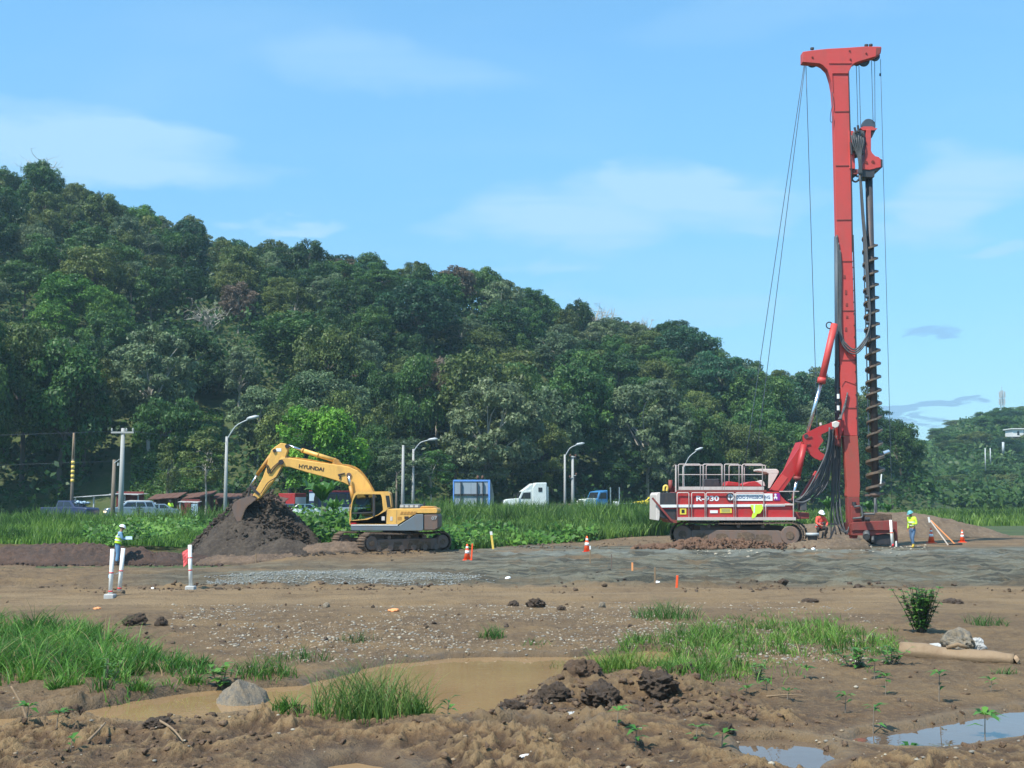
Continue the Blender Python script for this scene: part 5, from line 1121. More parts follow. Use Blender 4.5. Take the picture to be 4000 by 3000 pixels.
MB().prism(o1([(1342, 750), (1350, 650), (1374, 566), (1380, 566), (1358, 650), (1350, 750)], YN + .08), YN + .08, YC1 - .08).build('windscreen', 'cab_glass', cab)
MB().tube([e1(1345, 770, YN - .06), e1(1334, 700, YN - .1), e1(1345, 640, YN - .08)], 0.018, 6).build('hand_rail', 'yellow_dark', cab)
seat = MB(); xs_ = e1(1500, 0, YE).x; zs_ = e1(0, 720, YN).z
seat.box(xs_ - .2, xs_ + .25, YN + .3, YN + .75, zs_ - .1, zs_ + .05); seat.box(xs_ + .2, xs_ + .34, YN + .3, YN + .75, zs_ + .05, zs_ + .75); seat.build('operator_seat', 'yellow_dark', cab, bevel=0.03)
# turntable and undercarriage (turned about 38 degrees)
MB().cyl(Vector((EX.location.x, YE, 0.72)), Vector((EX.location.x, YE, 1.02)), 0.75, 28).build('turntable', 'dark_steel', EX, True)
def crawler(parent, c, yaw, L_, Hh, wd, gauge, zc, names=True, shoe_n=44, mat='track_mud', fr='rust_grey', sprocket_r=None):
    """two tracks: frame, wheels and separate shoes following a rounded loop"""
    dx = Vector((math.cos(yaw), math.sin(yaw), 0)); dn = Vector((-math.sin(yaw), math.cos(yaw), 0)); up = Vector((0, 0, 1))
    def P(base, a, n, z): return base + dx * a + dn * n + up * z
    rE = Hh / 2 - 0.05
    first = None
    for side_ in (-1, 1):
        base = Vector(c) + dn * (gauge / 2 * side_)
        b = MB(); ha = L_ / 2 - Hh / 2
        prof = [(-ha, 0.10), (ha, 0.10), (ha + .05, Hh * .45), (ha * .8, Hh * .68), (-ha * .8, Hh * .68), (-ha - .05, Hh * .45)]
        vs = [P(base, a, -wd * .36, z + zc) for a, z in prof] + [P(base, a, wd * .36, z + zc) for a, z in prof]; n = len(prof)
        b.add(vs, [list(range(n)), list(range(2 * n - 1, n - 1, -1))] + [(i, n + i, n + (i + 1) % n, (i + 1) % n) for i in range(n)])
        tf = b.build('track_frame', fr, parent, bevel=0.02)
        for a in (-ha, ha): 
            MB().tube([P(base, a, -wd * .42, zc + Hh / 2), P(base, a, -wd * .40, zc + Hh / 2), P(base, a, wd * .42, zc + Hh / 2)], [rE * .72, rE * .8, rE * .8], 24).build('drive_wheel' if a > 0 else 'idler', fr, tf, True)
            MB().cyl(P(base, a, -wd * .46, zc + Hh / 2), P(base, a, -wd * .4, zc + Hh / 2), rE * .34, 16).build('hub', 'track_mud', tf, True)
        rc = random.Random(side_ + 5)
        for k in range(4):
            a = -ha * .62 + 1.15 * ha * k / 3 + rc.uniform(-.1, .1); q_ = MB(); w_ = ha * rc.uniform(.12, .2); zt = Hh * rc.uniform(.5, .64); pts_ = [(a - w_, .14), (a + w_, .12), (a + w_ * .9, zt * .9), (a + w_ * .3, zt), (a - w_ * .8, zt * .95)]
            vv_ = [P(base, x_, -wd * .385, z_ + zc) for x_, z_ in pts_] + [P(base, x_, -wd * .35, z_ + zc) for x_, z_ in pts_]; q_.add(vv_, [list(range(5)), list(range(9, 4, -1))] + [(i, 5 + i, 5 + (i + 1) % 5, (i + 1) % 5) for i in range(5)]); q_.build('mud_cake', 'track_mud', tf)
        for k in (-.5, .05, .5): MB().cyl(P(base, ha * k, -wd * .3, zc + Hh - .20), P(base, ha * k, wd * .3, zc + Hh - .20), .09, 10).build('top_roller', fr, tf, True)
        nroll = max(5, int(L_ / 0.75))
        for k in range(nroll):
            a = -ha * .82 + 1.64 * ha * k / (nroll - 1); MB().cyl(P(base, a, -wd * .42, zc + .20), P(base, a, wd * .42, zc + .20), 0.13, 12).build('roller', fr, tf, True)
        # shoes along the stadium
        per = 4 * ha + 2 * math.pi * (Hh / 2 - .03); step = per / shoe_n; rr = Hh / 2 - .03; sm = MB()
        sm.box(-step * .46, step * .46, -wd / 2, wd / 2, -0.025, 0.02); sm.box(-step * .42, -step * .30, -wd / 2, wd / 2, 0.02, 0.06); sm.box(step * .05, step * .12, -wd / 2, wd / 2, 0.02, 0.045)
        if first is None:
            s0 = sm.build('track_shoe', mat, parent); first = s0.data; C.objects.unlink(s0); bpy.data.objects.remove(s0)
            first.transform(Matrix.Translation(ORG[parent.name]))
        for k in range(shoe_n):
            s = k * step
            if s < 2 * ha: a, z, th = -ha + s, Hh / 2 + rr - 0.05 * math.sin(math.pi * s / (2 * ha)), 0.0
            elif s < 2 * ha + math.pi * rr: q_ = (s - 2 * ha) / rr; a, z, th = ha + rr * math.sin(q_), Hh / 2 + rr * math.cos(q_), -q_
            elif s < 4 * ha + math.pi * rr: a, z, th = ha - (s - 2 * ha - math.pi * rr), Hh / 2 - rr, math.pi
            else: q_ = (s - 4 * ha - math.pi * rr) / rr; a, z, th = -ha - rr * math.sin(q_), Hh / 2 - rr * math.cos(q_), math.pi - q_
            o = bpy.data.objects.new('track_shoe', first); C.objects.link(o); o.parent = parent
            loc = P(base, a, 0, z + zc) - ORG[parent.name]
            X = dx * math.cos(th) + up * math.sin(th); Z = -dx * math.sin(th) + up * math.cos(th)
            o.matrix_local = Matrix(((X.x, dn.x, Z.x, loc.x), (X.y, dn.y, Z.y, loc.y), (X.z, dn.z, Z.z, loc.z), (0, 0, 0, 1)))
    return first
ux = at((783 + 942) / 2 * 1.8083 - 30, 2148, YE).x
crawler(EX, (EX.location.x - 0.35, YE, 0), R_(36), 4.5, 0.86, 0.60, 2.35, -0.02)
MB().box(EX.location.x - 1.3, EX.location.x + .9, YE - .6, YE + .6, 0.35, 0.72).build('centre_frame', 'rust_grey', EX)
print('excavator ok')
# ================================================================ red drilling rig
K2 = conv(2500, 1700, 2.0109); K3 = conv(2950, 1550, 3.6873); KT = conv(3000, 100, 1.8434); KM = conv(3000, 900, 1.6583); KB = conv(3200, 1850, 3.16); KR = conv(3250, 480, 6.144)
YR = 60.0; YF = 58.6; YBk = 61.4
RG = empty('drilling_rig', (at(2900, 2130, YR).x, YR, 0), 'tall red crawler drilling rig with auger mast', 'drilling rig')
def o2(p, Y): return outline(K2, p, Y)
def r2(x, y, Y): return W(K2, x, y, Y)
def xz(cv, x, y, Y): p = W(cv, x, y, Y); return p.x, p.z
# body
body = MB().prism(o2([(288, 448), (1092, 445), (1112, 480), (1150, 520), (1204, 545), (1206, 662), (288, 662)], YF), YF, YBk).build('body', 'red_paint', RG, bevel=0.02)
MB().prism(o2([(152, 452), (284, 450), (284, 668), (232, 668), (150, 640)], YF + .05), YF + .05, YBk - .05).build('radiator_box', 'dark_steel', RG, bevel=0.02)
MB().prism(o2([(128, 470), (140, 450), (160, 448), (156, 640), (150, 672), (126, 668)], YF + .02), YF + .02, YBk).build('tail_plate', 'cream', RG, bevel=0.02)
MB().prism(o2([(152, 570), (284, 570), (284, 580), (152, 580)], YF + .02), YF + .02, YF + .05).build('radiator_bar', 'red_paint', RG)
MB().prism(o2([(160, 546), (1138, 540), (1140, 560), (160, 568)], YF - .05), YF - .05, YF).build('stripe', 'white_paint', RG)
MB().prism(o2([(1140, 536), (1204, 538), (1204, 552), (1140, 552)], YF - .05), YF - .05, YF).build('stripe', 'cream', RG)
MB().beam(r2(96, 492, YF - .1), r2(250, 672, YF - .1), 0.07, 0.09).build('tail_bar', 'base_red', RG)
MB().prism(o2([(205, 655), (290, 668), (290, 690), (240, 688)], YF), YF, YBk).build('tail_guard', 'base_red', RG)
# walkway frames: rounded pipe hoops along the side
YW = YF - 0.10
def hoop(x0, x1, y0, y1, r=0.024, mat='rail_paint', name='rail_frame', Y=YW, closed=True):
    rr = 9; q = [r2(x0, y1, Y), r2(x0, y0 + rr, Y), r2(x0 + rr * .3, y0 + rr * .3, Y), r2(x0 + rr, y0, Y), r2(x1 - rr, y0, Y), r2(x1 - rr * .3, y0 + rr * .3, Y), r2(x1, y0 + rr, Y), r2(x1, y1, Y)]
    b = MB().tube(q, r, 6)
    return b.build(name, mat, RG, True)
for x0, x1 in ((292, 384), (406, 510), (520, 738), (752, 972), (988, 1204)): hoop(x0, x1, 452 if x1 < 1100 else 545, 664)
MB().box(r2(284, 0, YW).x, r2(1208, 0, YW).x, YW - .05, YF, r2(0, 668, YW).z, r2(0, 644, YW).z).build('walkway_edge', 'rail_paint', RG)
MB().tube([r2(1095, 442, YW), r2(1250, 442, YW)], 0.022, 6).build('rail_bar', 'rail_paint', RG)
MB().tube([r2(1206, 442, YW), r2(1206, 660, YW)], 0.022, 6).build('rail_post', 'rail_paint', RG)
# roof toe board and railing
toe = MB().box(r2(298, 0, YF).x, r2(965, 0, YF).x, YF, YF + .05, r2(0, 432, YF).z, r2(0, 404, YF).z).build('toe_board', 'rail_paint', RG)
MB().box(r2(290, 0, YF).x, r2(985, 0, YF).x, YF, YBk, r2(0, 450, YF).z - .02, r2(0, 430, YF).z).build('roof_deck', 'base_red', RG)
def rail_bay(x0, x1, Y, ytop=228):
    hoop(x0, x1, ytop, 434, 0.024, 'rail_paint', 'railing', Y); MB().tube([r2(x0, 310, Y), r2(x1, 310, Y)], 0.02, 6).build('rail_bar', 'rail_paint', RG)
for x0, x1 in ((302, 474), (496, 646), (664, 778), (806, 962)): rail_bay(x0, x1, YF + .02)
for x0, x1 in ((340, 500), (520, 640), (700, 800), (820, 985)): rail_bay(x0, x1, YBk - .1, 236)
MB().tube([r2(282, 232, YF + .1), r2(282, 445, YF + .1)], 0.04, 8).build('rail_post', 'rail_paint', RG)
MB().tube([r2(282, 240, YF + .1), r2(300, 240, YBk - .2)], 0.02, 6).build('rail_bar', 'rail_paint', RG)
MB().prism(o2([(670, 400), (690, 362), (770, 372), (800, 388), (850, 368), (905, 362), (950, 385), (958, 405)], YR - .6), YR - .6, YR + .6).build('winch_cover', 'red_paint', RG, bevel=0.03)
MB().prism(o2([(500, 404), (505, 345), (620, 342), (630, 404)], YR + .3), YR + .3, YR + .9).build('engine_hood', 'dark_steel', RG, bevel=0.03)
b = MB().cyl(r2(240, 445, YF + .5), r2(238, 352, YF + .5), 0.10, 12); b.cyl(r2(255, 445, YF + .7), r2(262, 400, YF + .7), .13, 12); b.build('exhaust_stack', 'base_red', RG, True)
MB().tube(catmull([r2(186, 440, YF + .3), r2(190, 405, YF + .3), r2(205, 398, YF + .3), r2(215, 410, YF + .3), r2(210, 440, YF + .3)], 4), 0.06, 8).build('lifting_eye', 'yellow_mark', RG, True)
# signs
def plate(x0, x1, y0, y1, mat, name='sign_plate', Y=YF, t=0.03):
    return MB().box(r2(x0, 0, Y).x, r2(x1, 0, Y).x, Y - t, Y, r2(0, y1, Y).z, r2(0, y0, Y).z).build(name, mat, RG)
plate(682, 1030, 458, 515, 'sign_white'); plate(1042, 1088, 456, 512, 'purple')
S2 = lambda w, Y: w / 2.0109 / F_PX * Y
text_part('lettering', 'RODIO SWISSBORING', 'sign_blue', RG, r2(736, 499, YF - .036), S2(284, YF), 0, 0.003, 0.012, height=S2(25, YF))
text_part('lettering', 'R-930', 'sign_white', RG, r2(442, 518, YF - .012), S2(178, YF), 0, 0.006, 0.03, height=S2(42, YF))
b = MB(); cpt = r2(709, 486, YF - .036)
b.tube([cpt + Vector((math.cos(a) * .22 * .8, 0, math.sin(a) * .22 * .8)) for a in np.linspace(0, 6.2832, 17)], 0.025, 5); b.box(cpt.x - .02, cpt.x + .02, cpt.y - .008, cpt.y + .004, cpt.z - .12, cpt.z + .12); b.box(cpt.x - .1, cpt.x + .1, cpt.y - .006, cpt.y + .004, cpt.z - .02, cpt.z + .02); b.build('emblem', 'letter_black', RG)
b = MB(); c0 = r2(1064, 468, YF - .034); b.cyl(c0 + Vector((0, -.006, 0)), c0 + Vector((0, .004, 0)), .055, 10); b.prism([(c0.x - .09, c0.z - .12), (c0.x, c0.z - .05), (c0.x + .09, c0.z - .12), (c0.x + .07, c0.z - .24), (c0.x, c0.z - .15), (c0.x - .07, c0.z - .24)], c0.y - .005, c0.y + .004); b.build('pictogram', 'sign_white', RG)
plate(305, 355, 576, 622, 'sign_yellow', 'warning_label'); plate(618, 710, 576, 611, 'sign_yellow', 'warning_label'); plate(540, 600, 590, 612, 'sign_white', 'label_plate')
for k in range(3): plate(630, 698, 583 + 9 * k, 586 + 9 * k, 'sign_blue', 'label_print', YF - .03, .006)
plate(318, 342, 584, 612, 'letter_black', 'label_print', YF - .03, .006)
# operator cab on the far side
MB().prism(o2([(930, 268), (945, 264), (1075, 266), (1092, 282), (1090, 300), (1010, 302), (990, 290), (932, 282)], YR + .1), YR + .1, YBk).build('cab_roof', 'cream', RG, bevel=0.02)
MB().prism(o2([(1012, 300), (1085, 300), (1060, 345), (1020, 415), (1008, 415)], YR + .1), YR + .1, YR + .18).build('cab_pillar', 'cream', RG)
MB().prism(o2([(1020, 302), (1090, 302), (1180, 470), (1120, 520), (1010, 440)], YR + .25), YR + .25, YBk - .1).build('cab_body', 'window_dark', RG)
MB().prism(o2([(920, 362), (960, 352), (978, 372), (985, 400), (950, 400)], YR), YR, YR + .5).build('cab_seat', 'cream', RG, bevel=0.02)
# lift arm
Y0, Y1 = YR - .75, YR + .75
arm = MB()
for y0 in (Y0, Y1 - .14):
    arm.prism(outline(K3, [(690, 600), (700, 640), (560, 850), (210, 1345), (390, 1365), (590, 1080), (740, 770), (790, 640)], y0), y0, y0 + .14)
p0, p1 = W(K3, 690, 650, Y0), W(K3, 300, 1340, Y0)
arm.beam(Vector((p0.x, YR, p0.z)), Vector((p1.x + .3, YR, p1.z)), 1.3, 0.12)
arm = arm.build('lift_arm', 'red_paint', RG)
MB().prism(outline(K3, [(395, 1118), (470, 1165), (395, 1262), (330, 1352), (215, 1342), (290, 1232)], Y0 - .02), Y0 - .02, Y0).build('patch_plate', 'mast_red', arm)
bp = [(690, 555), (740, 520), (800, 490), (930, 425), (1060, 385), (1115, 372), (1150, 380), (1150, 440), (1080, 480), (1010, 515), (955, 540), (950, 572), (985, 632), (930, 705), (905, 745), (940, 795), (1000, 830), (985, 890), (940, 918), (850, 880), (780, 820), (735, 765), (690, 640)]
far_b = MB().prism(outline(K3, bp, Y1 + .02), Y1 + .02, Y1 + .14).build('swing_bracket', 'red_paint', RG)
brk = MB().prism(outline(K3, bp, Y0 - .16), Y0 - .16, Y0 - .04).build('swing_bracket', 'red_paint', RG)
for a, b_ in (((750, 590), (818, 572)), ((720, 695), (795, 680))): MB().beam(W(K3, *a, Y0 - .19), W(K3, *b_, Y0 - .19), 0.05, 0.05).build('bracket_rib', 'base_red', brk)
MB().cyl(W(K3, 735, 570, Y0 - .2), W(K3, 735, 570, Y1 + .2), .11, 14).build('pin', 'dark_steel', brk)
MB().tube([W(K3, 945, 410, Y0), W(K3, 940, 372, Y0)], 0.06, 8).build('beacon', 'cream', brk)
MB().tube([W(K3, 930, 760, Y0 - .1), W(K3, 975, 772, Y0 - .1), W(K3, 1000, 740, Y0 - .1)], .025, 6).build('hook', 'chrome', brk)
for yy in (Y0 - .3, Y1 + .25):
    c = MB().cyl(W(K3, 705, 690, yy), W(K3, 600, 1190, yy), 0.15, 16).build('lift_cylinder', 'red_paint', RG, True)
    MB().cyl(W(K3, 600, 1190, yy), W(K3, 535, 1490, yy), 0.07, 10).build('rod', 'chrome', c, True)
    MB().cyl(W(K3, 606, 1150, yy), W(K3, 600, 1195, yy), 0.18, 16).build('collar', 'base_red', c, True)
MB().beam(W(K3, 905, 1090, Y1), W(K3, 665, 1490, Y1), 0.25, 0.30).build('push_bar', 'mast_red', RG)
for k, yy in enumerate((Y0 - .05, Y1 - .1)):
    c = MB().cyl(W(KM, 430, 605, yy), W(KM, 345, 985, yy), 0.17, 16).build('backstay_cylinder', 'mast_red', RG, True)
    MB().cyl(W(KM, 345, 985, yy), W(KM, 256, 1305, yy), 0.085, 12).build('rod', 'chrome', c, True)
    MB().cyl(W(KM, 350, 955, yy), W(KM, 344, 990, yy), 0.21, 16).build('collar', 'mast_red', c, True)
b = MB(); cc = W(KM, 398, 615, Y0 - .1); b.tube([cc + Vector((math.cos(a) * .16, 0, math.sin(a) * .16)) for a in np.linspace(0, 5.6, 14)], 0.03, 6); b.build('lifting_ring', 'dark_steel', RG)
# mast in sections, seen square on
YM0, YM1 = YR - .40, YR - .02
mast = MB().prism(outline(KT, [(468, 330), (580, 330), (592, 760), (604, 1250), (608, 1660)], YM0)[0:5] + outline(KM, [(578, 1130), (582, 1330)], YM0) + outline(KM, [(490, 1330), (470, 1000), (462, 700), (448, 300)], YM0) + outline(KT, [(494, 1500), (480, 900), (470, 560), (462, 450)], YM0), YM0, YM1).build('mast', 'mast_red', RG, bevel=0.012)
MB().prism(outline(KM, [(490, 1334), (582, 1332), (592, 1500), (597, 1660)], YM0 - .015) + outline(KB, [(498, 270), (500, 290), (345, 290), (338, 270)], YM0 - .015) + outline(KM, [(512, 1660)], YM0 - .015), YM0 - .015, YM1 + .01).build('mast_lower_section', 'mast_faded', RG, bevel=0.012)
MB().prism(outline(KB, [(346, 294), (498, 294), (504, 400), (510, 600), (470, 800), (400, 800), (352, 560)], YM0 - .02), YM0 - .02, YM1).build('mast_foot', 'base_red', RG, bevel=0.02)
for yy in (YM0 - .005,):
    MB().prism(outline(KM, [(580, 60), (590, 900), (599, 1330)], yy)[:0] + outline(KM, [(553, 30), (566, 480), (578, 1000), (586, 1330), (578, 1330), (570, 1000), (558, 480), (546, 30)], yy), yy - .06, yy).build('guide_rail', 'dark_steel', RG)
    MB().prism(outline(KT, [(582, 330), (594, 760), (606, 1250), (611, 1630), (603, 1630), (598, 1250), (587, 760), (576, 330)], yy), yy - .06, yy).build('guide_rail', 'dark_steel', RG)
MB().prism(outline(KM, [(470, 870), (500, 880), (575, 960), (570, 1000), (500, 975), (478, 1010)], YM0 - .03), YM0 - .03, YM0 - .016).build('mast_gusset', 'mast_red', mast)
MB().prism(outline(K3, [(1195, 340), (1290, 330), (1290, 430), (1225, 610), (1195, 440)], Y0), Y0, Y1).build('mast_bracket', 'red_paint', RG, bevel=0.02)
MB().prism(outline(K3, [(1130, 430), (1200, 430), (1240, 600), (1240, 720), (1140, 690)], YR - .3), YR - .3, YR + .3).build('mast_bracket', 'base_red', RG)
MB().prism(outline(K3, [(1110, 370), (1165, 345), (1222, 372), (1200, 430), (1150, 455), (1112, 430)], Y0 - .22), Y0 - .22, Y0 - .02).build('hose_clamp', 'cream', RG, bevel=0.03)
for yv in (620, 1010, 1400): 
    p_ = W(KT, 480 + (yv - 620) * .018, yv, YM0); q_ = W(KT, 588 + (yv - 620) * .018, yv - 2, YM0); MB().beam(p_ + Vector((0, -.012, 0)), q_ + Vector((0, -.012, 0)), .03, .05).build('weld_seam', 'base_red', mast)
for yv in (200, 520, 840, 1150):
    p_ = W(KM, 460 + yv * .022, yv, YM0); q_ = W(KM, 553 + yv * .024, yv, YM0); MB().beam(p_ + Vector((0, -.012, 0)), q_ + Vector((0, -.012, 0)), .03, .045).build('weld_seam', 'base_red', mast)
for k in range(14):
    yv = 240 + 75 * k; p_ = W(KM, 548 + (yv - 200) * .024, yv, YM0 - .01); MB().cyl(p_, p_ + Vector((0, -.03, 0)), .03, 6).build('bolt', 'dark_steel', mast)
for k, (xv, yv, h_) in enumerate(((505, 400, 18), (510, 480, 12), (495, 300, 14), (512, 560, 10), (505, 640, 16))):
    p_ = W(KM, xv, yv, YM0 - .01); MB().box(p_.x - .05, p_.x + .05, p_.y - .015, p_.y + .01, p_.z - .006 * h_, p_.z + .006 * h_).build('lug', 'base_red', mast)
# side ladder strip with pipes on the left of the mast
for x0, yy in ((441, YM0 + .25), (450, YM0 + .05)):
    MB().tube([W(KM, x0 - 4, 40, yy), W(KM, x0, 560, yy), W(KM, x0 + 2, 1230, yy)], 0.075, 8).build('mast_pipe', 'cable', RG, True)
for yv in (870, 1020, 1120, 1180): MB().cyl(W(KM, 432, yv, YM0 + .1), W(KM, 470, yv, YM0 + .1), .07, 8).build('pipe_bracket', 'dark_steel', RG)
for yv in (1060, 1135): MB().cyl(W(KM, 455, yv, YM0 - .1), W(KM, 456, yv + 30, YM0 - .1), .07, 10).build('canister', 'white_paint', RG)
# mast head
head = MB().prism(outline(KT, [(250, 188), (318, 178), (430, 166), (580, 158), (700, 149), (815, 151), (818, 162), (812, 200), (775, 222), (640, 262), (610, 278), (596, 305), (582, 335), (580, 345), (466, 345), (470, 480), (456, 400), (444, 360), (430, 320), (395, 285), (370, 272), (250, 262)], YM0 - .06), YM0 - .06, YM1 + .06).build('mast_head', 'mast_red', RG, bevel=0.015)
MB().prism(outline(KT, [(780, 158), (812, 158), (806, 198), (776, 216)], YM0 - .09), YM0 - .09, YM0 - .06).build('access_panel', 'base_red', head)
for a, b_ in ((588, 182), (594, 243), (708, 200), (320, 228)): MB().cyl(W(KT, a, b_, YM0 - .10), W(KT, a, b_, YM0), .05, 8).build('bolt', 'base_red', head)
MB().prism(outline(KT, [(440, 262), (600, 262), (596, 272), (440, 272)], YM0 - .10), YM0 - .10, YM0).build('head_flange', 'mast_red', head)
def sheave(cv, x, y, r, Y=YR, w=.12, name='sheave', parent=None):
    p = W(cv, x, y, Y); b = MB(); n = 24
    b.lathe((p.x, p.y, p.z), [(r * .92, -w / 2), (r, -w / 2 + .02), (r * .9, 0), (r, w / 2 - .02), (r * .92, w / 2)], n, 'y'); return b.build(name, 'cable', parent or RG, True)
px2m = lambda px, cvs, Y: px / cvs / F_PX * Y
sheave(KT, 318, 262, px2m(42, 1.8434, YR)); sheave(KT, 690, 255, px2m(42, 1.8434, YR)); sheave(KT, 770, 222, px2m(36, 1.8434, YR)); sheave(KT, 640, 262, px2m(30, 1.8434, YR))
for a in (318, 708, 740): MB().cyl(W(KT, a, 172 - (a - 318) * .06, YR), W(KT, a, 160 - (a - 318) * .06, YR), .1, 8).build('grease_cap', 'dark_steel', head)
MB().tube(catmull([W(KT, 462, 480, YM0 - .1), W(KT, 468, 560, YM0 - .1), W(KT, 455, 610, YM0 - .1), W(KT, 448, 680, YM0 - .1), W(KT, 462, 695, YM0 - .1), W(KT, 468, 650, YM0 - .1)], 4), .018, 5).build('loose_rope', 'cable', RG)
# cables
def cable(p, q, r=0.018, mat='cable', sag=0.0):
    p, q = Vector(p), Vector(q); n = 10; pts = [p + (q - p) * (i / n) - Vector((0, 0, sag * 4 * (i / n) * (1 - i / n))) for i in range(n + 1)]
    return MB().tube(pts, r, 5).build('cable', mat, RG, True)
cable(atD(1737, 141, YR - .3), atD(1608, 1010, YR - .4)); cable(atD(1739, 141, YR + .3), atD(1634, 985, YR + .4)); cable(atD(1741, 141, YR), atD(1768, 1010, YR))
cable(atD(1902, 128, YR), atD(1927, 1100, YR - .2), .014)
for a, b_ in (((636, 290), (648, 745)), ((655, 290), (668, 740)), ((745, 250), (757, 700)), ((768, 250), (771, 705))): cable(W(KT, *a, YR - .08), W(KT, *b_, YR - .08), .016)
MB().cyl(W(KT, 808, 345, YR), W(KT, 808, 362, YR), .05, 8).build('cable_clamp', 'cable', RG)
# rotary drive
YX0, YX1 = YR - .45, YR + .45
sl = MB().prism(outline(KR, [(400, 185), (520, 190), (560, 1100), (420, 1100)], YX0), YX0, YX1).build('drive_slide', 'mast_red', RG, bevel=0.015)
rd = MB().prism(outline(KR, [(830, 150), (940, 150), (938, 660), (965, 720), (1040, 795), (1120, 815), (1165, 860), (1205, 880), (1212, 1055), (1060, 1085), (1030, 1100), (900, 1128), (740, 1112), (745, 1000), (790, 900), (800, 700)], YX0), YX0, YX1).build('rotary_drive', 'mast_red', RG, bevel=0.015)
MB().prism(outline(KR, [(680, 120), (760, 85), (960, 85), (1040, 125), (1095, 130), (1060, 160), (1020, 175), (740, 175)], YX0 + .05), YX0 + .05, YX1 - .05).build('sheave_yoke', 'mast_red', rd)
MB().prism(outline(KR, [(950, 175), (1050, 165), (960, 350), (940, 340)], YX0 + .1), YX0 + .1, YX1 - .1).build('yoke_plate', 'dark_steel', rd)
for a, b_ in ((980, 938), (815, 950)): MB().cyl(W(KR, a, b_, YX0 - .03), W(KR, a, b_, YX0), .085, 12).build('bolt', 'base_red', rd)
MB().prism(outline(KR, [(1170, 870), (1210, 880), (1215, 1060), (1172, 1050)], YX0 - .02), YX0 - .02, YX1).build('end_plate', 'dark_steel', rd)
sheave(KR, 872, 70, px2m(170, 6.144, YR), YR, .16)
MB().prism(outline(KR, [(740, 1110), (1210, 1060), (1140, 1130), (1030, 1170), (1020, 1300), (960, 1310), (740, 1300)], YX0 + .05), YX0 + .05, YX1 - .05).build('gearbox_collar', 'auger_steel', RG, bevel=0.02)
gm = MB(); gm.prism(outline(KR, [(500, 230), (560, 180), (690, 170), (790, 200), (800, 470), (740, 640), (780, 730), (600, 800), (540, 700), (470, 690), (500, 400)], YX0 - .1), YX0 - .1, YX0 + .4); gm.build('hydraulic_motor', 'hose', RG, bevel=0.04)
for (a, b_, c_, d_) in ((540, 110, 580, 240), (620, 60, 640, 220), (450, 470, 470, 760), (720, 250, 760, 330), (560, 560, 700, 640), (520, 650, 590, 700), (660, 560, 740, 640)):
    MB().cyl(W(KR, a, b_, YX0 - .15), W(KR, c_, d_, YX0 - .15), .06, 8).build('hose_fitting', 'dark_steel', RG)
for k in range(6): MB().tube(catmull([W(KR, 470 + 55 * k, 300 + 30 * (k % 3), YX0 - .18), W(KR, 500 + 50 * k, 480, YX0 - .24), W(KR, 580 + 25 * k, 700, YX0 - .2), W(KR, 640 + 12 * k, 900, YX0 - .2), W(KR, 660 + 12 * k, 1250, YX0 - .15)], 4), .035, 6).build('hose', 'hose', RG, True)
b = MB(); cc = W(KR, 560, 1340, YX0 + .2); b.tube([cc + Vector((math.cos(a) * .16, 0, math.sin(a) * .16)) for a in np.linspace(0.6, 6.0, 14)], [.05] * 14, 6); b.build('hook', 'dark_steel', RG)
MB().prism(outline(KR, [(430, 1110), (620, 1110), (620, 1230), (450, 1230)], YX0 + .1), YX0 + .1, YX1 - .1).build('slide_foot', 'base_red', RG)
# auger string: shaft and helical flight
top = W(KR, 885, 1290, YR); f0 = at(3397, 925, YR); bot = at(3420, 1925, YR); ax = (bot - top).normalized()
aug = MB().cyl(top, bot, px2m(14.5, 1, YR), 16).build('auger_shaft', 'auger_steel', RG, True)
def helix(p, q, pitch, R0, r0, R1=None, per=16, th=0.03):
    p, q = Vector(p), Vector(q); d = (q - p); Ln = d.length; d.normalize(); s1 = d.orthogonal().normalized(); s2 = d.cross(s1); n = int(Ln / pitch * per); vs = []; fs = []
    for i in range(n + 1):
        t = i / n; a = 2 * math.pi * i / per; c_ = p + d * (Ln * t); rd_ = s1 * math.cos(a) + s2 * math.sin(a); R = R0 + ((R1 or R0) - R0) * t
        for dz in (0, th): vs += [c_ + rd_ * r0 + d * dz, c_ + rd_ * R + d * (dz - 0.04)]
    for i in range(n):
        o = i * 4; fs += [(o, o + 4, o + 5, o + 1), (o + 2, o + 3, o + 7, o + 6), (o + 1, o + 5, o + 7, o + 3)]
    return MB().add(vs, fs)
helix(f0, at(3418, 1745, YR), 0.665, px2m(31, 1, YR), px2m(10, 1, YR), th=.09).build('auger_flight', 'auger_flight', RG)
helix(at(3418, 1745, YR), bot, 0.665, px2m(36, 1, YR), px2m(10, 1, YR), px2m(38, 1, YR), th=.12).build('auger_flight', 'auger_flight', RG)
MB().tube([at(3372, 925, YR), at(3395, 1745, YR)], .03, 6).build('guide_cable', 'cable', RG)
# hoses: rotary -> loop -> mast side
for k in range(3):
    dy = -.25 - .07 * k; q = [W(KR, 665 + 14 * k, 1250, YX0), W(KT, 676 + 6 * k, 1350, YR + dy), W(KM, 625 + 7 * k, 100, YR + dy), W(KM, 640 + 6 * k, 350, YR + dy), W(KM, 655 + 4 * k, 560, YR + dy), W(KM, 655 - 3 * k, 660, YR + dy - .1), W(KM, 630 - 8 * k, 735 - 6 * k, YM0 - .3), W(KM, 565, 800 - 14 * k, YM0 - .25), W(KM, 500 + 6 * k, 765 - 12 * k, YM0 - .2), W(KM, 462 + 7 * k, 670, YM0 - .12), W(KM, 452 + 10 * k, 450, YM0 - .08), W(KM, 455 + 9 * k, 200 + 20 * k, YM0 - .08), W(KM, 446 + 10 * k, 30 + 50 * k, YM0 - .05)]
    MB().tube(catmull(q, 5), .042, 6).build('hose', 'hose', RG, True)
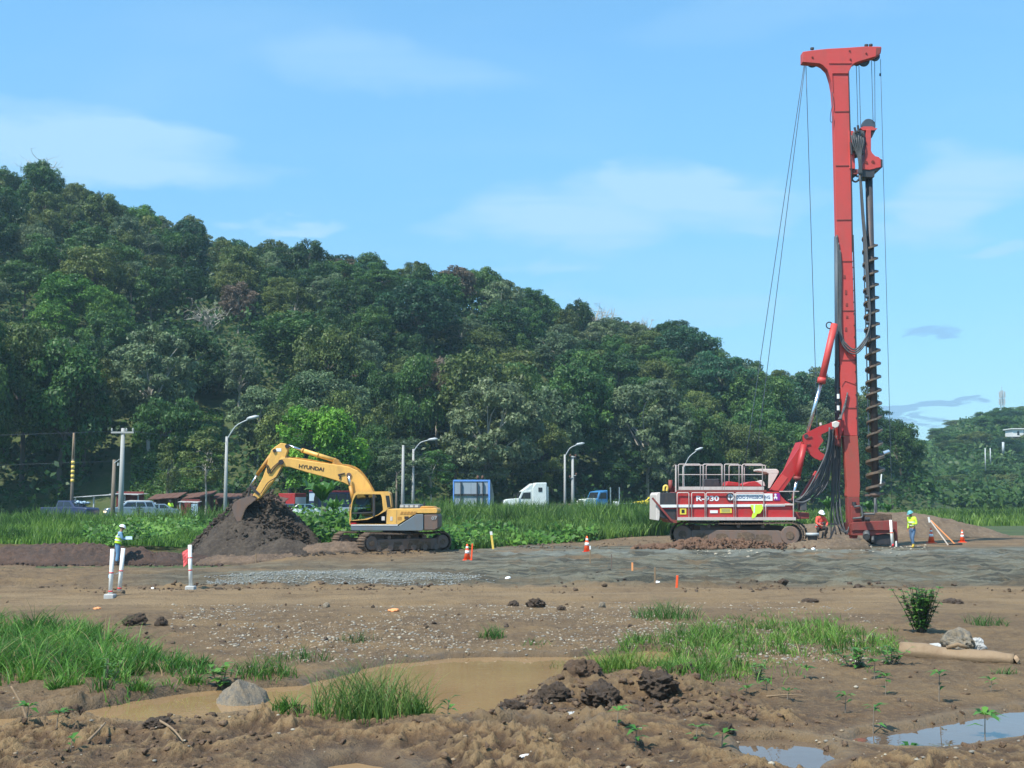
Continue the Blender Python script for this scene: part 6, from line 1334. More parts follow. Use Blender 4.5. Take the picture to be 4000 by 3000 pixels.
for yv in (430, 515, 600, 685): MB().cyl(W(KM, 634, yv, YR - .3), W(KM, 656, yv, YR - .3), .09, 8).build('hose_clip', 'cable', RG)
for k in range(4): MB().tube(catmull([W(KM, 515 - 4 * k, 1050 + 20 * k, YM0 - .1), W(KM, 495 - 3 * k, 1160, YM0 - .14), W(KM, 455 + 6 * k, 1225, Y0 - .2)], 4), .04, 6).build('hose', 'hose', RG, True)
# hose bundle hanging from the clamp to the body
rh = random.Random(3)
for k in range(12):
    x0 = 1070 + 70 * k / 14; ex, ey = 470 + 30 * k, 1480 + rh.uniform(0, 30)
    if k > 8: ex = 760 + (k - 8) * 22; ey = 1440 + 30 * (k - 8)
    m1 = (1040 + 5 * k + rh.uniform(-15, 15), 760); m2 = (870 + 14 * k + rh.uniform(-20, 20), 1150 + 8 * k); m3 = ((ex + 850) / 2, 1455 + rh.uniform(-40, 40)); yy = Y0 - .25 + .10 * rh.random() * k
    MB().tube(catmull([W(K3, x0, 440, yy), W(K3, *m1, yy), W(K3, *m2, yy), W(K3, *m3, yy), W(K3, ex, ey, yy)], 5), .032 if k % 3 else .045, 6).build('hose', 'hose', RG, True)
for k in range(7):
    x0 = 1120 + 18 * k; MB().tube(catmull([W(K3, x0, 560, YR - .3), W(K3, x0 - 8, 1000, YR - .3 + .1 * k), W(K3, x0 - 20 + 8 * k, 1650, YR - .2)] + [W(K2, 1560 + 12 * k, 730 + 8 * k, YR - .4), W(K2, 1640, 770 - 10 * k, YR - .4)] if k % 2 else [W(K3, x0, 560, YR), W(K3, x0 - 10, 1100, YR), W(K3, x0 - 25, 1700, YR), W(K2, 1500 + 20 * k, 780, YR)], 5), .035, 6).build('hose', 'hose', RG, True)
# front of the body below the arm
MB().prism(o2([(1206, 600), (1330, 610), (1330, 655), (1206, 662)], YF + .3), YF + .3, YBk - .3).build('front_step', 'base_red', RG, bevel=0.02)
MB().prism(o2([(1255, 530), (1310, 530), (1312, 590), (1258, 592)], YF + .5), YF + .5, YF + 1.0).build('front_box', 'hose', RG, bevel=0.02)
MB().tube(catmull([r2(1206, 520, YF), r2(1280, 528, YF), r2(1340, 500, YF)], 4), .05, 8).build('hose', 'hose', RG)
for (a, b_, c_, d_) in ((1440, 700, 1470, 770), (1530, 720, 1490, 820), (1400, 690, 1560, 700), (1440, 760, 1430, 820)): MB().beam(r2(a, b_, YR - .5), r2(c_, d_, YR - .5), .08, .08).build('support_strut', 'dark_steel', RG)
# mast foot table
def oB(p, Y): return outline(KB, p, Y)
tb = MB().prism(oB([(400, 612), (430, 600), (905, 580), (935, 600), (935, 690), (900, 700), (440, 700), (405, 708)], YR - .7), YR - .7, YR + .7).build('foot_table', 'base_red', RG, bevel=0.015)
MB().prism(oB([(400, 700), (940, 700), (945, 722), (640, 765), (400, 760)], YR - .62), YR - .62, YR + .6).build('table_skirt', 'base_red', RG)
MB().prism(oB([(395, 400), (510, 395), (515, 560), (540, 590), (400, 600)], YR - .55), YR - .55, YR + .4).build('clamp_housing', 'base_red', RG, bevel=0.02)
MB().prism(oB([(560, 470), (900, 500), (900, 590), (560, 600)], YR - .1), YR - .1, YR + .5).build('spoil_guide', 'track_mud', RG, bevel=0.03)
for pts in (((430, 410), (500, 400), (520, 430), (540, 520), (520, 545), (415, 555)), ((545, 500), (680, 500), (690, 440), (690, 300))):
    MB().tube([W(KB, *p, YR - .65) for p in pts], .055, 8).build('pipe', 'hose', RG, True)
MB().cyl(W(KB, 560, 565, YR - .9), W(KB, 620, 565, YR - .9), .12, 12).build('hydraulic_motor', 'dark_steel', RG)
MB().cyl(W(KB, 430, 350, YR - .5), W(KB, 430, 395, YR - .5), .1, 10).build('hydraulic_motor', 'dark_steel', RG)
MB().lathe(tuple(W(KB, 685, 260, YR)), [(.10, -.12), (.24, -.1), (.30, .0), (.26, .1), (.12, .2)], 16).build('auger_guide', 'rust_grey', RG, True)
MB().beam(W(KB, 550, 270, YR), W(KB, 800, 250, YR), .15, .10).build('guide_beam', 'rust_grey', RG)
MB().beam(W(KB, 690, 280, YR), W(KB, 700, 500, YR), .12, .12).build('guide_post', 'hose', RG)
MB().tube([W(KB, 770, 5, YR - .4), W(KB, 755, 170, YR - .4)], .035, 6).build('white_rod', 'pvc_white', RG)
MB().cyl(W(K3, 1845, 815, YR - .2), W(K3, 1930, 785, YR - .2), .10, 10).build('work_light', 'chrome', RG)
for (a, b_, r) in ((580, 780, .17), (660, 830, .07)): MB().cyl(W(KB, a, b_, YR - 1.0), W(KB, a + 5, b_ - 60, YR - .5), r, 14).build('jack_foot', 'hose', RG, True)
MB().prism(oB([(640, 765), (880, 745), (885, 875), (700, 880), (640, 830)], YR - .5), YR - .5, YR + .5).build('jack_housing', 'dark_steel', RG, bevel=0.02)
MB().beam(W(KB, 915, 385, YR), W(KB, 900, 440, YR), .06, .06).build('guide_pin', 'dark_steel', RG)
MB().beam(W(KB, 935, 590, YR), W(KB, 950, 860, YR), .12, .2).build('end_stop', 'base_red', RG)
# under structure
MB().cyl(Vector((r2(780, 0, YR).x, YR, .98)), Vector((r2(780, 0, YR).x, YR, 1.45)), 1.1, 30).build('turntable', 'dark_steel', RG, True)
cxr = r2(752, 0, YR).x
crawler(RG, (cxr + .1, YR, 0), R_(-17), 6.35, 1.22, 0.85, 2.7, -0.02, shoe_n=52, fr='rust_grey')
MB().box(cxr - 2, cxr + 2.1, YR - .9, YR + .9, .5, 1.0).build('centre_frame', 'rust_grey', RG)
vest_p = [(868, 548), (960, 545), (966, 575), (945, 612), (920, 618), (905, 645), (882, 656), (878, 640), (890, 605), (880, 585)]
v_ = MB().prism(o2(vest_p, YW - .06), YW - .06, YW - .03).build('hi_vis_vest', 'hi_vis', None); tag(v_, 'fluorescent yellow vest hung over the side rail of the red rig', 'vest')
MB().prism(o2([(893, 548), (905, 548), (902, 610), (892, 612)], YW - .068), YW - .068, YW - .061).build('reflective_band', 'reflective', v_)
print('rig ok')
# ================================================================ site clutter
def gz(x, y): return float(ground_h(np.array([x]), np.array([y]))[0])
def on_ground(u, v):
    p = gD(u, v); return Vector((p.x, p.y, gz(p.x, p.y)))
def cone(u, v, h, lab, Y=None, double=False):
    p = gD(u, v); z = gz(p.x, p.y); e = empty('traffic_cone', (p.x, p.y, z), lab, 'traffic cone', 'traffic cones')
    q = Vector((p.x, p.y, z)); s = h / 0.7
    b = MB(); b.box(q.x - .19 * s, q.x + .19 * s, q.y - .19 * s, q.y + .19 * s, z - .02, z + .035); b.build('base_plate', 'orange_plastic', e, bevel=.01)
    R = lambda t: (0.15 * (1 - t) + 0.028 * t) * s
    def seg(t0, t1, nm, m, k=1.0): MB().lathe(tuple(q), [(R(t0) * k, .035 + t0 * (h - .035)), (R(t1) * k, .035 + t1 * (h - .035))], 18).build(nm, m, e, True)
    seg(0, 1, 'cone_body', 'orange_plastic'); seg(.40, .58, 'band', 'white_band', 1.04); seg(.72, .84, 'band', 'white_band', 1.06)
    if double: seg(.97, 1.0, 'tip', 'orange_plastic')
    return e
cone(1268, 1192, .72, 'orange traffic cone standing alone at the edge of the green reeds')
cone(2012, 1173, .80, 'taller orange cone between the walking man and the leaning boards', double=True)
cone(2079, 1172, .66, 'orange cone right of the leaning boards')
cone(1009, 1211, .62, 'orange cone beside a slanted orange stake, right of the excavator')
def stake(u, v, h, lab, mat='dry_wood', w=.045, lean=(0, 0), name='stake', top=None, group=None, cat='stake'):
    q = on_ground(u, v); b = MB(); t = q + Vector((lean[0], lean[1], h)); b.beam(q - Vector((0, 0, .1)), t, w, w * .7); o = b.build(name, mat, None, bevel=w * .1)
    o.location = (0, 0, 0); tag(o, lab, cat, group)
    if top: 
        o2_ = MB().beam(q + (t - q) * top[1], q + (t - q) * 1.002, w * 1.15, w * .85).build('painted_tip', top[0], None); o2_.parent = o
    return o
stake(1275, 1221, .62, 'pale wooden stake in front of the lone cone', top=('white_paint', .8))
stake(1366, 1242, .44, 'short orange tipped stake on the grey gravel', top=('orange_board', .45))
stake(1415, 1268, .42, 'wooden stake at the near edge of the grey gravel')
stake(1461, 1270, .34, 'short stake painted bright orange red', mat='orange_plastic', w=.055, lean=(.03, 0))
stake(1193, 1190, .5, 'thin pale stake near the reed edge', w=.03)
stake(1321, 1232, .5, 'dark thin rod standing in the grey gravel', mat='rust_grey', w=.03)
stake(1018, 1211, .6, 'slanted orange stake beside the cone right of the excavator', mat='orange_plastic', w=.06, lean=(.04, 0))
stake(553, 1198, .45, 'wooden stake at the foot of the tall dirt pile')
stake(1936, 1180, .28, 'short pale peg beside the white post at the rig foot', mat='pvc_white', w=.08)
stake(1066, 1186, .78, 'yellow post with white top leaning beside the creepers', mat='yellow_mark', w=.10, lean=(-.12, 0), name='post', cat='post', top=('white_paint', .8))
def pvc(u, v, h, lab, lean=(0, 0), block='concrete', flag=False, bands=(.12, .5)):
    q = on_ground(u, v); e = empty('pipe_post', q, lab, 'pipe post', 'white pipe posts'); t = q + Vector((lean[0], lean[1], h))
    MB().cyl(q, t, .048, 14).build('pipe', 'pvc_white', e, True)
    for k in bands: c = q + (t - q) * k; MB().cyl(c, c + (t - q) * .025, .051, 14).build('tape', 'red_tape', e, True)
    b = MB(); b.box(q.x - .12, q.x + .12, q.y - .12, q.y + .12, q.z - .05, q.z + .09); b.build('concrete_foot', block, e, bevel=.02)
    if flag:
        vs = []; fs = []
        for i in range(6):
            for j in range(5): vs.append(t + Vector((-.05 - .035 * j * (1 - .06 * i), .02 * math.sin(i * 1.4 + j), -.10 - .075 * i - .02 * j)))
        for i in range(5):
            for j in range(4): fs.append((i * 5 + j, i * 5 + j + 1, i * 5 + j + 6, i * 5 + j + 5))
        MB().add(vs, fs).build('flag', 'pink_flag', e)
    return e
pvc(238, 1290, 1.14, 'white pipe post on a square block, left one of the taped pair', (.02, 0))
pvc(257, 1285, 1.10, 'white pipe post of the taped pair, right one, tilting right', (.07, 0), 'mound_dirt')
pvc(412, 1275, 1.12, 'white pipe post with a drooping pink flag', (-.05, 0), 'concrete', True, (.42, .7))
q = MB(); a_, c_ = on_ground(238, 1290), on_ground(257, 1285)
q.tube([a_ + Vector((.02, 0, .56)), (a_ + c_) / 2 + Vector((.02, 0, .52)), c_ + Vector((.03, 0, .55))], .006, 4); q.box((a_.x + c_.x) / 2 - .05, (a_.x + c_.x) / 2 + .05, a_.y - .01, a_.y, a_.z + .46, a_.z + .54)
tag(q.build('warning_tape', 'light_cloth', None), 'thin tape strung between the two left pipe posts', 'tape')
pw = at(1928 * 1.8083, 2132, 58.5); e = empty('pipe_post', (pw.x, pw.y, 0), 'white pipe post with orange band at the right end of the rig foot', 'pipe post', 'white pipe posts')
MB().cyl(Vector((pw.x, pw.y, -.1)), Vector((pw.x - .06, pw.y, 1.30)), .065, 14).build('pipe', 'pvc_white', e, True)
MB().cyl(Vector((pw.x - .03, pw.y, .66)), Vector((pw.x - .033, pw.y, .72)), .068, 14).build('tape', 'orange_plastic', e, True); MB().cyl(Vector((pw.x, pw.y, .02)), Vector((pw.x, pw.y, .16)), .07, 14).build('tape', 'red_tape', e, True)
# leaning boards near the right cones
pa = on_ground(2046, 1177); e = empty('leaning_boards', pa, 'white and orange survey boards leaning together on a black foot', 'survey boards')
tp = pa + Vector((-.75, .3, 1.28))
MB().beam(pa + Vector((.02, -.1, .0)), tp, .10, .05).build('board', 'cream', e); MB().beam(pa + Vector((.42, 0, .02)), tp + Vector((.08, .02, -.05)), .16, .06).build('board', 'orange_board', e)
MB().beam(pa + Vector((.05, -.1, .02)), pa + Vector((.75, .1, .05)), .2, .08).build('foot', 'rubber', e); MB().cyl(tp + Vector((0, 0, -.15)), tp + Vector((-.04, 0, .12)), .05, 10).build('board_tip', 'white_paint', e)
# bucket by the squatting man
pb = at(3174, 2126, 57.4); e = empty('pail', (pb.x, pb.y, .0), 'grey metal pail standing before the squatting man', 'pail')
MB().lathe((pb.x, pb.y, .14), [(.17, .0), (.17, .02), (.25, .46), (.30, .48), (.30, .56), (.27, .56)], 18).build('pail_body', 'hose', e, True); MB().lathe((pb.x, pb.y, .14), [(.255, .44), (.31, .46), (.31, .57), (.25, .57)], 18).build('rim', 'lamp_grey', e, True)
# steel trestle scraps by the rig
def stick_(p0, p1, r, lab, mat='dry_wood', name='stick', cat='stick'):
    p0, p1 = Vector(p0), Vector(p1); m_ = (p0 + p1) / 2 + Vector((.02, 0, .015)); b = MB().tube(catmull([p0, m_, p1], 4), [r * (1 - .06 * i) for i in range(9)], 7); return tag(b.build(name, mat, None, True), lab, cat)
g0, g1 = on_ground(65, 1572), gD(10, 1574); stick_(g0 + Vector((0, 0, .02)), Vector((g0.x - .27, g0.y + .15, g0.z + .44)), .018, 'dry pale stick standing up from the mud at the left edge')
a_, b_ = on_ground(188, 1645), on_ground(226, 1618); stick_(a_ + Vector((0, 0, .03)), b_ + Vector((0, 0, .06)), .014, 'pale stick lying in the mud at the bottom left')
a_, b_ = on_ground(338, 1600), on_ground(395, 1642); stick_(a_ + Vector((0, 0, .06)), b_ + Vector((0, 0, .03)), .013, 'thin bent stick right of the other in the near mud')
a_, b_ = on_ground(1655, 1514), on_ground(1742, 1513); stick_(a_ + Vector((0, 0, .02)), b_ + Vector((0, 0, .03)), .010, 'straight thin stick on wet mud before the right grass')
# log
la, lb = on_ground(1948, 1418), on_ground(2192, 1436); n = 22; pts = []; rs_ = []
for i in range(n + 1):
    t = i / n; p = la + (lb - la) * t; p.z = .075 - 0.02 * t + .01 * math.sin(9 * t); pts.append(p); rs_.append(.125 * (1 - .28 * t) * (1 + .05 * math.sin(11 * t) + .04 * math.sin(31 * t + 1)))
lg = MB().tube(pts, rs_, 26)
for i_, p_ in enumerate(lg.v): a_n = i_ % 26; cc_ = pts[min(i_ // 26, n)]; k_ = 1 + .05 * (float(vnoise(a_n * .9, (i_ // 26) * .25)) - .5) * 2 + (.05 if a_n in (3, 9, 10, 17, 22) else 0); lg.v[i_] = cc_ + (p_ - cc_) * k_
log_ = lg.build('log', 'dry_wood', None, True); tag(log_, 'thick weathered log lying on the mud at the right', 'log')
MB().cyl(pts[-1] + Vector((.0, 0, 0)), pts[-1] + Vector((.05, -.01, .03)), .085, 10, .05).build('broken_end', 'wood', log_); MB().tube([pts[9] + Vector((0, -.03, .11)), pts[9] + Vector((.12, -.12, .17)), pts[9] + Vector((.28, -.1, .12))], .03, 7).build('branch_stub', 'dry_wood', log_, True)
# stones and clods you can point at
def stone(u, v, w, h, lab, mat='boulder_rock', seed=1, name='stone', cat='stone', sink=.3, flat=None, rough=.35, dz=0):
    q = on_ground(u, v); s = w * 1.8083 / F_PX * q.y / 2; hz = h * 1.8083 / F_PX * q.y / 2 / (1 - sink * .6)
    cl_q = name == 'clod'; me_ = rock_mesh(name, seed, 4 if w > 30 else 3, rough, 1.0, .34 if cl_q else .14, .16 if cl_q else .03); o = link(name, me_, mat); o.location = q + Vector((0, 0, hz * (1 - sink * 1.2) * .6 + dz)); o.scale = (s, s * .8, hz); o.rotation_euler = (0, 0, seed * .7); return tag(o, lab, cat)
def boulder():
    q = gD(512, 1506); me_ = rock_mesh('boulder', 46, 5, .34, 1.0, .22, .10); co = np.empty(len(me_.vertices) * 3, np.float32); me_.vertices.foreach_get('co', co); co = co.reshape(-1, 3)
    for nx, ny, nz_, dd in ((-.80, -.45, .50, .38), (.70, -.35, .66, .46), (.1, -.9, .42, .62), (-.2, .6, .75, .60), (.95, 0, .3, .85)):   # broken flat faces
        n_ = np.array([nx, ny, nz_]); n_ /= np.linalg.norm(n_); t_ = co @ n_ - dd; k_ = t_ > 0; co[k_] -= np.outer(t_[k_] * .80, n_)
    me_.vertices.foreach_set('co', co.ravel()); me_.update(); o = link('boulder', me_, 'boulder_rock'); o.location = (q.x + .02, q.y, -.06); o.scale = (.34, .25, .32); return tag(o, 'broken grey and tan boulder standing in the muddy puddle', 'boulder')
boulder()
stone(2072, 1404, 78, 42, 'big half buried grey brown stone above the log', 'boulder_rock', 3, sink=.35)
stone(2108, 1402, 38, 28, 'rounded grey stone leaning on the right side of the half buried one', 'concrete', 4)
stone(2020, 1404, 26, 14, 'small grey stone between the shrub and the half buried stone', 'concrete', 8)
stone(285, 1352, 42, 26, 'lone dark mud clod on the dirt left of the pebbles', 'clod_dark', 9, 'clod', 'clod', .2, rough=.5)
stone(348, 1352, 24, 18, 'smaller dark clod right of the lone big one', 'clod_dark', 10, 'clod', 'clod', .2, rough=.5)
stone(155, 1566, 50, 36, 'large tan clod rising over the near edge of the puddle at left', 'clod_mud', 11, 'clod', 'clod', .2, rough=.35)
stone(1158, 1312, 42, 20, 'dark clod on top of the pebble strip, right of its middle', 'clod_dark', 12, 'clod', 'clod', .2, rough=.5)
stone(1110, 1310, 22, 12, 'small dark clod left of the one on the pebble strip', 'clod_dark', 15, 'clod', 'clod', .2, rough=.5)
stone(1212, 1318, 20, 11, 'small dark clod right of the one on the pebble strip', 'clod_dark', 16, 'clod', 'clod', .2, rough=.5)
stone(1262, 1500, 74, 50, 'tall wedge of tan mud at the right shore of the puddle', 'clod_mud', 17, 'clod', 'clod', .15, rough=.35)
stone(1195, 1528, 64, 40, 'dark lump of mud stepping into the puddle', 'clod_dark', 18, 'clod', 'clod', .25, rough=.45)
stone(1110, 1548, 54, 26, 'low dark lump at the tip of the mud shore', 'clod_dark', 19, 'clod', 'clod', .3, rough=.45)
stone(1300, 1530, 90, 44, 'broad dark lump in the middle of the clod heap', 'clod_dark', 20, 'clod', 'clod', .3, rough=.4)
stone(1425, 1528, 84, 40, 'broad dark lump at the right of the clod heap', 'clod_dark', 21, 'clod', 'clod', .3, rough=.4)
stone(1385, 1494, 60, 30, 'tan crumbly clod on top of the clod heap', 'clod_mud', 22, 'clod', 'clod', .2, rough=.5)
stone(1480, 1500, 60, 32, 'tan clod at the foot of the right grass', 'clod_mud', 23, 'clod', 'clod', .2, rough=.5)
stone(340, 1602, 60, 22, 'dark wet clod in the near mud, left of centre', 'clod_dark', 24, 'clod', 'clod', .35)
stone(1570, 1585, 34, 22, 'dark wet clod beside the small mirror puddle', 'clod_dark', 25, 'clod', 'clod', .2, rough=.5)
stone(1050, 1582, 26, 14, 'pale rounded stone in the near mud, centre', 'boulder_rock', 26)
stone(1240, 1562, 34, 10, 'flat grey stone before the clod heap', 'concrete', 27)
stone(1135, 1650, 22, 6, 'small white flat stone at the bottom centre', 'white_band', 28)
stone(210, 1317, 16, 5, 'flat orange brown stone on the dirt track at left', 'orange_board', 29)
stone(1098, 1252, 16, 5, 'pale stone on the light gravel, centre', 'white_band', 33)
stone(1420, 1257, 14, 5, 'pale stone on the grey gravel, right of the stakes', 'white_band', 34)
stone(330, 1272, 8, 6, 'small white stone right of the pipe post pair', 'white_band', 35)
stone(495, 1255, 5, 4, 'tiny white pebble', 'white_band', 36) if False else None
stone(1757, 1192, 9, 5, 'white stone on the small heap before the squatting man', 'white_band', 37)
stone(1300, 1313, 20, 14, 'round tan cobble at the upper edge of the pebble strip', 'boulder_rock', 38)
stone(705, 1312, 17, 11, 'round tan cobble among pebbles', 'boulder_rock', 39)
stone(850, 1322, 22, 8, 'flat orange tan cobble on the pebble strip', 'orange_board', 40)
stone(1690, 1266, 26, 14, 'dark clod on the edge of the grey gravel at right', 'clod_dark', 41, 'clod', 'clod', .2, rough=.5)
stone(1855, 1272, 30, 14, 'dark clod where the gravel meets the dirt, far right', 'clod_dark', 42, 'clod', 'clod', .2, rough=.5)
stone(2060, 1305, 44, 12, 'long dark clod on the dirt at the right', 'clod_dark', 43, 'clod', 'clod', .3, rough=.5)
stone(1755, 1305, 34, 10, 'dark flat clod on the dirt behind the right grass', 'clod_dark', 44, 'clod', 'clod', .3, rough=.5)
# scattered mud lumps and pebbles
def uv_xy(u0, u1, v0, v1, dens=None, sc=0.8, thr=.45, edge=0):
    def f(rs, n):
        u = rs.uniform(u0, u1, n); v = rs.uniform(v0, v1, n); Y = F_PX * CAM_H / (v * 1.8083 - 1950); x = (u * 1.8083 - 2000) / F_PX * Y
        k = fbm(x * sc + 3, Y * sc + 8, 3) + .12 * rs.normal(0, 1, n) > thr
        dmin = np.minimum.reduce([polydist(x, Y, p) for p in PUD_W.values()])
        k &= dmin > edge
        return x[k], Y[k]
    return f
scatter('mud_clods', 'crumbly brown lumps of mud across the foreground', 'mud clods', 2600, uv_xy(-200, 2400, 1520, 1700, sc=1.1, thr=.50, edge=-.02), ground_h, .008, .055, 'clod_mud', 61, power=3.2)
scatter('mud_clods', 'dark wet lumps of mud across the foreground', 'mud clods', 700, uv_xy(-200, 2400, 1510, 1700, sc=.7, thr=.54, edge=-.05), ground_h, .006, .045, 'clod_dark', 62, power=3.5)
scatter('mud_clods', 'lumps of the clod heap at the right shore of the puddle', 'mud clods', 700, uv_xy(1060, 1620, 1490, 1556, sc=1.5, thr=.42, edge=-.05), ground_h, .012, .075, 'clod_mud', 63, power=2.6)
scatter('mud_clods', 'dark lumps of the clod heap at the right shore of the puddle', 'mud clods', 300, uv_xy(1080, 1540, 1508, 1556, sc=1.5, thr=.44, edge=-.05), ground_h, .012, .08, 'clod_dark', 64, power=2.6)
scatter('mud_clods', 'row of dark clods along the edge of the grey gravel', 'mud clods', 900, uv_xy(100, 2300, 1262, 1275, sc=.6, thr=.50), ground_h, .012, .10, 'clod_dark', 65, power=3)
scatter('mud_clods', 'row of tan clods along the edge of the grey gravel', 'mud clods', 900, uv_xy(100, 2300, 1264, 1280, sc=.6, thr=.48), ground_h, .012, .08, 'clod_mud', 66, power=3)
scatter('mud_clods', 'loose clods on the dirt behind the puddle', 'mud clods', 1500, uv_xy(-200, 2400, 1290, 1500, sc=.9, thr=.54), ground_h, .008, .055, 'clod_mud', 67, power=3.5)
scatter('mud_clods', 'loose dark clods on the pebble strip', 'mud clods', 600, uv_xy(240, 1500, 1305, 1400, sc=.9, thr=.54), ground_h, .010, .075, 'clod_dark', 68, power=3.4)
scatter('mud_clods', 'clods strewn on the working platform', 'mud clods', 700, uv_xy(-100, 2400, 1176, 1262, sc=.35, thr=.56), ground_h, .02, .10, 'pile_dirt', 69, power=3.5, flat=.4)
scatter('mud_clods', 'orange brown crumbs along the far edge of the platform', 'mud clods', 1400, uv_xy(950, 1460, 1158, 1184, sc=.35, thr=.46), ground_h, .02, .12, 'mound_dirt', 70, power=3)
scatter('mud_clods', 'red brown clods in front of the near track', 'mud clods', 700, lambda rs, n: (cxr + rs.normal(-1.4, 1.7, n), 56.2 + rs.normal(0, .45, n)), lambda x, y: 0.34 * np.exp(-((y - 56.5) / .7) ** 2) * np.exp(-((x - cxr + 1.2) / 3.2) ** 2) + .02, .03, .16, 'clod_red', 71, power=2, flat=.8)
scatter('mud_clods', 'lumps rolled around the tall dirt pile', 'mud clods', 900, lambda rs, n: (pile_c.x + rs.normal(1.0, 3.6, n), 52.0 + rs.normal(0, .8, n)), ground_h, .02, .15, 'pile_dirt', 72, power=2.6)
scatter('mud_clods', 'lumps along the dark berm', 'mud clods', 700, lambda rs, n: (-21 + rs.uniform(-6, 9, n), 50.4 + rs.normal(0, .35, n)), ground_h, .02, .15, 'berm_dirt', 73, power=2.4)
def on_pile(x, y): r = np.hypot((x - pile_c.x) / 3.35, (y - 56.1) / 3.5); return -.26 + 3.45 * np.clip(1 - r, 0, 1) ** .88
scatter('mud_clods', 'lumps sticking in the flank of the tall dirt pile', 'mud clods', 1500, lambda rs, n: (pile_c.x + rs.uniform(-3, 3, n), 56.1 - rs.uniform(0, 3.1, n)), on_pile, .03, .16, 'pile_dirt', 77, power=2.0)
PEB = [rock_mesh('pebble', 300 + i, 1, 0.18, 0.55, 0.05) for i in range(4)]
for nm, mt_, n, sd in (('pale', 'peb_pale', 3000, 81), ('tan', 'peb_tan', 4200, 82), ('grey', 'peb_grey', 4200, 83)):
    paint('peb_' + nm, {'pale': (0.36, 0.32, 0.245), 'tan': (0.26, 0.19, 0.12), 'grey': (0.20, 0.185, 0.155)}[nm], 0.75, 0.5, (0.25, 0.2, 0.14), 20, bump=0)
    scatter('pebbles', f'{nm} river pebbles on the bank behind the puddle', 'pebbles', n, uv_xy(380, 1900, 1300, 1425, sc=.5, thr=.45, edge=.05), ground_h, .008, .036, 'peb_' + nm, sd, power=2.2, meshes=PEB, sink=.5)
    scatter('pebbles', f'{nm} pebbles strewn over the wet foreground', 'pebbles', 240, uv_xy(-100, 2300, 1430, 1680, sc=.5, thr=.44, edge=.03), ground_h, .006, .03, 'peb_' + nm, sd + 10, power=2.6, meshes=PEB, sink=.1)
scatter('pebbles', 'white gravel on the spoil before the rig', 'pebbles', 500, uv_xy(1500, 2000, 1172, 1200, sc=.3, thr=.42), ground_h, .02, .09, 'peb_pale', 95, power=2.5, meshes=PEB)
scatter('pebbles', 'light gravel spread on the platform', 'pebbles', 4500, uv_xy(450, 1080, 1242, 1258, sc=.3, thr=.36), ground_h, .012, .035, 'peb_lg', 96, power=1.5, meshes=PEB) if paint('peb_lg', (0.24, 0.245, 0.225), 0.8, 0.4, (0.3, 0.31, 0.3), 20, bump=0) else None
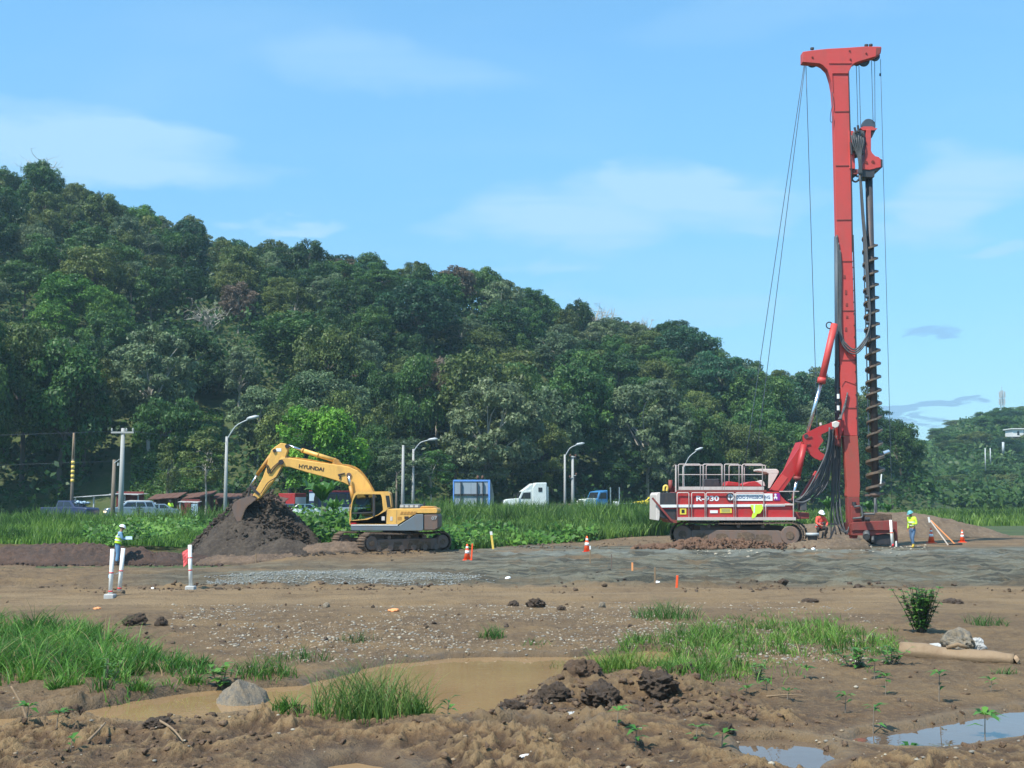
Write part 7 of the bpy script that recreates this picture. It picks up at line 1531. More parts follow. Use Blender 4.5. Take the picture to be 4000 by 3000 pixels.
# ================================================================ people
def skin_mesh(name, joints, edges, radii, root, sub=1):
    me = bpy.data.meshes.new(name + '_sk'); keys = list(joints); me.from_pydata([joints[k] for k in keys], [(keys.index(a), keys.index(b)) for a, b in edges], []); me.update()
    ob = bpy.data.objects.new(name + '_sk', me); C.objects.link(ob); ob.modifiers.new('s', 'SKIN')
    for i, k in enumerate(keys):
        r = radii[k]; sv = me.skin_vertices[0].data[i]; sv.radius = r if isinstance(r, tuple) else (r, r); sv.use_root = (k == root)
    m2 = ob.modifiers.new('u', 'SUBSURF'); m2.levels = sub; m2.render_levels = sub
    bpy.context.view_layer.update(); out = bpy.data.meshes.new_from_object(ob.evaluated_get(bpy.context.evaluated_depsgraph_get())); bpy.data.objects.remove(ob)
    out.polygons.foreach_set('use_smooth', [True] * len(out.polygons)); out.name = name; return out
def person(loc, face, label, J, top, legs_m, boots_m, helmet, vest=None, hands='glove', scale=1.0, sleeves=True, bands=True):
    """J: joint places in the person's own frame (x to their left as seen by us, y away, z up)"""
    e = empty('person', loc, label, 'person'); e.rotation_euler = (0, 0, face); e.scale = (scale,) * 3
    hd = Vector(J['head']); nk = Vector(J['neck']); up = (hd - nk).normalized()
    JJ = {k: tuple(v) for k, v in J.items()}
    JJ['chin'] = tuple(hd - up * .07 + Vector((0, -.03, 0))); JJ['crown'] = tuple(hd + up * .09)
    E = [('pelvis', 'spine'), ('spine', 'chest'), ('chest', 'neck'), ('neck', 'chin'), ('chin', 'head'), ('head', 'crown')]
    Rd = dict(pelvis=(.13, .10), spine=(.12, .09), chest=(.15, .10), neck=.055, chin=.06, head=(.085, .095), crown=.07)
    for s in 'lr':
        E += [('chest', 'sh' + s), ('sh' + s, 'el' + s), ('el' + s, 'wr' + s), ('wr' + s, 'ha' + s), ('pelvis', 'hp' + s), ('hp' + s, 'kn' + s), ('kn' + s, 'an' + s), ('an' + s, 'to' + s)]
        w, el = Vector(J['wr' + s]), Vector(J['el' + s]); d = (w - el).normalized(); JJ['ha' + s] = tuple(w + d * .07); sd = d.cross(Vector((0, 1, 0.2))).normalized(); nrm = d.cross(sd)
        Rd.update({'sh' + s: .06, 'el' + s: .042, 'wr' + s: .030, 'ha' + s: (.038, .020), 'hp' + s: .09, 'kn' + s: .058, 'an' + s: .038, 'to' + s: .03})
        for f in range(5):
            off = (f - 2) * .018; ln = (.05, .075, .085, .078, .06)[f]; base = Vector(JJ['ha' + s]) + sd * off
            if f == 0: base = w + d * .03 + sd * -.035; q1 = base + (d + sd * -.8).normalized() * .03; q2 = q1 + (d * .9 + nrm * .5).normalized() * .03
            else: q1 = base + (d + nrm * .25).normalized() * ln * .55; q2 = q1 + (d * .7 + nrm * .8).normalized() * ln * .45
            JJ[f'f{s}{f}a'] = tuple(q1); JJ[f'f{s}{f}b'] = tuple(q2); E += [(('wr' if f == 0 else 'ha') + s, f'f{s}{f}a'), (f'f{s}{f}a', f'f{s}{f}b')]; Rd[f'f{s}{f}a'] = .009; Rd[f'f{s}{f}b'] = .008
    link('body', skin_mesh('body', JJ, E, Rd, 'pelvis'), 'skin', e)
    g = lambda *ks: {k: JJ[k] for k in ks}
    tE = [('pelvis', 'spine'), ('spine', 'chest'), ('chest', 'neck')] + sum([[('chest', 'sh' + s), ('sh' + s, 'el' + s), ('el' + s, 'wr' + s)] for s in 'lr'], [])
    Jt = g('pelvis', 'spine', 'chest', 'neck', 'shl', 'ell', 'wrl', 'shr', 'elr', 'wrr'); Jt['neck'] = tuple(nk - up * .02)
    link('shirt', skin_mesh('shirt', Jt, tE, dict(pelvis=(.155, .125), spine=(.145, .115), chest=(.18, .125), neck=.075, shl=.085, shr=.085, ell=.060, elr=.060, wrl=.047, wrr=.047), 'pelvis'), top, e)
    pE = [('spine0', 'pelvis')] + sum([[('pelvis', 'hp' + s), ('hp' + s, 'kn' + s), ('kn' + s, 'cf' + s)] for s in 'lr'], []); Jp = g('pelvis', 'hpl', 'knl', 'hpr', 'knr'); Jp['spine0'] = tuple(Vector(J['pelvis']).lerp(Vector(J['spine']), .5))
    rp_ = dict(spine0=(.14, .11), pelvis=(.15, .125), hpl=.108, hpr=.108, knl=.076, knr=.076, cfl=.066, cfr=.066)
    for s in 'lr': Jp['cf' + s] = tuple(Vector(J['kn' + s]).lerp(Vector(J['an' + s]), .82))
    link('trousers', skin_mesh('trousers', Jp, pE, rp_, 'pelvis'), legs_m, e)
    for s in 'lr':
        Jb = {'a': tuple(Vector(J['kn' + s]).lerp(Vector(J['an' + s]), .62)), 'b': JJ['an' + s], 'c': JJ['to' + s]}
        link('boot', skin_mesh('boot', Jb, [('a', 'b'), ('b', 'c')], dict(a=.062, b=.058, c=.045), 'b'), boots_m, e)
    if vest:
        Jv = g('pelvis', 'spine', 'chest'); Jv['sa'] = tuple(Vector(JJ['shl']).lerp(Vector(JJ['chest']), .35)); Jv['sb'] = tuple(Vector(JJ['shr']).lerp(Vector(JJ['chest']), .35)); Jv['pelvis'] = tuple(Vector(J['pelvis']).lerp(Vector(J['spine']), .25))
        ve = link('vest', skin_mesh('vest', Jv, [('pelvis', 'spine'), ('spine', 'chest'), ('chest', 'sa'), ('chest', 'sb')], dict(pelvis=(.19, .15), spine=(.18, .145), chest=(.215, .16), sa=.11, sb=.11), 'spine'), vest, e)
    if bands:
        sp = Vector(J['spine']); dr = (Vector(J['chest']) - Vector(J['pelvis'])).normalized()
        for t in (-.02, .12):
            c = sp + dr * t; side = Vector(J['shl']) - Vector(J['shr']); side.normalize(); fw = dr.cross(side); n = 20; b = MB(); vs = []
            for dz in (-.022, .022):
                for k in range(n): a = 6.2832 * k / n; vs.append(c + dr * dz + side * math.cos(a) * .187 + fw * math.sin(a) * .148)
            b.add(vs, [(k, (k + 1) % n, n + (k + 1) % n, n + k) for k in range(n)]); me_ = bpy.data.meshes.new('reflective_band'); me_.from_pydata([tuple(p) for p in b.v], [], b.f); link('reflective_band', me_, 'reflective', e)
    # helmet with brim
    hb = MB(); c = hd + up * .045; n = 20; X = up.orthogonal().normalized(); Fv = Vector((0, -1, 0)); Fv = (Fv - up * Fv.dot(up)).normalized() if J.get('_fwd') is None else Vector(J['_fwd']); X = up.cross(Fv).normalized(); vs = []; fs = []; m = 6
    for i in range(m + 1):
        th = math.pi / 2 * i / m
        for k in range(n):
            a = 6.2832 * k / n; vs.append(c + (X * math.cos(a) * .125 + Fv * math.sin(a) * .142) * math.cos(th) + up * math.sin(th) * .12)
    for i in range(m):
        for k in range(n): fs.append((i * n + k, i * n + (k + 1) % n, (i + 1) * n + (k + 1) % n, (i + 1) * n + k))
    hb.add(vs, fs); vs = []
    for k in range(n): a = 6.2832 * k / n; vs.append(c + X * math.cos(a) * .125 + Fv * math.sin(a) * .142); vs.append(c + X * math.cos(a) * .150 + Fv * math.sin(a) * (.205 if math.sin(a) > 0 else .16) - up * .012)
    hb.add(vs, [(2 * k, 2 * k + 1, (2 * k + 3) % (2 * n), (2 * k + 2) % (2 * n)) for k in range(n)])
    me_ = bpy.data.meshes.new('helmet'); me_.from_pydata([tuple(p) for p in hb.v], [], hb.f); me_.polygons.foreach_set('use_smooth', [True] * len(me_.polygons)); link('helmet', me_, helmet, e)
    # face
    fb = MB(); fc = hd + Fv * .088; fb.tube([fc + up * .02, fc - up * .03 + Fv * .025], [.010, .018], 6)
    for s in (-1, 1): fb.cyl(fc + X * .033 * s + up * .018 - Fv * .008, fc + X * .033 * s + up * .018 + Fv * .003, .011, 8); fb.tube([hd + X * .088 * s + up * .03, hd + X * .1 * s, hd + X * .09 * s - up * .03], [.008, .014, .008], 6)
    fb.beam(fc - up * .055 - X * .022, fc - up * .055 + X * .022, .012, .008)
    me_ = bpy.data.meshes.new('face'); me_.from_pydata([tuple(p) for p in fb.v], [], fb.f); link('face', me_, 'skin', e)
    return e
def V3(*a): return Vector(a)
# man in white helmet at the left: back turned, bending over paper in his hands
JL = dict(pelvis=(0, 0, .92), spine=(0, -.03, 1.08), chest=(0, -.08, 1.28), neck=(0, -.11, 1.43), head=(.01, -.16, 1.56),
          shl=(-.18, -.08, 1.34), ell=(-.23, -.16, 1.10), wrl=(-.10, -.36, 1.12), shr=(.18, -.08, 1.34), elr=(.24, -.18, 1.12), wrr=(.12, -.38, 1.14),
          hpl=(-.09, 0, .86), knl=(-.10, -.02, .48), anl=(-.10, .02, .10), tol=(-.12, -.13, .05), hpr=(.09, 0, .86), knr=(.11, -.03, .48), anr=(.12, .02, .10), tor=(.15, -.13, .05))
pl = at(457, 2200, 50.4); zl = gz(pl.x, 50.4)
pp_ = person((pl.x, 50.4, zl - .02), R_(115), 'man in white helmet, lime vest and jeans standing at the dark berm, reading paper', JL, 'blue_shirt', 'denim_light', 'dark_boot', 'helmet_white', 'hi_vis')
sh_ = tag(MB().box(0, .26, 0, .008, 0, .19).build('paper_sheet', 'light_cloth', None), 'pale sheet held in the hands of the man in the white helmet', 'paper')
sh_.location = (pl.x + .36, 50.3, zl + 1.08); sh_.rotation_euler = (R_(-50), 0, R_(20))
# walking man at the right
JW = dict(pelvis=(0, 0, .95), spine=(0, -.01, 1.12), chest=(0, -.03, 1.34), neck=(0, -.04, 1.50), head=(-.02, -.09, 1.63),
          shl=(-.19, -.03, 1.42), ell=(-.27, .10, 1.16), wrl=(-.30, .06, .90), shr=(.19, -.03, 1.42), elr=(.25, .0, 1.15), wrr=(.16, -.30, 1.13),
          hpl=(-.09, 0, .90), knl=(-.10, .03, .50), anl=(-.09, .20, .11), tol=(-.09, .10, .03), hpr=(.09, 0, .90), knr=(.11, -.16, .50), anr=(.12, -.12, .09), tor=(.13, -.28, .05))
pr = at(3566, 2126, 58.0); person((pr.x, 58.0, gz(pr.x, 58.0)), R_(-55), 'man in yellow jacket, teal helmet and blue jeans walking behind the rig foot', JW, 'hi_vis', 'denim', 'yellow_boot', 'helmet_teal', None)
hr = MB(); 
# squatting man in orange vest
JS = dict(pelvis=(0, .10, .50), spine=(0, .05, .70), chest=(0, -.08, .94), neck=(0, -.14, 1.09), head=(0, -.20, 1.22),
          shl=(-.19, -.10, 1.0), ell=(-.27, -.20, .76), wrl=(-.12, -.40, .66), shr=(.19, -.10, 1.0), elr=(.30, -.16, .76), wrr=(.16, -.38, .62),
          hpl=(-.10, .08, .46), knl=(-.22, -.30, .54), anl=(-.18, -.10, .11), tol=(-.20, -.25, .05), hpr=(.10, .08, .46), knr=(.22, -.30, .54), anr=(.18, -.10, .11), tor=(.20, -.25, .05))
ps = at(3193, 2105, 59.1); person((ps.x, 58.5, .40), R_(8), 'man in white helmet and orange vest crouching between the near track and the mast foot', JS, 'hi_vis_orange', 'black_cloth', 'dark_boot', 'helmet_white', 'hi_vis_orange')
mound('spoil_step', 'spoil under the crouching man', 'dirt heap', ps.x, 58.6, 1.2, 1.0, .46, 'mound_dirt', 33, .35, .2, 20, 50, 0)
# operator
JO = dict(pelvis=(0, 0, .0), spine=(0, -.02, .18), chest=(0, -.03, .40), neck=(0, -.04, .56), head=(0, -.07, .69), shl=(-.18, -.03, .47), ell=(-.24, -.16, .24), wrl=(-.20, -.40, .22), shr=(.18, -.03, .47), elr=(.24, -.16, .24), wrr=(.20, -.40, .22),
          hpl=(-.09, -.04, -.02), knl=(-.12, -.45, .02), anl=(-.12, -.52, -.36), tol=(-.12, -.64, -.40), hpr=(.09, -.04, -.02), knr=(.12, -.45, .02), anr=(.12, -.52, -.36), tor=(.12, -.64, -.40))
person((xs_ + .08, YN + .52, zs_ + .14), R_(-90), 'operator in lime vest sitting in the excavator cab', JO, 'blue_shirt', 'navy_cloth', 'dark_boot', 'helmet_white', 'hi_vis', scale=.95)
# ================================================================ poles, lamps, vehicles, stalls
def fz(x, y): return float(far_h(np.array([x]), np.array([y]))[0])
def pole(u, vtop, Y, r, mat, lab, name='utility_pole', cat='utility pole', arm=None):
    p = atD(u, vtop, Y); z0 = min(fz(p.x, Y), .2) - .4; e = empty(name, (p.x, Y, z0), lab, cat)
    MB().tube([(p.x, Y, z0), (p.x, Y, (z0 + p.z) / 2), (p.x, Y, p.z)], [r * 1.35, r * 1.15, r * .85], 10).build('shaft', mat, e, True); return e, p
e, p = pole(266, 925, 97, .17, 'concrete_pole', 'concrete utility pole with a crossarm standing behind the man in the white helmet')
MB().box(p.x - .92, p.x + .92, 96.8, 96.92, p.z - .42, p.z - .28).build('crossarm', 'concrete_pole', e)
for dx in (-.85, .32, .85): MB().lathe((p.x + dx, 96.86, p.z - .30), [(.05, 0), (.09, .05), (.06, .1), (.10, .17), (.05, .24), (.07, .3)], 8).build('insulator', 'concrete_pole', e, True)
e, p0_ = pole(247, 993, 97.5, .15, 'pole_wood', 'short dark wooden pole left of the concrete utility pole'); MB().beam(p0_ + Vector((0, -.1, -.3)), p0_ + Vector((.45, -.1, .05)), .05, .05).build('bracket', 'lamp_grey', e); MB().cyl(p0_ + Vector((.35, -.1, -.5)), p0_ + Vector((.38, -.1, -.25)), .08, 8).build('insulator', 'lamp_grey', e)
e, p1_ = pole(160, 935, 112, .13, 'pole_wood', 'wooden pole with yellow bands against the dark trees')
for k in range(5): MB().cyl(Vector((p1_.x, 112, p1_.z - 2.9 - .42 * k)), Vector((p1_.x, 112, p1_.z - 2.62 - .42 * k)), .165, 10).build('yellow_band', 'yellow_mark', e, True)
MB().cyl(Vector((p1_.x + .02, 111.9, p1_.z - 2.4)), Vector((p1_.x + .02, 111.9, p1_.z)), .08, 8).build('cable_guard', 'dry_wood', e, True)
def lamp(u, vtop, Y, lu, lv, lab, arm_r=.035, name='street_lamp'):
    e, p = pole(u, vtop, Y, .13, 'concrete_pole', lab, name, 'street lamp'); l = atD(lu, lv, Y); mid = (p + l) / 2 + Vector((-.12, 0, .25))
    MB().tube(catmull([p - Vector((0, 0, .3)), p.lerp(mid, .5), mid, l], 4), .055, 8).build('lamp_arm', 'lamp_grey', e, True)
    d = (l - mid).normalized(); d.z *= .45; d.normalize(); MB().tube([l - d * .55, l - d * .3, l + d * .25, l + d * .55], [.06, .15, .17, .06], 8).build('lamp_head', 'lamp_grey', e, True); e['group'] = 'street lamps along the road'; return e
lamp(490, 943, 105, 546, 902, 'street lamp left of the excavator boom, arm rising right')
lamp(893, 970, 133, 935, 949, 'street lamp right of the twin plain pole, above the excavator tail')
pole(871, 962, 131, .15, 'concrete_pole', 'plain concrete pole left of the lamp above the excavator tail')
pole(857, 1020, 134, .10, 'pole_wood', 'short dark pole left of the plain concrete one')
lamp(1220, 982, 145, 1253, 959, 'street lamp between the white truck and the blue truck')
e, p = pole(1237, 985, 143, .16, 'concrete_pole', 'concrete pole with small insulators right of the lamp by the white truck')
for dz, dx in ((-.1, .35), (-.1, -.3), (-2.3, .4), (-2.6, -.35)): MB().beam(p + Vector((0, -.2, dz)), p + Vector((dx, -.2, dz)), .07, .07).build('bracket', 'lamp_grey', e); MB().lathe(tuple(p + Vector((dx, -.2, dz))), [(.06, 0), (.12, .1), (.07, .3)], 8).build('insulator', 'rust_roof', e, True)
lamp(1476, 1008, 156, 1510, 970, 'street lamp whose arm rises behind the rig railing')
def wire(p, q, sag, lab, mat='cable', r=.014):
    p, q = Vector(p), Vector(q); n = 14; b = MB().tube([p + (q - p) * (i / n) - Vector((0, 0, sag * 4 * (i / n) * (1 - i / n))) for i in range(n + 1)], r, 4); return tag(b.build('wire', mat, None, True), lab, 'wire', 'overhead wires')
pc = atD(266, 930, 96.8)
wire((-75, 90, 7.4), pc + Vector((-.85, 0, -.05)), .5, 'upper wire from the crossarm out of the left edge'); wire(pc + Vector((.85, 0, -.05)), (-9.0, 128, 8.0), .7, 'wire from the crossarm towards the lamp posts')
wire((-75, 92, 4.9), p0_ + Vector((0, 0, -.1)), .4, 'low wire from the dark wooden pole to the left edge'); wire(p0_ + Vector((0, 0, -.1)), atD(490, 1010, 105), .5, 'low wire right of the dark wooden pole')
wire(atD(871, 975, 131), atD(1237, 990, 143), .9, 'long wire over the billboard'); wire(atD(1237, 990, 143), atD(1700, 1000, 165), 1.0, 'wire leading right behind the rig')
wire(atD(871, 1004, 131), atD(1237, 1010, 143), .9, 'lower wire over the billboard')
# billboard seen from behind
Yb_ = 112; a0 = atD(981, 1040, Yb_); a1 = atD(1054, 1036, Yb_); bot_z = .2; e = empty('billboard', (a0.x, Yb_, 0), 'back of a grey billboard in a blue frame left of the forked tree', 'billboard')
W_ = a1.x - a0.x; Hb = a0.z - 1.0
for i in range(4):
    for j in range(3): MB().box(a0.x + W_ * i / 4 + .01, a0.x + W_ * (i + 1) / 4 - .01, Yb_, Yb_ + .03, .45 + (a0.z - .45) * j / 3 + .01, .45 + (a0.z - .45) * (j + 1) / 3 - .01).build('panel', 'billboard_back', e)
MB().box(a0.x - .06, a1.x + .06, Yb_ - .06, Yb_ + .06, a0.z, a0.z + .16).build('frame', 'blue_frame', e); MB().box(a1.x, a1.x + .20, Yb_ - .05, Yb_ + .4, -.2, a0.z + .16).build('frame', 'blue_frame', e); MB().box(a0.x - .10, a0.x, Yb_ - .05, Yb_ + .06, -.2, a0.z + .1).build('frame', 'blue_frame', e)
for k, xx in enumerate((a0.x + W_ * .2, a0.x + W_ * .68, a0.x + W_ * .85)): MB().box(xx - .04, xx + .04, Yb_ - .25, Yb_ - .03, -.3, a0.z).build('post', 'dark_steel', e)
for k, zt in enumerate((.68, .42, .16)): MB().box(a0.x, a1.x, Yb_ - .12, Yb_ - .03, a0.z * zt - .05, a0.z * zt + .05 + (.05 if k == 0 else 0)).build('cross_bar', 'dark_steel', e)
for xx in (a0.x + W_ * .70, a0.x + W_ * .84): MB().lathe((xx, Yb_, a0.z + .16), [(.06, 0), (.14, .15), (.12, .3), (.04, .4)], 8).build('floodlight', 'rust_roof', e, True)
# cars
def car(x, y, z, yaw, L_, Wd, prof, roofline, wheels, mat, lab, cat, wr=.34, glass=(), lights=True, name='car', extra=None):
    """prof: lower body outline; roofline: cabin outline; glass: window outlines on the cabin side"""
    e = empty(name, (x, y, z), lab, cat); M = Matrix.Translation((x, y, z)) @ Matrix.Rotation(yaw, 4, 'Z')
    def put(b, nm, m, parent=None, **k):
        b.v = [M @ p for p in b.v]; return b.build(nm, m, parent or e, root=e, **k)
    body = put(MB().prism(prof, -Wd / 2, Wd / 2), 'body', mat, bevel=.05)
    if roofline:
        b = MB(); n = len(roofline); zb = min(p[1] for p in roofline); zt = max(p[1] for p in roofline); sh = lambda z_: Wd / 2 * (1 - .16 * (z_ - zb) / max(zt - zb, .01)) - .03
        vs = [(a, -sh(c), c) for a, c in roofline] + [(a, sh(c), c) for a, c in roofline]; b.add(vs, [list(range(n)), list(range(2 * n - 1, n - 1, -1))] + [(i, n + i, n + (i + 1) % n, (i + 1) % n) for i in range(n)]); put(b, 'cabin', mat, bevel=.04)
        for g_ in glass:
            for s in (-1, 1):
                b = MB(); k = len(g_); vs = [(a, s * (sh(c) + .012), c) for a, c in g_] + [(a, s * (sh(c) - .03), c) for a, c in g_]; b.add(vs, [list(range(k)), list(range(2 * k - 1, k - 1, -1))] + [(i, k + i, k + (i + 1) % k, (i + 1) % k) for i in range(k)]); put(b, 'window', 'window_dark')
        # windscreen and rear window on the sloping ends
        fr = sorted(roofline)[:2] ; bk_ = sorted(roofline)[-2:]
        for (pa_, pb_), s in ((sorted(fr, key=lambda q: q[1]), -1), (sorted(bk_, key=lambda q: q[1]), 1)):
            q0 = (pa_[0] + (pb_[0] - pa_[0]) * .12 + s * .02, pa_[1] + (pb_[1] - pa_[1]) * .12); q1 = (pa_[0] + (pb_[0] - pa_[0]) * .88 + s * .02, pa_[1] + (pb_[1] - pa_[1]) * .88)
            w0, w1 = sh(q0[1]) - .08, sh(q1[1]) - .08; put(MB().add([(q0[0], -w0, q0[1]), (q0[0], w0, q0[1]), (q1[0], w1, q1[1]), (q1[0], -w1, q1[1])], [(0, 1, 2, 3)]), 'windscreen', 'window_dark')
    for xw in wheels:
        for s in (-1, 1):
            t = put(MB().lathe((xw, s * (Wd / 2 - .08), wr), [(wr * .75, -.11), (wr, -.08), (wr, .08), (wr * .75, .11)], 18, 'y'), 'wheel', 'rubber', smooth_=True); put(MB().cyl(Vector((xw, s * (Wd / 2 + .035), wr)), Vector((xw, s * (Wd / 2 + .045), wr)), wr * .55, 12), 'rim', 'lamp_grey', t)
    if lights:
        xf, xb = min(p[0] for p in prof), max(p[0] for p in prof); zh = .72
        for s in (-1, 1): put(MB().box(xf - .02, xf + .06, s * Wd * .38 - .16, s * Wd * .38 + .16, zh - .07, zh + .09), 'headlight', lights if isinstance(lights, str) else 'lamp_grey'); put(MB().box(xb - .05, xb + .02, s * Wd * .4 - .1, s * Wd * .4 + .1, zh, zh + .25), 'tail_light', 'tail_light')
        put(MB().box(xf - .05, xf + .05, -Wd * .46, Wd * .46, .32, .52), 'bumper', 'dark_steel')
    if extra: extra(put, e)
    return e
SUVB = [(-2.25, .35), (-2.25, .95), (-2.1, 1.05), (-1.1, 1.15), (2.2, 1.12), (2.28, .9), (2.28, .35)]; SUVR = [(-1.15, 1.12), (-.45, 1.68), (1.9, 1.70), (2.15, 1.12)]
SUVG = [[(-.78, 1.2), (-.38, 1.58), (.35, 1.6), (.35, 1.2)], [(.45, 1.2), (.45, 1.6), (1.1, 1.6), (1.25, 1.2)], [(1.35, 1.2), (1.22, 1.6), (1.78, 1.6), (1.95, 1.2)]]
SEDB = [(-2.2, .3), (-2.22, .75), (-2.0, .85), (-1.0, .95), (1.6, .98), (2.2, .95), (2.25, .3)]; SEDR = [(-1.0, .93), (-.3, 1.42), (.9, 1.43), (1.7, .96)]; SEDG = [[(-.7, 1.0), (-.25, 1.35), (.3, 1.36), (.3, 1.0)], [(.4, 1.0), (.4, 1.36), (.85, 1.35), (1.3, 1.0)]]
PKB = [(-2.6, .45), (-2.6, 1.0), (-2.4, 1.1), (-1.2, 1.18), (2.6, 1.15), (2.6, .45)]; PKR = [(-1.25, 1.15), (-.65, 1.75), (.75, 1.76), (.9, 1.15)]; PKG = [[(-.9, 1.22), (-.55, 1.65), (0, 1.66), (0, 1.22)], [(.1, 1.22), (.1, 1.66), (.65, 1.66), (.72, 1.22)]]
def carat(u, v, Y): p = atD(u, v, Y); return p.x
car(carat(315, 0, 112), 112, .42, R_(25), 4.6, 1.8, SUVB, SUVR, (-1.4, 1.45), 'car_silver', 'silver blue off-road car with a lit headlight behind the concrete utility pole', 'car', .36, SUVG, 'headlight', 'parked_car')
car(carat(362, 0, 117), 117.5, .42, R_(20), 4.4, 1.7, SEDB, SEDR, (-1.4, 1.4), 'car_silver', 'pale car half hidden behind the silver off-road car', 'car', .32, SEDG, True, 'parked_car')
car(carat(185, 0, 110), 110.5, .42, R_(160), 4.8, 1.8, PKB, PKR, (-1.6, 1.6), 'car_blue', 'dark blue pickup with load parked under the tin canopy', 'pickup', .36, PKG, False, 'pickup_truck')
pl_x = carat(200, 0, 110)
tag(scatter('luggage_load', 'pale bundled load on the bed of the dark blue pickup', 'load', 26, lambda rs, n: (pl_x + .35 + rs.normal(0, .5, n), 110.5 + rs.normal(0, .3, n)), lambda x, y: 1.95 + 0 * x, .12, .26, 'light_cloth', 74), None, 'load')
car(carat(641, 0, 119), 119.5, .42, R_(80), 4.3, 1.7, SEDB, SEDR, (-1.4, 1.4), 'car_dark', 'dark car seen end on right of the dirt pile', 'car', .32, SEDG, True, 'parked_car')
car(carat(668, 0, 116), 116.5, .42, R_(6), 4.3, 1.7, SEDB, SEDR, (-1.4, 1.4), 'car_white', 'white car beneath the excavator boom', 'car', .32, SEDG, True, 'parked_car')
def box_truck(put, e):
    put(MB().box(-.2, 2.6, -.95, .95, .95, 2.5), 'cargo_box', 'truck_red', bevel=.03); put(MB().box(-.1, 2.5, -.97, -.95, 1.3, 2.1), 'side_panel', 'white_paint')
car(carat(640, 0, 127), 127, .42, R_(75), 5, 1.9, PKB, None, (-1.6, 1.6), 'truck_red', 'small red box truck behind the dark car', 'truck', .38, (), True, 'box_truck', box_truck)
def bus_(put, e):
    put(MB().box(-2.9, 2.9, -1.05, 1.05, 1.0, 2.75), 'coach_body', 'car_blue', bevel=.08); put(MB().box(-2.85, 2.85, -1.08, 1.08, 2.62, 2.8), 'roof', 'truck_red'); 
    for k in range(5): put(MB().box(-2.6 + 1.08 * k, -1.7 + 1.08 * k, -1.08, -1.05, 1.8, 2.45), 'window', 'window_dark')
    put(MB().box(-2.93, -2.9, -.85, .85, 1.7, 2.5), 'windscreen', 'light_cloth')
car(carat(745, 0, 128), 128, .42, R_(35), 5.8, 2.1, [(-2.9, .4), (-2.9, 1.05), (2.9, 1.05), (2.9, .4)], None, (-1.9, 1.9), 'car_white', 'blue and white minibus with a red roof left of the excavator cab', 'minibus', .4, (), True, 'minibus', bus_)
def tractor(u, Y, yaw, mat, lab, cabm, sleeper=True, trailer=False):
    def ex(put, e):
        put(MB().prism([(-1.3, .9), (-1.3, 1.9), (-.9, 2.75), (.3, 2.95), (.3, .9)], -1.05, 1.05), 'cab', cabm, bevel=.06)
        if sleeper:
            put(MB().prism([(.3, .9), (.3, 3.2), (.7, 3.75), (2.0, 3.78), (2.0, .9)], -1.12, 1.12), 'sleeper', cabm, bevel=.08); put(MB().prism([(-1.0, 2.72), (-.6, 3.0), (.35, 3.7), (.35, 2.9)], -1.0, 1.0), 'roof_fairing', cabm, bevel=.05)
            for s in (-1, 1): put(MB().box(1.0, 1.45, s * 1.14 - .02, s * 1.14 + .02, 2.7, 3.2), 'window', 'window_dark')
        put(MB().add([(-1.28, -.9, 1.95), (-1.28, .9, 1.95), (-.95, .85, 2.68), (-.95, -.85, 2.68)], [(0, 1, 2, 3)]), 'windscreen', 'window_dark')
        for s in (-1, 1): put(MB().prism([(-1.05, 1.9), (-.75, 2.6), (.1, 2.65), (.1, 1.9)], s * 1.06 - .015, s * 1.06 + .015), 'window', 'window_dark'); put(MB().cyl(Vector((2.15, s * .9, .9)), Vector((2.15, s * .9, 3.3)), .08, 8), 'exhaust_stack', 'chrome'); put(MB().cyl(Vector((-.6, s * 1.0, .65)), Vector((.8, s * 1.0, .65)), .3, 12), 'fuel_tank', 'chrome')
        put(MB().box(-3.05, -2.98, -.55, .55, .9, 1.75), 'grille', 'chrome'); put(MB().box(2.0, 5.4, -.5, .5, .75, 1.0), 'chassis_rail', 'dark_steel')
        for s in (-1, 1): put(MB().box(-1.55, -1.45, s * 1.3 - .05, s * 1.3 + .05, 2.0, 2.5), 'mirror', 'dark_steel'); put(MB().prism([(-2.9, .8), (-2.75, 1.1), (-2.2, 1.2), (-1.7, 1.1), (-1.5, .8)], s * 1.05 - .2, s * 1.05 + .05), 'fender', mat)
        if trailer: put(MB().box(4.2, 14, -1.2, 1.2, 1.15, 1.35), 'flatbed', 'rust_grey'); 
    return car(carat(u, 0, Y), Y, .45, yaw, 6, 1.7, [(-3.0, .7), (-3.0, 1.6), (-2.6, 1.85), (-1.3, 1.95), (-1.3, .7)], None, (-2.2, 3.2, 4.4), mat, lab, 'truck', .5, (), True, 'tractor_truck', ex)
tractor(1140, 141, R_(8), 'truck_white', 'white tractor truck with tall sleeper parked right of the billboard', 'truck_white')
tractor(1290, 147, R_(32), 'truck_white', 'tractor truck with blue cab and white bonnet right of the lamp posts', 'truck_blue', False)
def flat_(put, e): put(MB().box(-4, 4, -1.2, 1.2, 1.1, 1.3), 'flatbed', 'rust_grey'); 
car(carat(1262, 0, 150), 150, .45, R_(10), 7, 2, [(-3.5, .8), (-3.5, 1.1), (3.5, 1.1), (3.5, .8)], None, (-2.8, 2.2, 3.1), 'rust_grey', 'low rusty flatbed trailer left of the blue cab truck', 'trailer', .45, (), False, 'flatbed_trailer', flat_)
car(carat(1395, 0, 146), 146, 1.15, R_(4), 4.3, 1.7, SEDB, SEDR, (-1.4, 1.4), 'car_yellow', 'bright yellow taxi seen above the reeds left of the rig', 'taxi', .32, SEDG, True, 'parked_car')
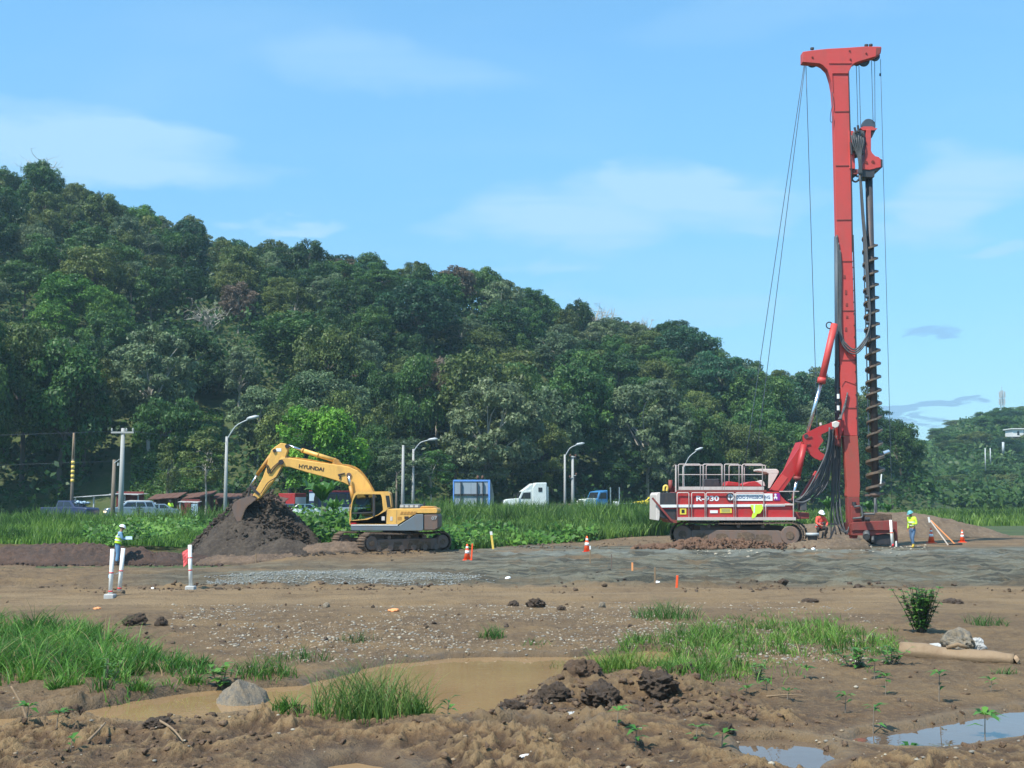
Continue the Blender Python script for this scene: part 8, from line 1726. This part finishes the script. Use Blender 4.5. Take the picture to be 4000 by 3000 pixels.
e = empty('small_sign', (carat(1331, 0, 130), 130, 0), 'small white square sign above the reeds', 'sign'); pz = atD(1331, 1083, 130); MB().box(pz.x - .3, pz.x + .3, 130, 130.05, pz.z - .9, pz.z).build('board', 'white_paint', e); MB().box(pz.x - .04, pz.x + .04, 130.05, 130.12, 0, pz.z - .2).build('post', 'dark_steel', e)
car(carat(1348, 0, 139), 139.5, .42, R_(15), 4.3, 1.7, SEDB, SEDR, (-1.4, 1.4), 'car_silver', 'pale blue car roof right of the small white sign', 'car', .32, SEDG, True, 'parked_car')
# stalls and canopies
def stall(u0, u1, vr0, vr1, Y, lab, roofm, wallm, depth=3.5, posts=4, open_=True, name='market_stall'):
    rise = .12 if roofm == 'tin_roof' else .55
    a = atD(u0, vr0, Y); b = atD(u1, vr1, Y); e = empty(name, ((a.x + b.x) / 2, Y, .2), lab, 'stall'); n = max(4, int((b.x - a.x) / .9))
    for k in range(n):
        t0, t1 = k / n, (k + 1) / n - .01; x0, x1 = a.x + (b.x - a.x) * t0, a.x + (b.x - a.x) * t1; z0, z1 = a.z + (b.z - a.z) * t0, a.z + (b.z - a.z) * t1; th = .04 + .03 * (k % 2)
        MB().add([(x0, Y - .4, z0), (x1, Y - .4, z1), (x1, Y + depth, z1 + rise), (x0, Y + depth, z0 + rise), (x0, Y - .4, z0 - th), (x1, Y - .4, z1 - th), (x1, Y + depth, z1 + rise - th), (x0, Y + depth, z0 + rise - th)], [(0, 1, 2, 3), (7, 6, 5, 4), (0, 4, 5, 1), (1, 5, 6, 2), (2, 6, 7, 3), (3, 7, 4, 0)]).build('roof_sheet', roofm, e)
    for k in range(posts):
        x = a.x + .15 + (b.x - a.x - .3) * k / (posts - 1); MB().box(x - .06, x + .06, Y - .06, Y + .06, 0, a.z + (b.z - a.z) * k / (posts - 1)).build('post', 'stall_wood' if roofm != 'tin_roof' else 'lamp_grey', e)
    if wallm: MB().box(a.x + .1, b.x - .1, Y + depth * .55, Y + depth * .55 + .1, 0, min(a.z, b.z) + .3).build('back_wall', wallm, e); MB().box(a.x + .3, b.x - .3, Y + .5, Y + 1.1, .5, 1.25).build('counter', wallm, e)
    return e
stall(160, 246, 1074, 1068, 119, 'wide white tin canopy on thin posts over the parked pickup', 'tin_roof', None, 3.0, 3, name='canopy')
stall(238, 302, 1067, 1068, 121, 'second white tin sheet canopy joined right of the first', 'tin_roof', 'stall_red', 3.0, 3, name='canopy')
stall(270, 318, 1083, 1084, 117, 'small white flat canopy above the silver off-road car', 'tin_roof', None, 1.6, 2, name='canopy')
stall(318, 388, 1079, 1074, 123, 'dark rusty roofed stall behind the pale car', 'rust_roof', 'stall_wood', 3)
stall(388, 455, 1078, 1070, 124, 'rusty red roofed stall left of the dirt pile', 'rust_roof', 'stall_wood', 3)
stall(560, 612, 1078, 1088, 122, 'rust roofed stall seen right of the bucket', 'rust_roof', 'stall_wood', 3)
stall(455, 560, 1076, 1078, 126, 'long rusty stall behind the dirt pile', 'rust_roof', 'stall_wood', 3)
stall(386, 430, 1084, 1085, 120, 'pale tin awning before the red roofed stall', 'tin_roof', 'stall_red', 1.2, 3, name='awning')
for k, (u, v, m_, lab) in enumerate(((420, 1095, 'light_cloth', 'pale blue cloth hanging at the stall'), (405, 1092, 'stall_red', 'red cloth hanging at the stall'), (330, 1092, 'light_cloth', 'light blue cloth in the dark stall'))):
    p = atD(u, v, 119.4); tag(MB().box(p.x - .3, p.x + .3, 119.4, 119.44, p.z - 1.0, p.z + .3).build('cloth', m_, None), lab, 'cloth')
JT = dict(JW); 
for k, (u, vm, lm, lab) in enumerate(((398, 'hi_vis', 'black_cloth', 'person in a lime top standing by the stall left of the dirt pile'), (345, 'cream', 'navy_cloth', 'person in a pale shirt in the dark stall'))):
    person((carat(u, 0, 118.6), 118.6, .45), R_(170 * k), lab, JT, vm, lm, 'dark_boot', 'black_cloth', None, bands=False)
# sunlit grass banks on the slope
def bank(u0, v0, u1, v1, Y0_, Y1_, n, lab, seed):
    def f(rs, m): 
        t = rs.rand(m); s = rs.rand(m); Y = Y0_ + (Y1_ - Y0_) * s; u = u0 + (u1 - u0) * t; x = (u * 1.8083 - 2000) / F_PX * Y; return x, Y
    leaf_cover('grass_bank', lab, n, f, lambda x, y: far_h(x, y) + .3, .35, .5, (.075, .16, .03), seed, 'grass')
bank(285, 0, 480, 0, 134, 158, 15000, 'sunlit grass bank under the trees left of the dirt pile', 91)
# telecom mast, house and posts on the right-hand hill
tp_ = atD(2164, 843, 430); zb = fz(tp_.x, 430); e = empty('telecom_tower', (tp_.x, 430, zb), 'grey telecom tower with antennas on the right-hand hill', 'tower')
b = MB(); w0, w1 = 1.1, .45
for i in range(4):
    a = math.pi / 4 + i * math.pi / 2; b.tube([(tp_.x + w0 * math.cos(a), 430 + w0 * math.sin(a), zb - 1), (tp_.x + w1 * math.cos(a), 430 + w1 * math.sin(a), tp_.z)], .09, 5)
nlev = 12
for k in range(nlev):
    z0_, z1_ = zb + (tp_.z - zb) * k / nlev, zb + (tp_.z - zb) * (k + 1) / nlev; q0 = w0 + (w1 - w0) * k / nlev; q1 = w0 + (w1 - w0) * (k + 1) / nlev
    for i in range(4): a, c_ = math.pi / 4 + i * math.pi / 2, math.pi / 4 + (i + 1) * math.pi / 2; b.tube([(tp_.x + q0 * math.cos(a), 430 + q0 * math.sin(a), z0_), (tp_.x + q1 * math.cos(c_), 430 + q1 * math.sin(c_), z1_)], .06, 4)
b.build('lattice', 'lamp_grey', e)
for i in range(6): a = i * 1.05; MB().box(tp_.x + 1.0 * math.cos(a) - .2, tp_.x + 1.0 * math.cos(a) + .2, 430 + math.sin(a) - .15, 430 + math.sin(a) + .15, tp_.z - 2.6 - (i % 2) * 2.6, tp_.z - .4 - (i % 2) * 2.6).build('antenna', 'lamp_grey', e)
MB().cyl(Vector((tp_.x, 430, tp_.z)), Vector((tp_.x, 430, tp_.z + 1.6)), .07, 6).build('spike', 'lamp_grey', e)
hp_ = atD(2193, 936, 330); e = empty('house', (hp_.x, 330, hp_.z - 1), 'small white house among trees on the right-hand hill', 'house'); hw = MB().box(hp_.x - 1.5, hp_.x + 1.5, 328, 333, hp_.z - 3, hp_.z + 1.0).build('wall', 'building_white', e); MB().box(hp_.x - 1.9, hp_.x + 1.9, 327.5, 333.5, hp_.z + 1.0, hp_.z + 1.25).build('roof', 'building_white', e); MB().box(hp_.x - .3, hp_.x + .3, 327.95, 328, hp_.z - .6, hp_.z + .5).build('window', 'window_dark', e); MB().box(hp_.x - 5, hp_.x + 1.8, 327.4, 328, hp_.z - 1.3, hp_.z - 1.05).build('terrace', 'dark_steel', e)
for (u, vt, vb, Y, lab, m_) in ((2129, 968, 1018, 270, 'left leg of the paired poles on the right-hand hill', 0), (2140, 968, 1003, 274, 'right leg of the paired poles on the right-hand hill', 0), (2167, 955, 980, 300, 'short pale pillar under the white house', 1)):
    a = atD(u, vb, Y); b_ = atD(u + (-1 if m_ == 0 else 0), vt, Y); MB_ = MB().tube([a, b_], [.16 if not m_ else .35, .12 if not m_ else .3], 8); tag(MB_.build('pole', 'lamp_grey', None, True), lab, 'pole')
# haze: one closed box of thin air round camera and scene
me_ = bpy.data.meshes.new('haze'); b = MB().box(-1400, 1400, -120, 1800, -8, 110); me_.from_pydata([tuple(p) for p in b.v], [], b.f); m = bpy.data.materials.new('haze_air'); m.use_nodes = True; MATS['haze_air'] = m; N, L = m.node_tree.nodes, m.node_tree.links; N.clear()
pv = N.new('ShaderNodeVolumePrincipled'); pv.inputs['Color'].default_value = (0.55, 0.82, 1.0, 1); pv.inputs['Density'].default_value = 0.00026; pv.inputs['Anisotropy'].default_value = 0.1; ou = N.new('ShaderNodeOutputMaterial'); L.new(pv.outputs[0], ou.inputs['Volume'])
tag(link('haze', me_, 'haze_air'), kind='stuff')

print('TRIS', sum(len(m_.loops) - 2 * len(m_.polygons) for m_ in bpy.data.meshes))
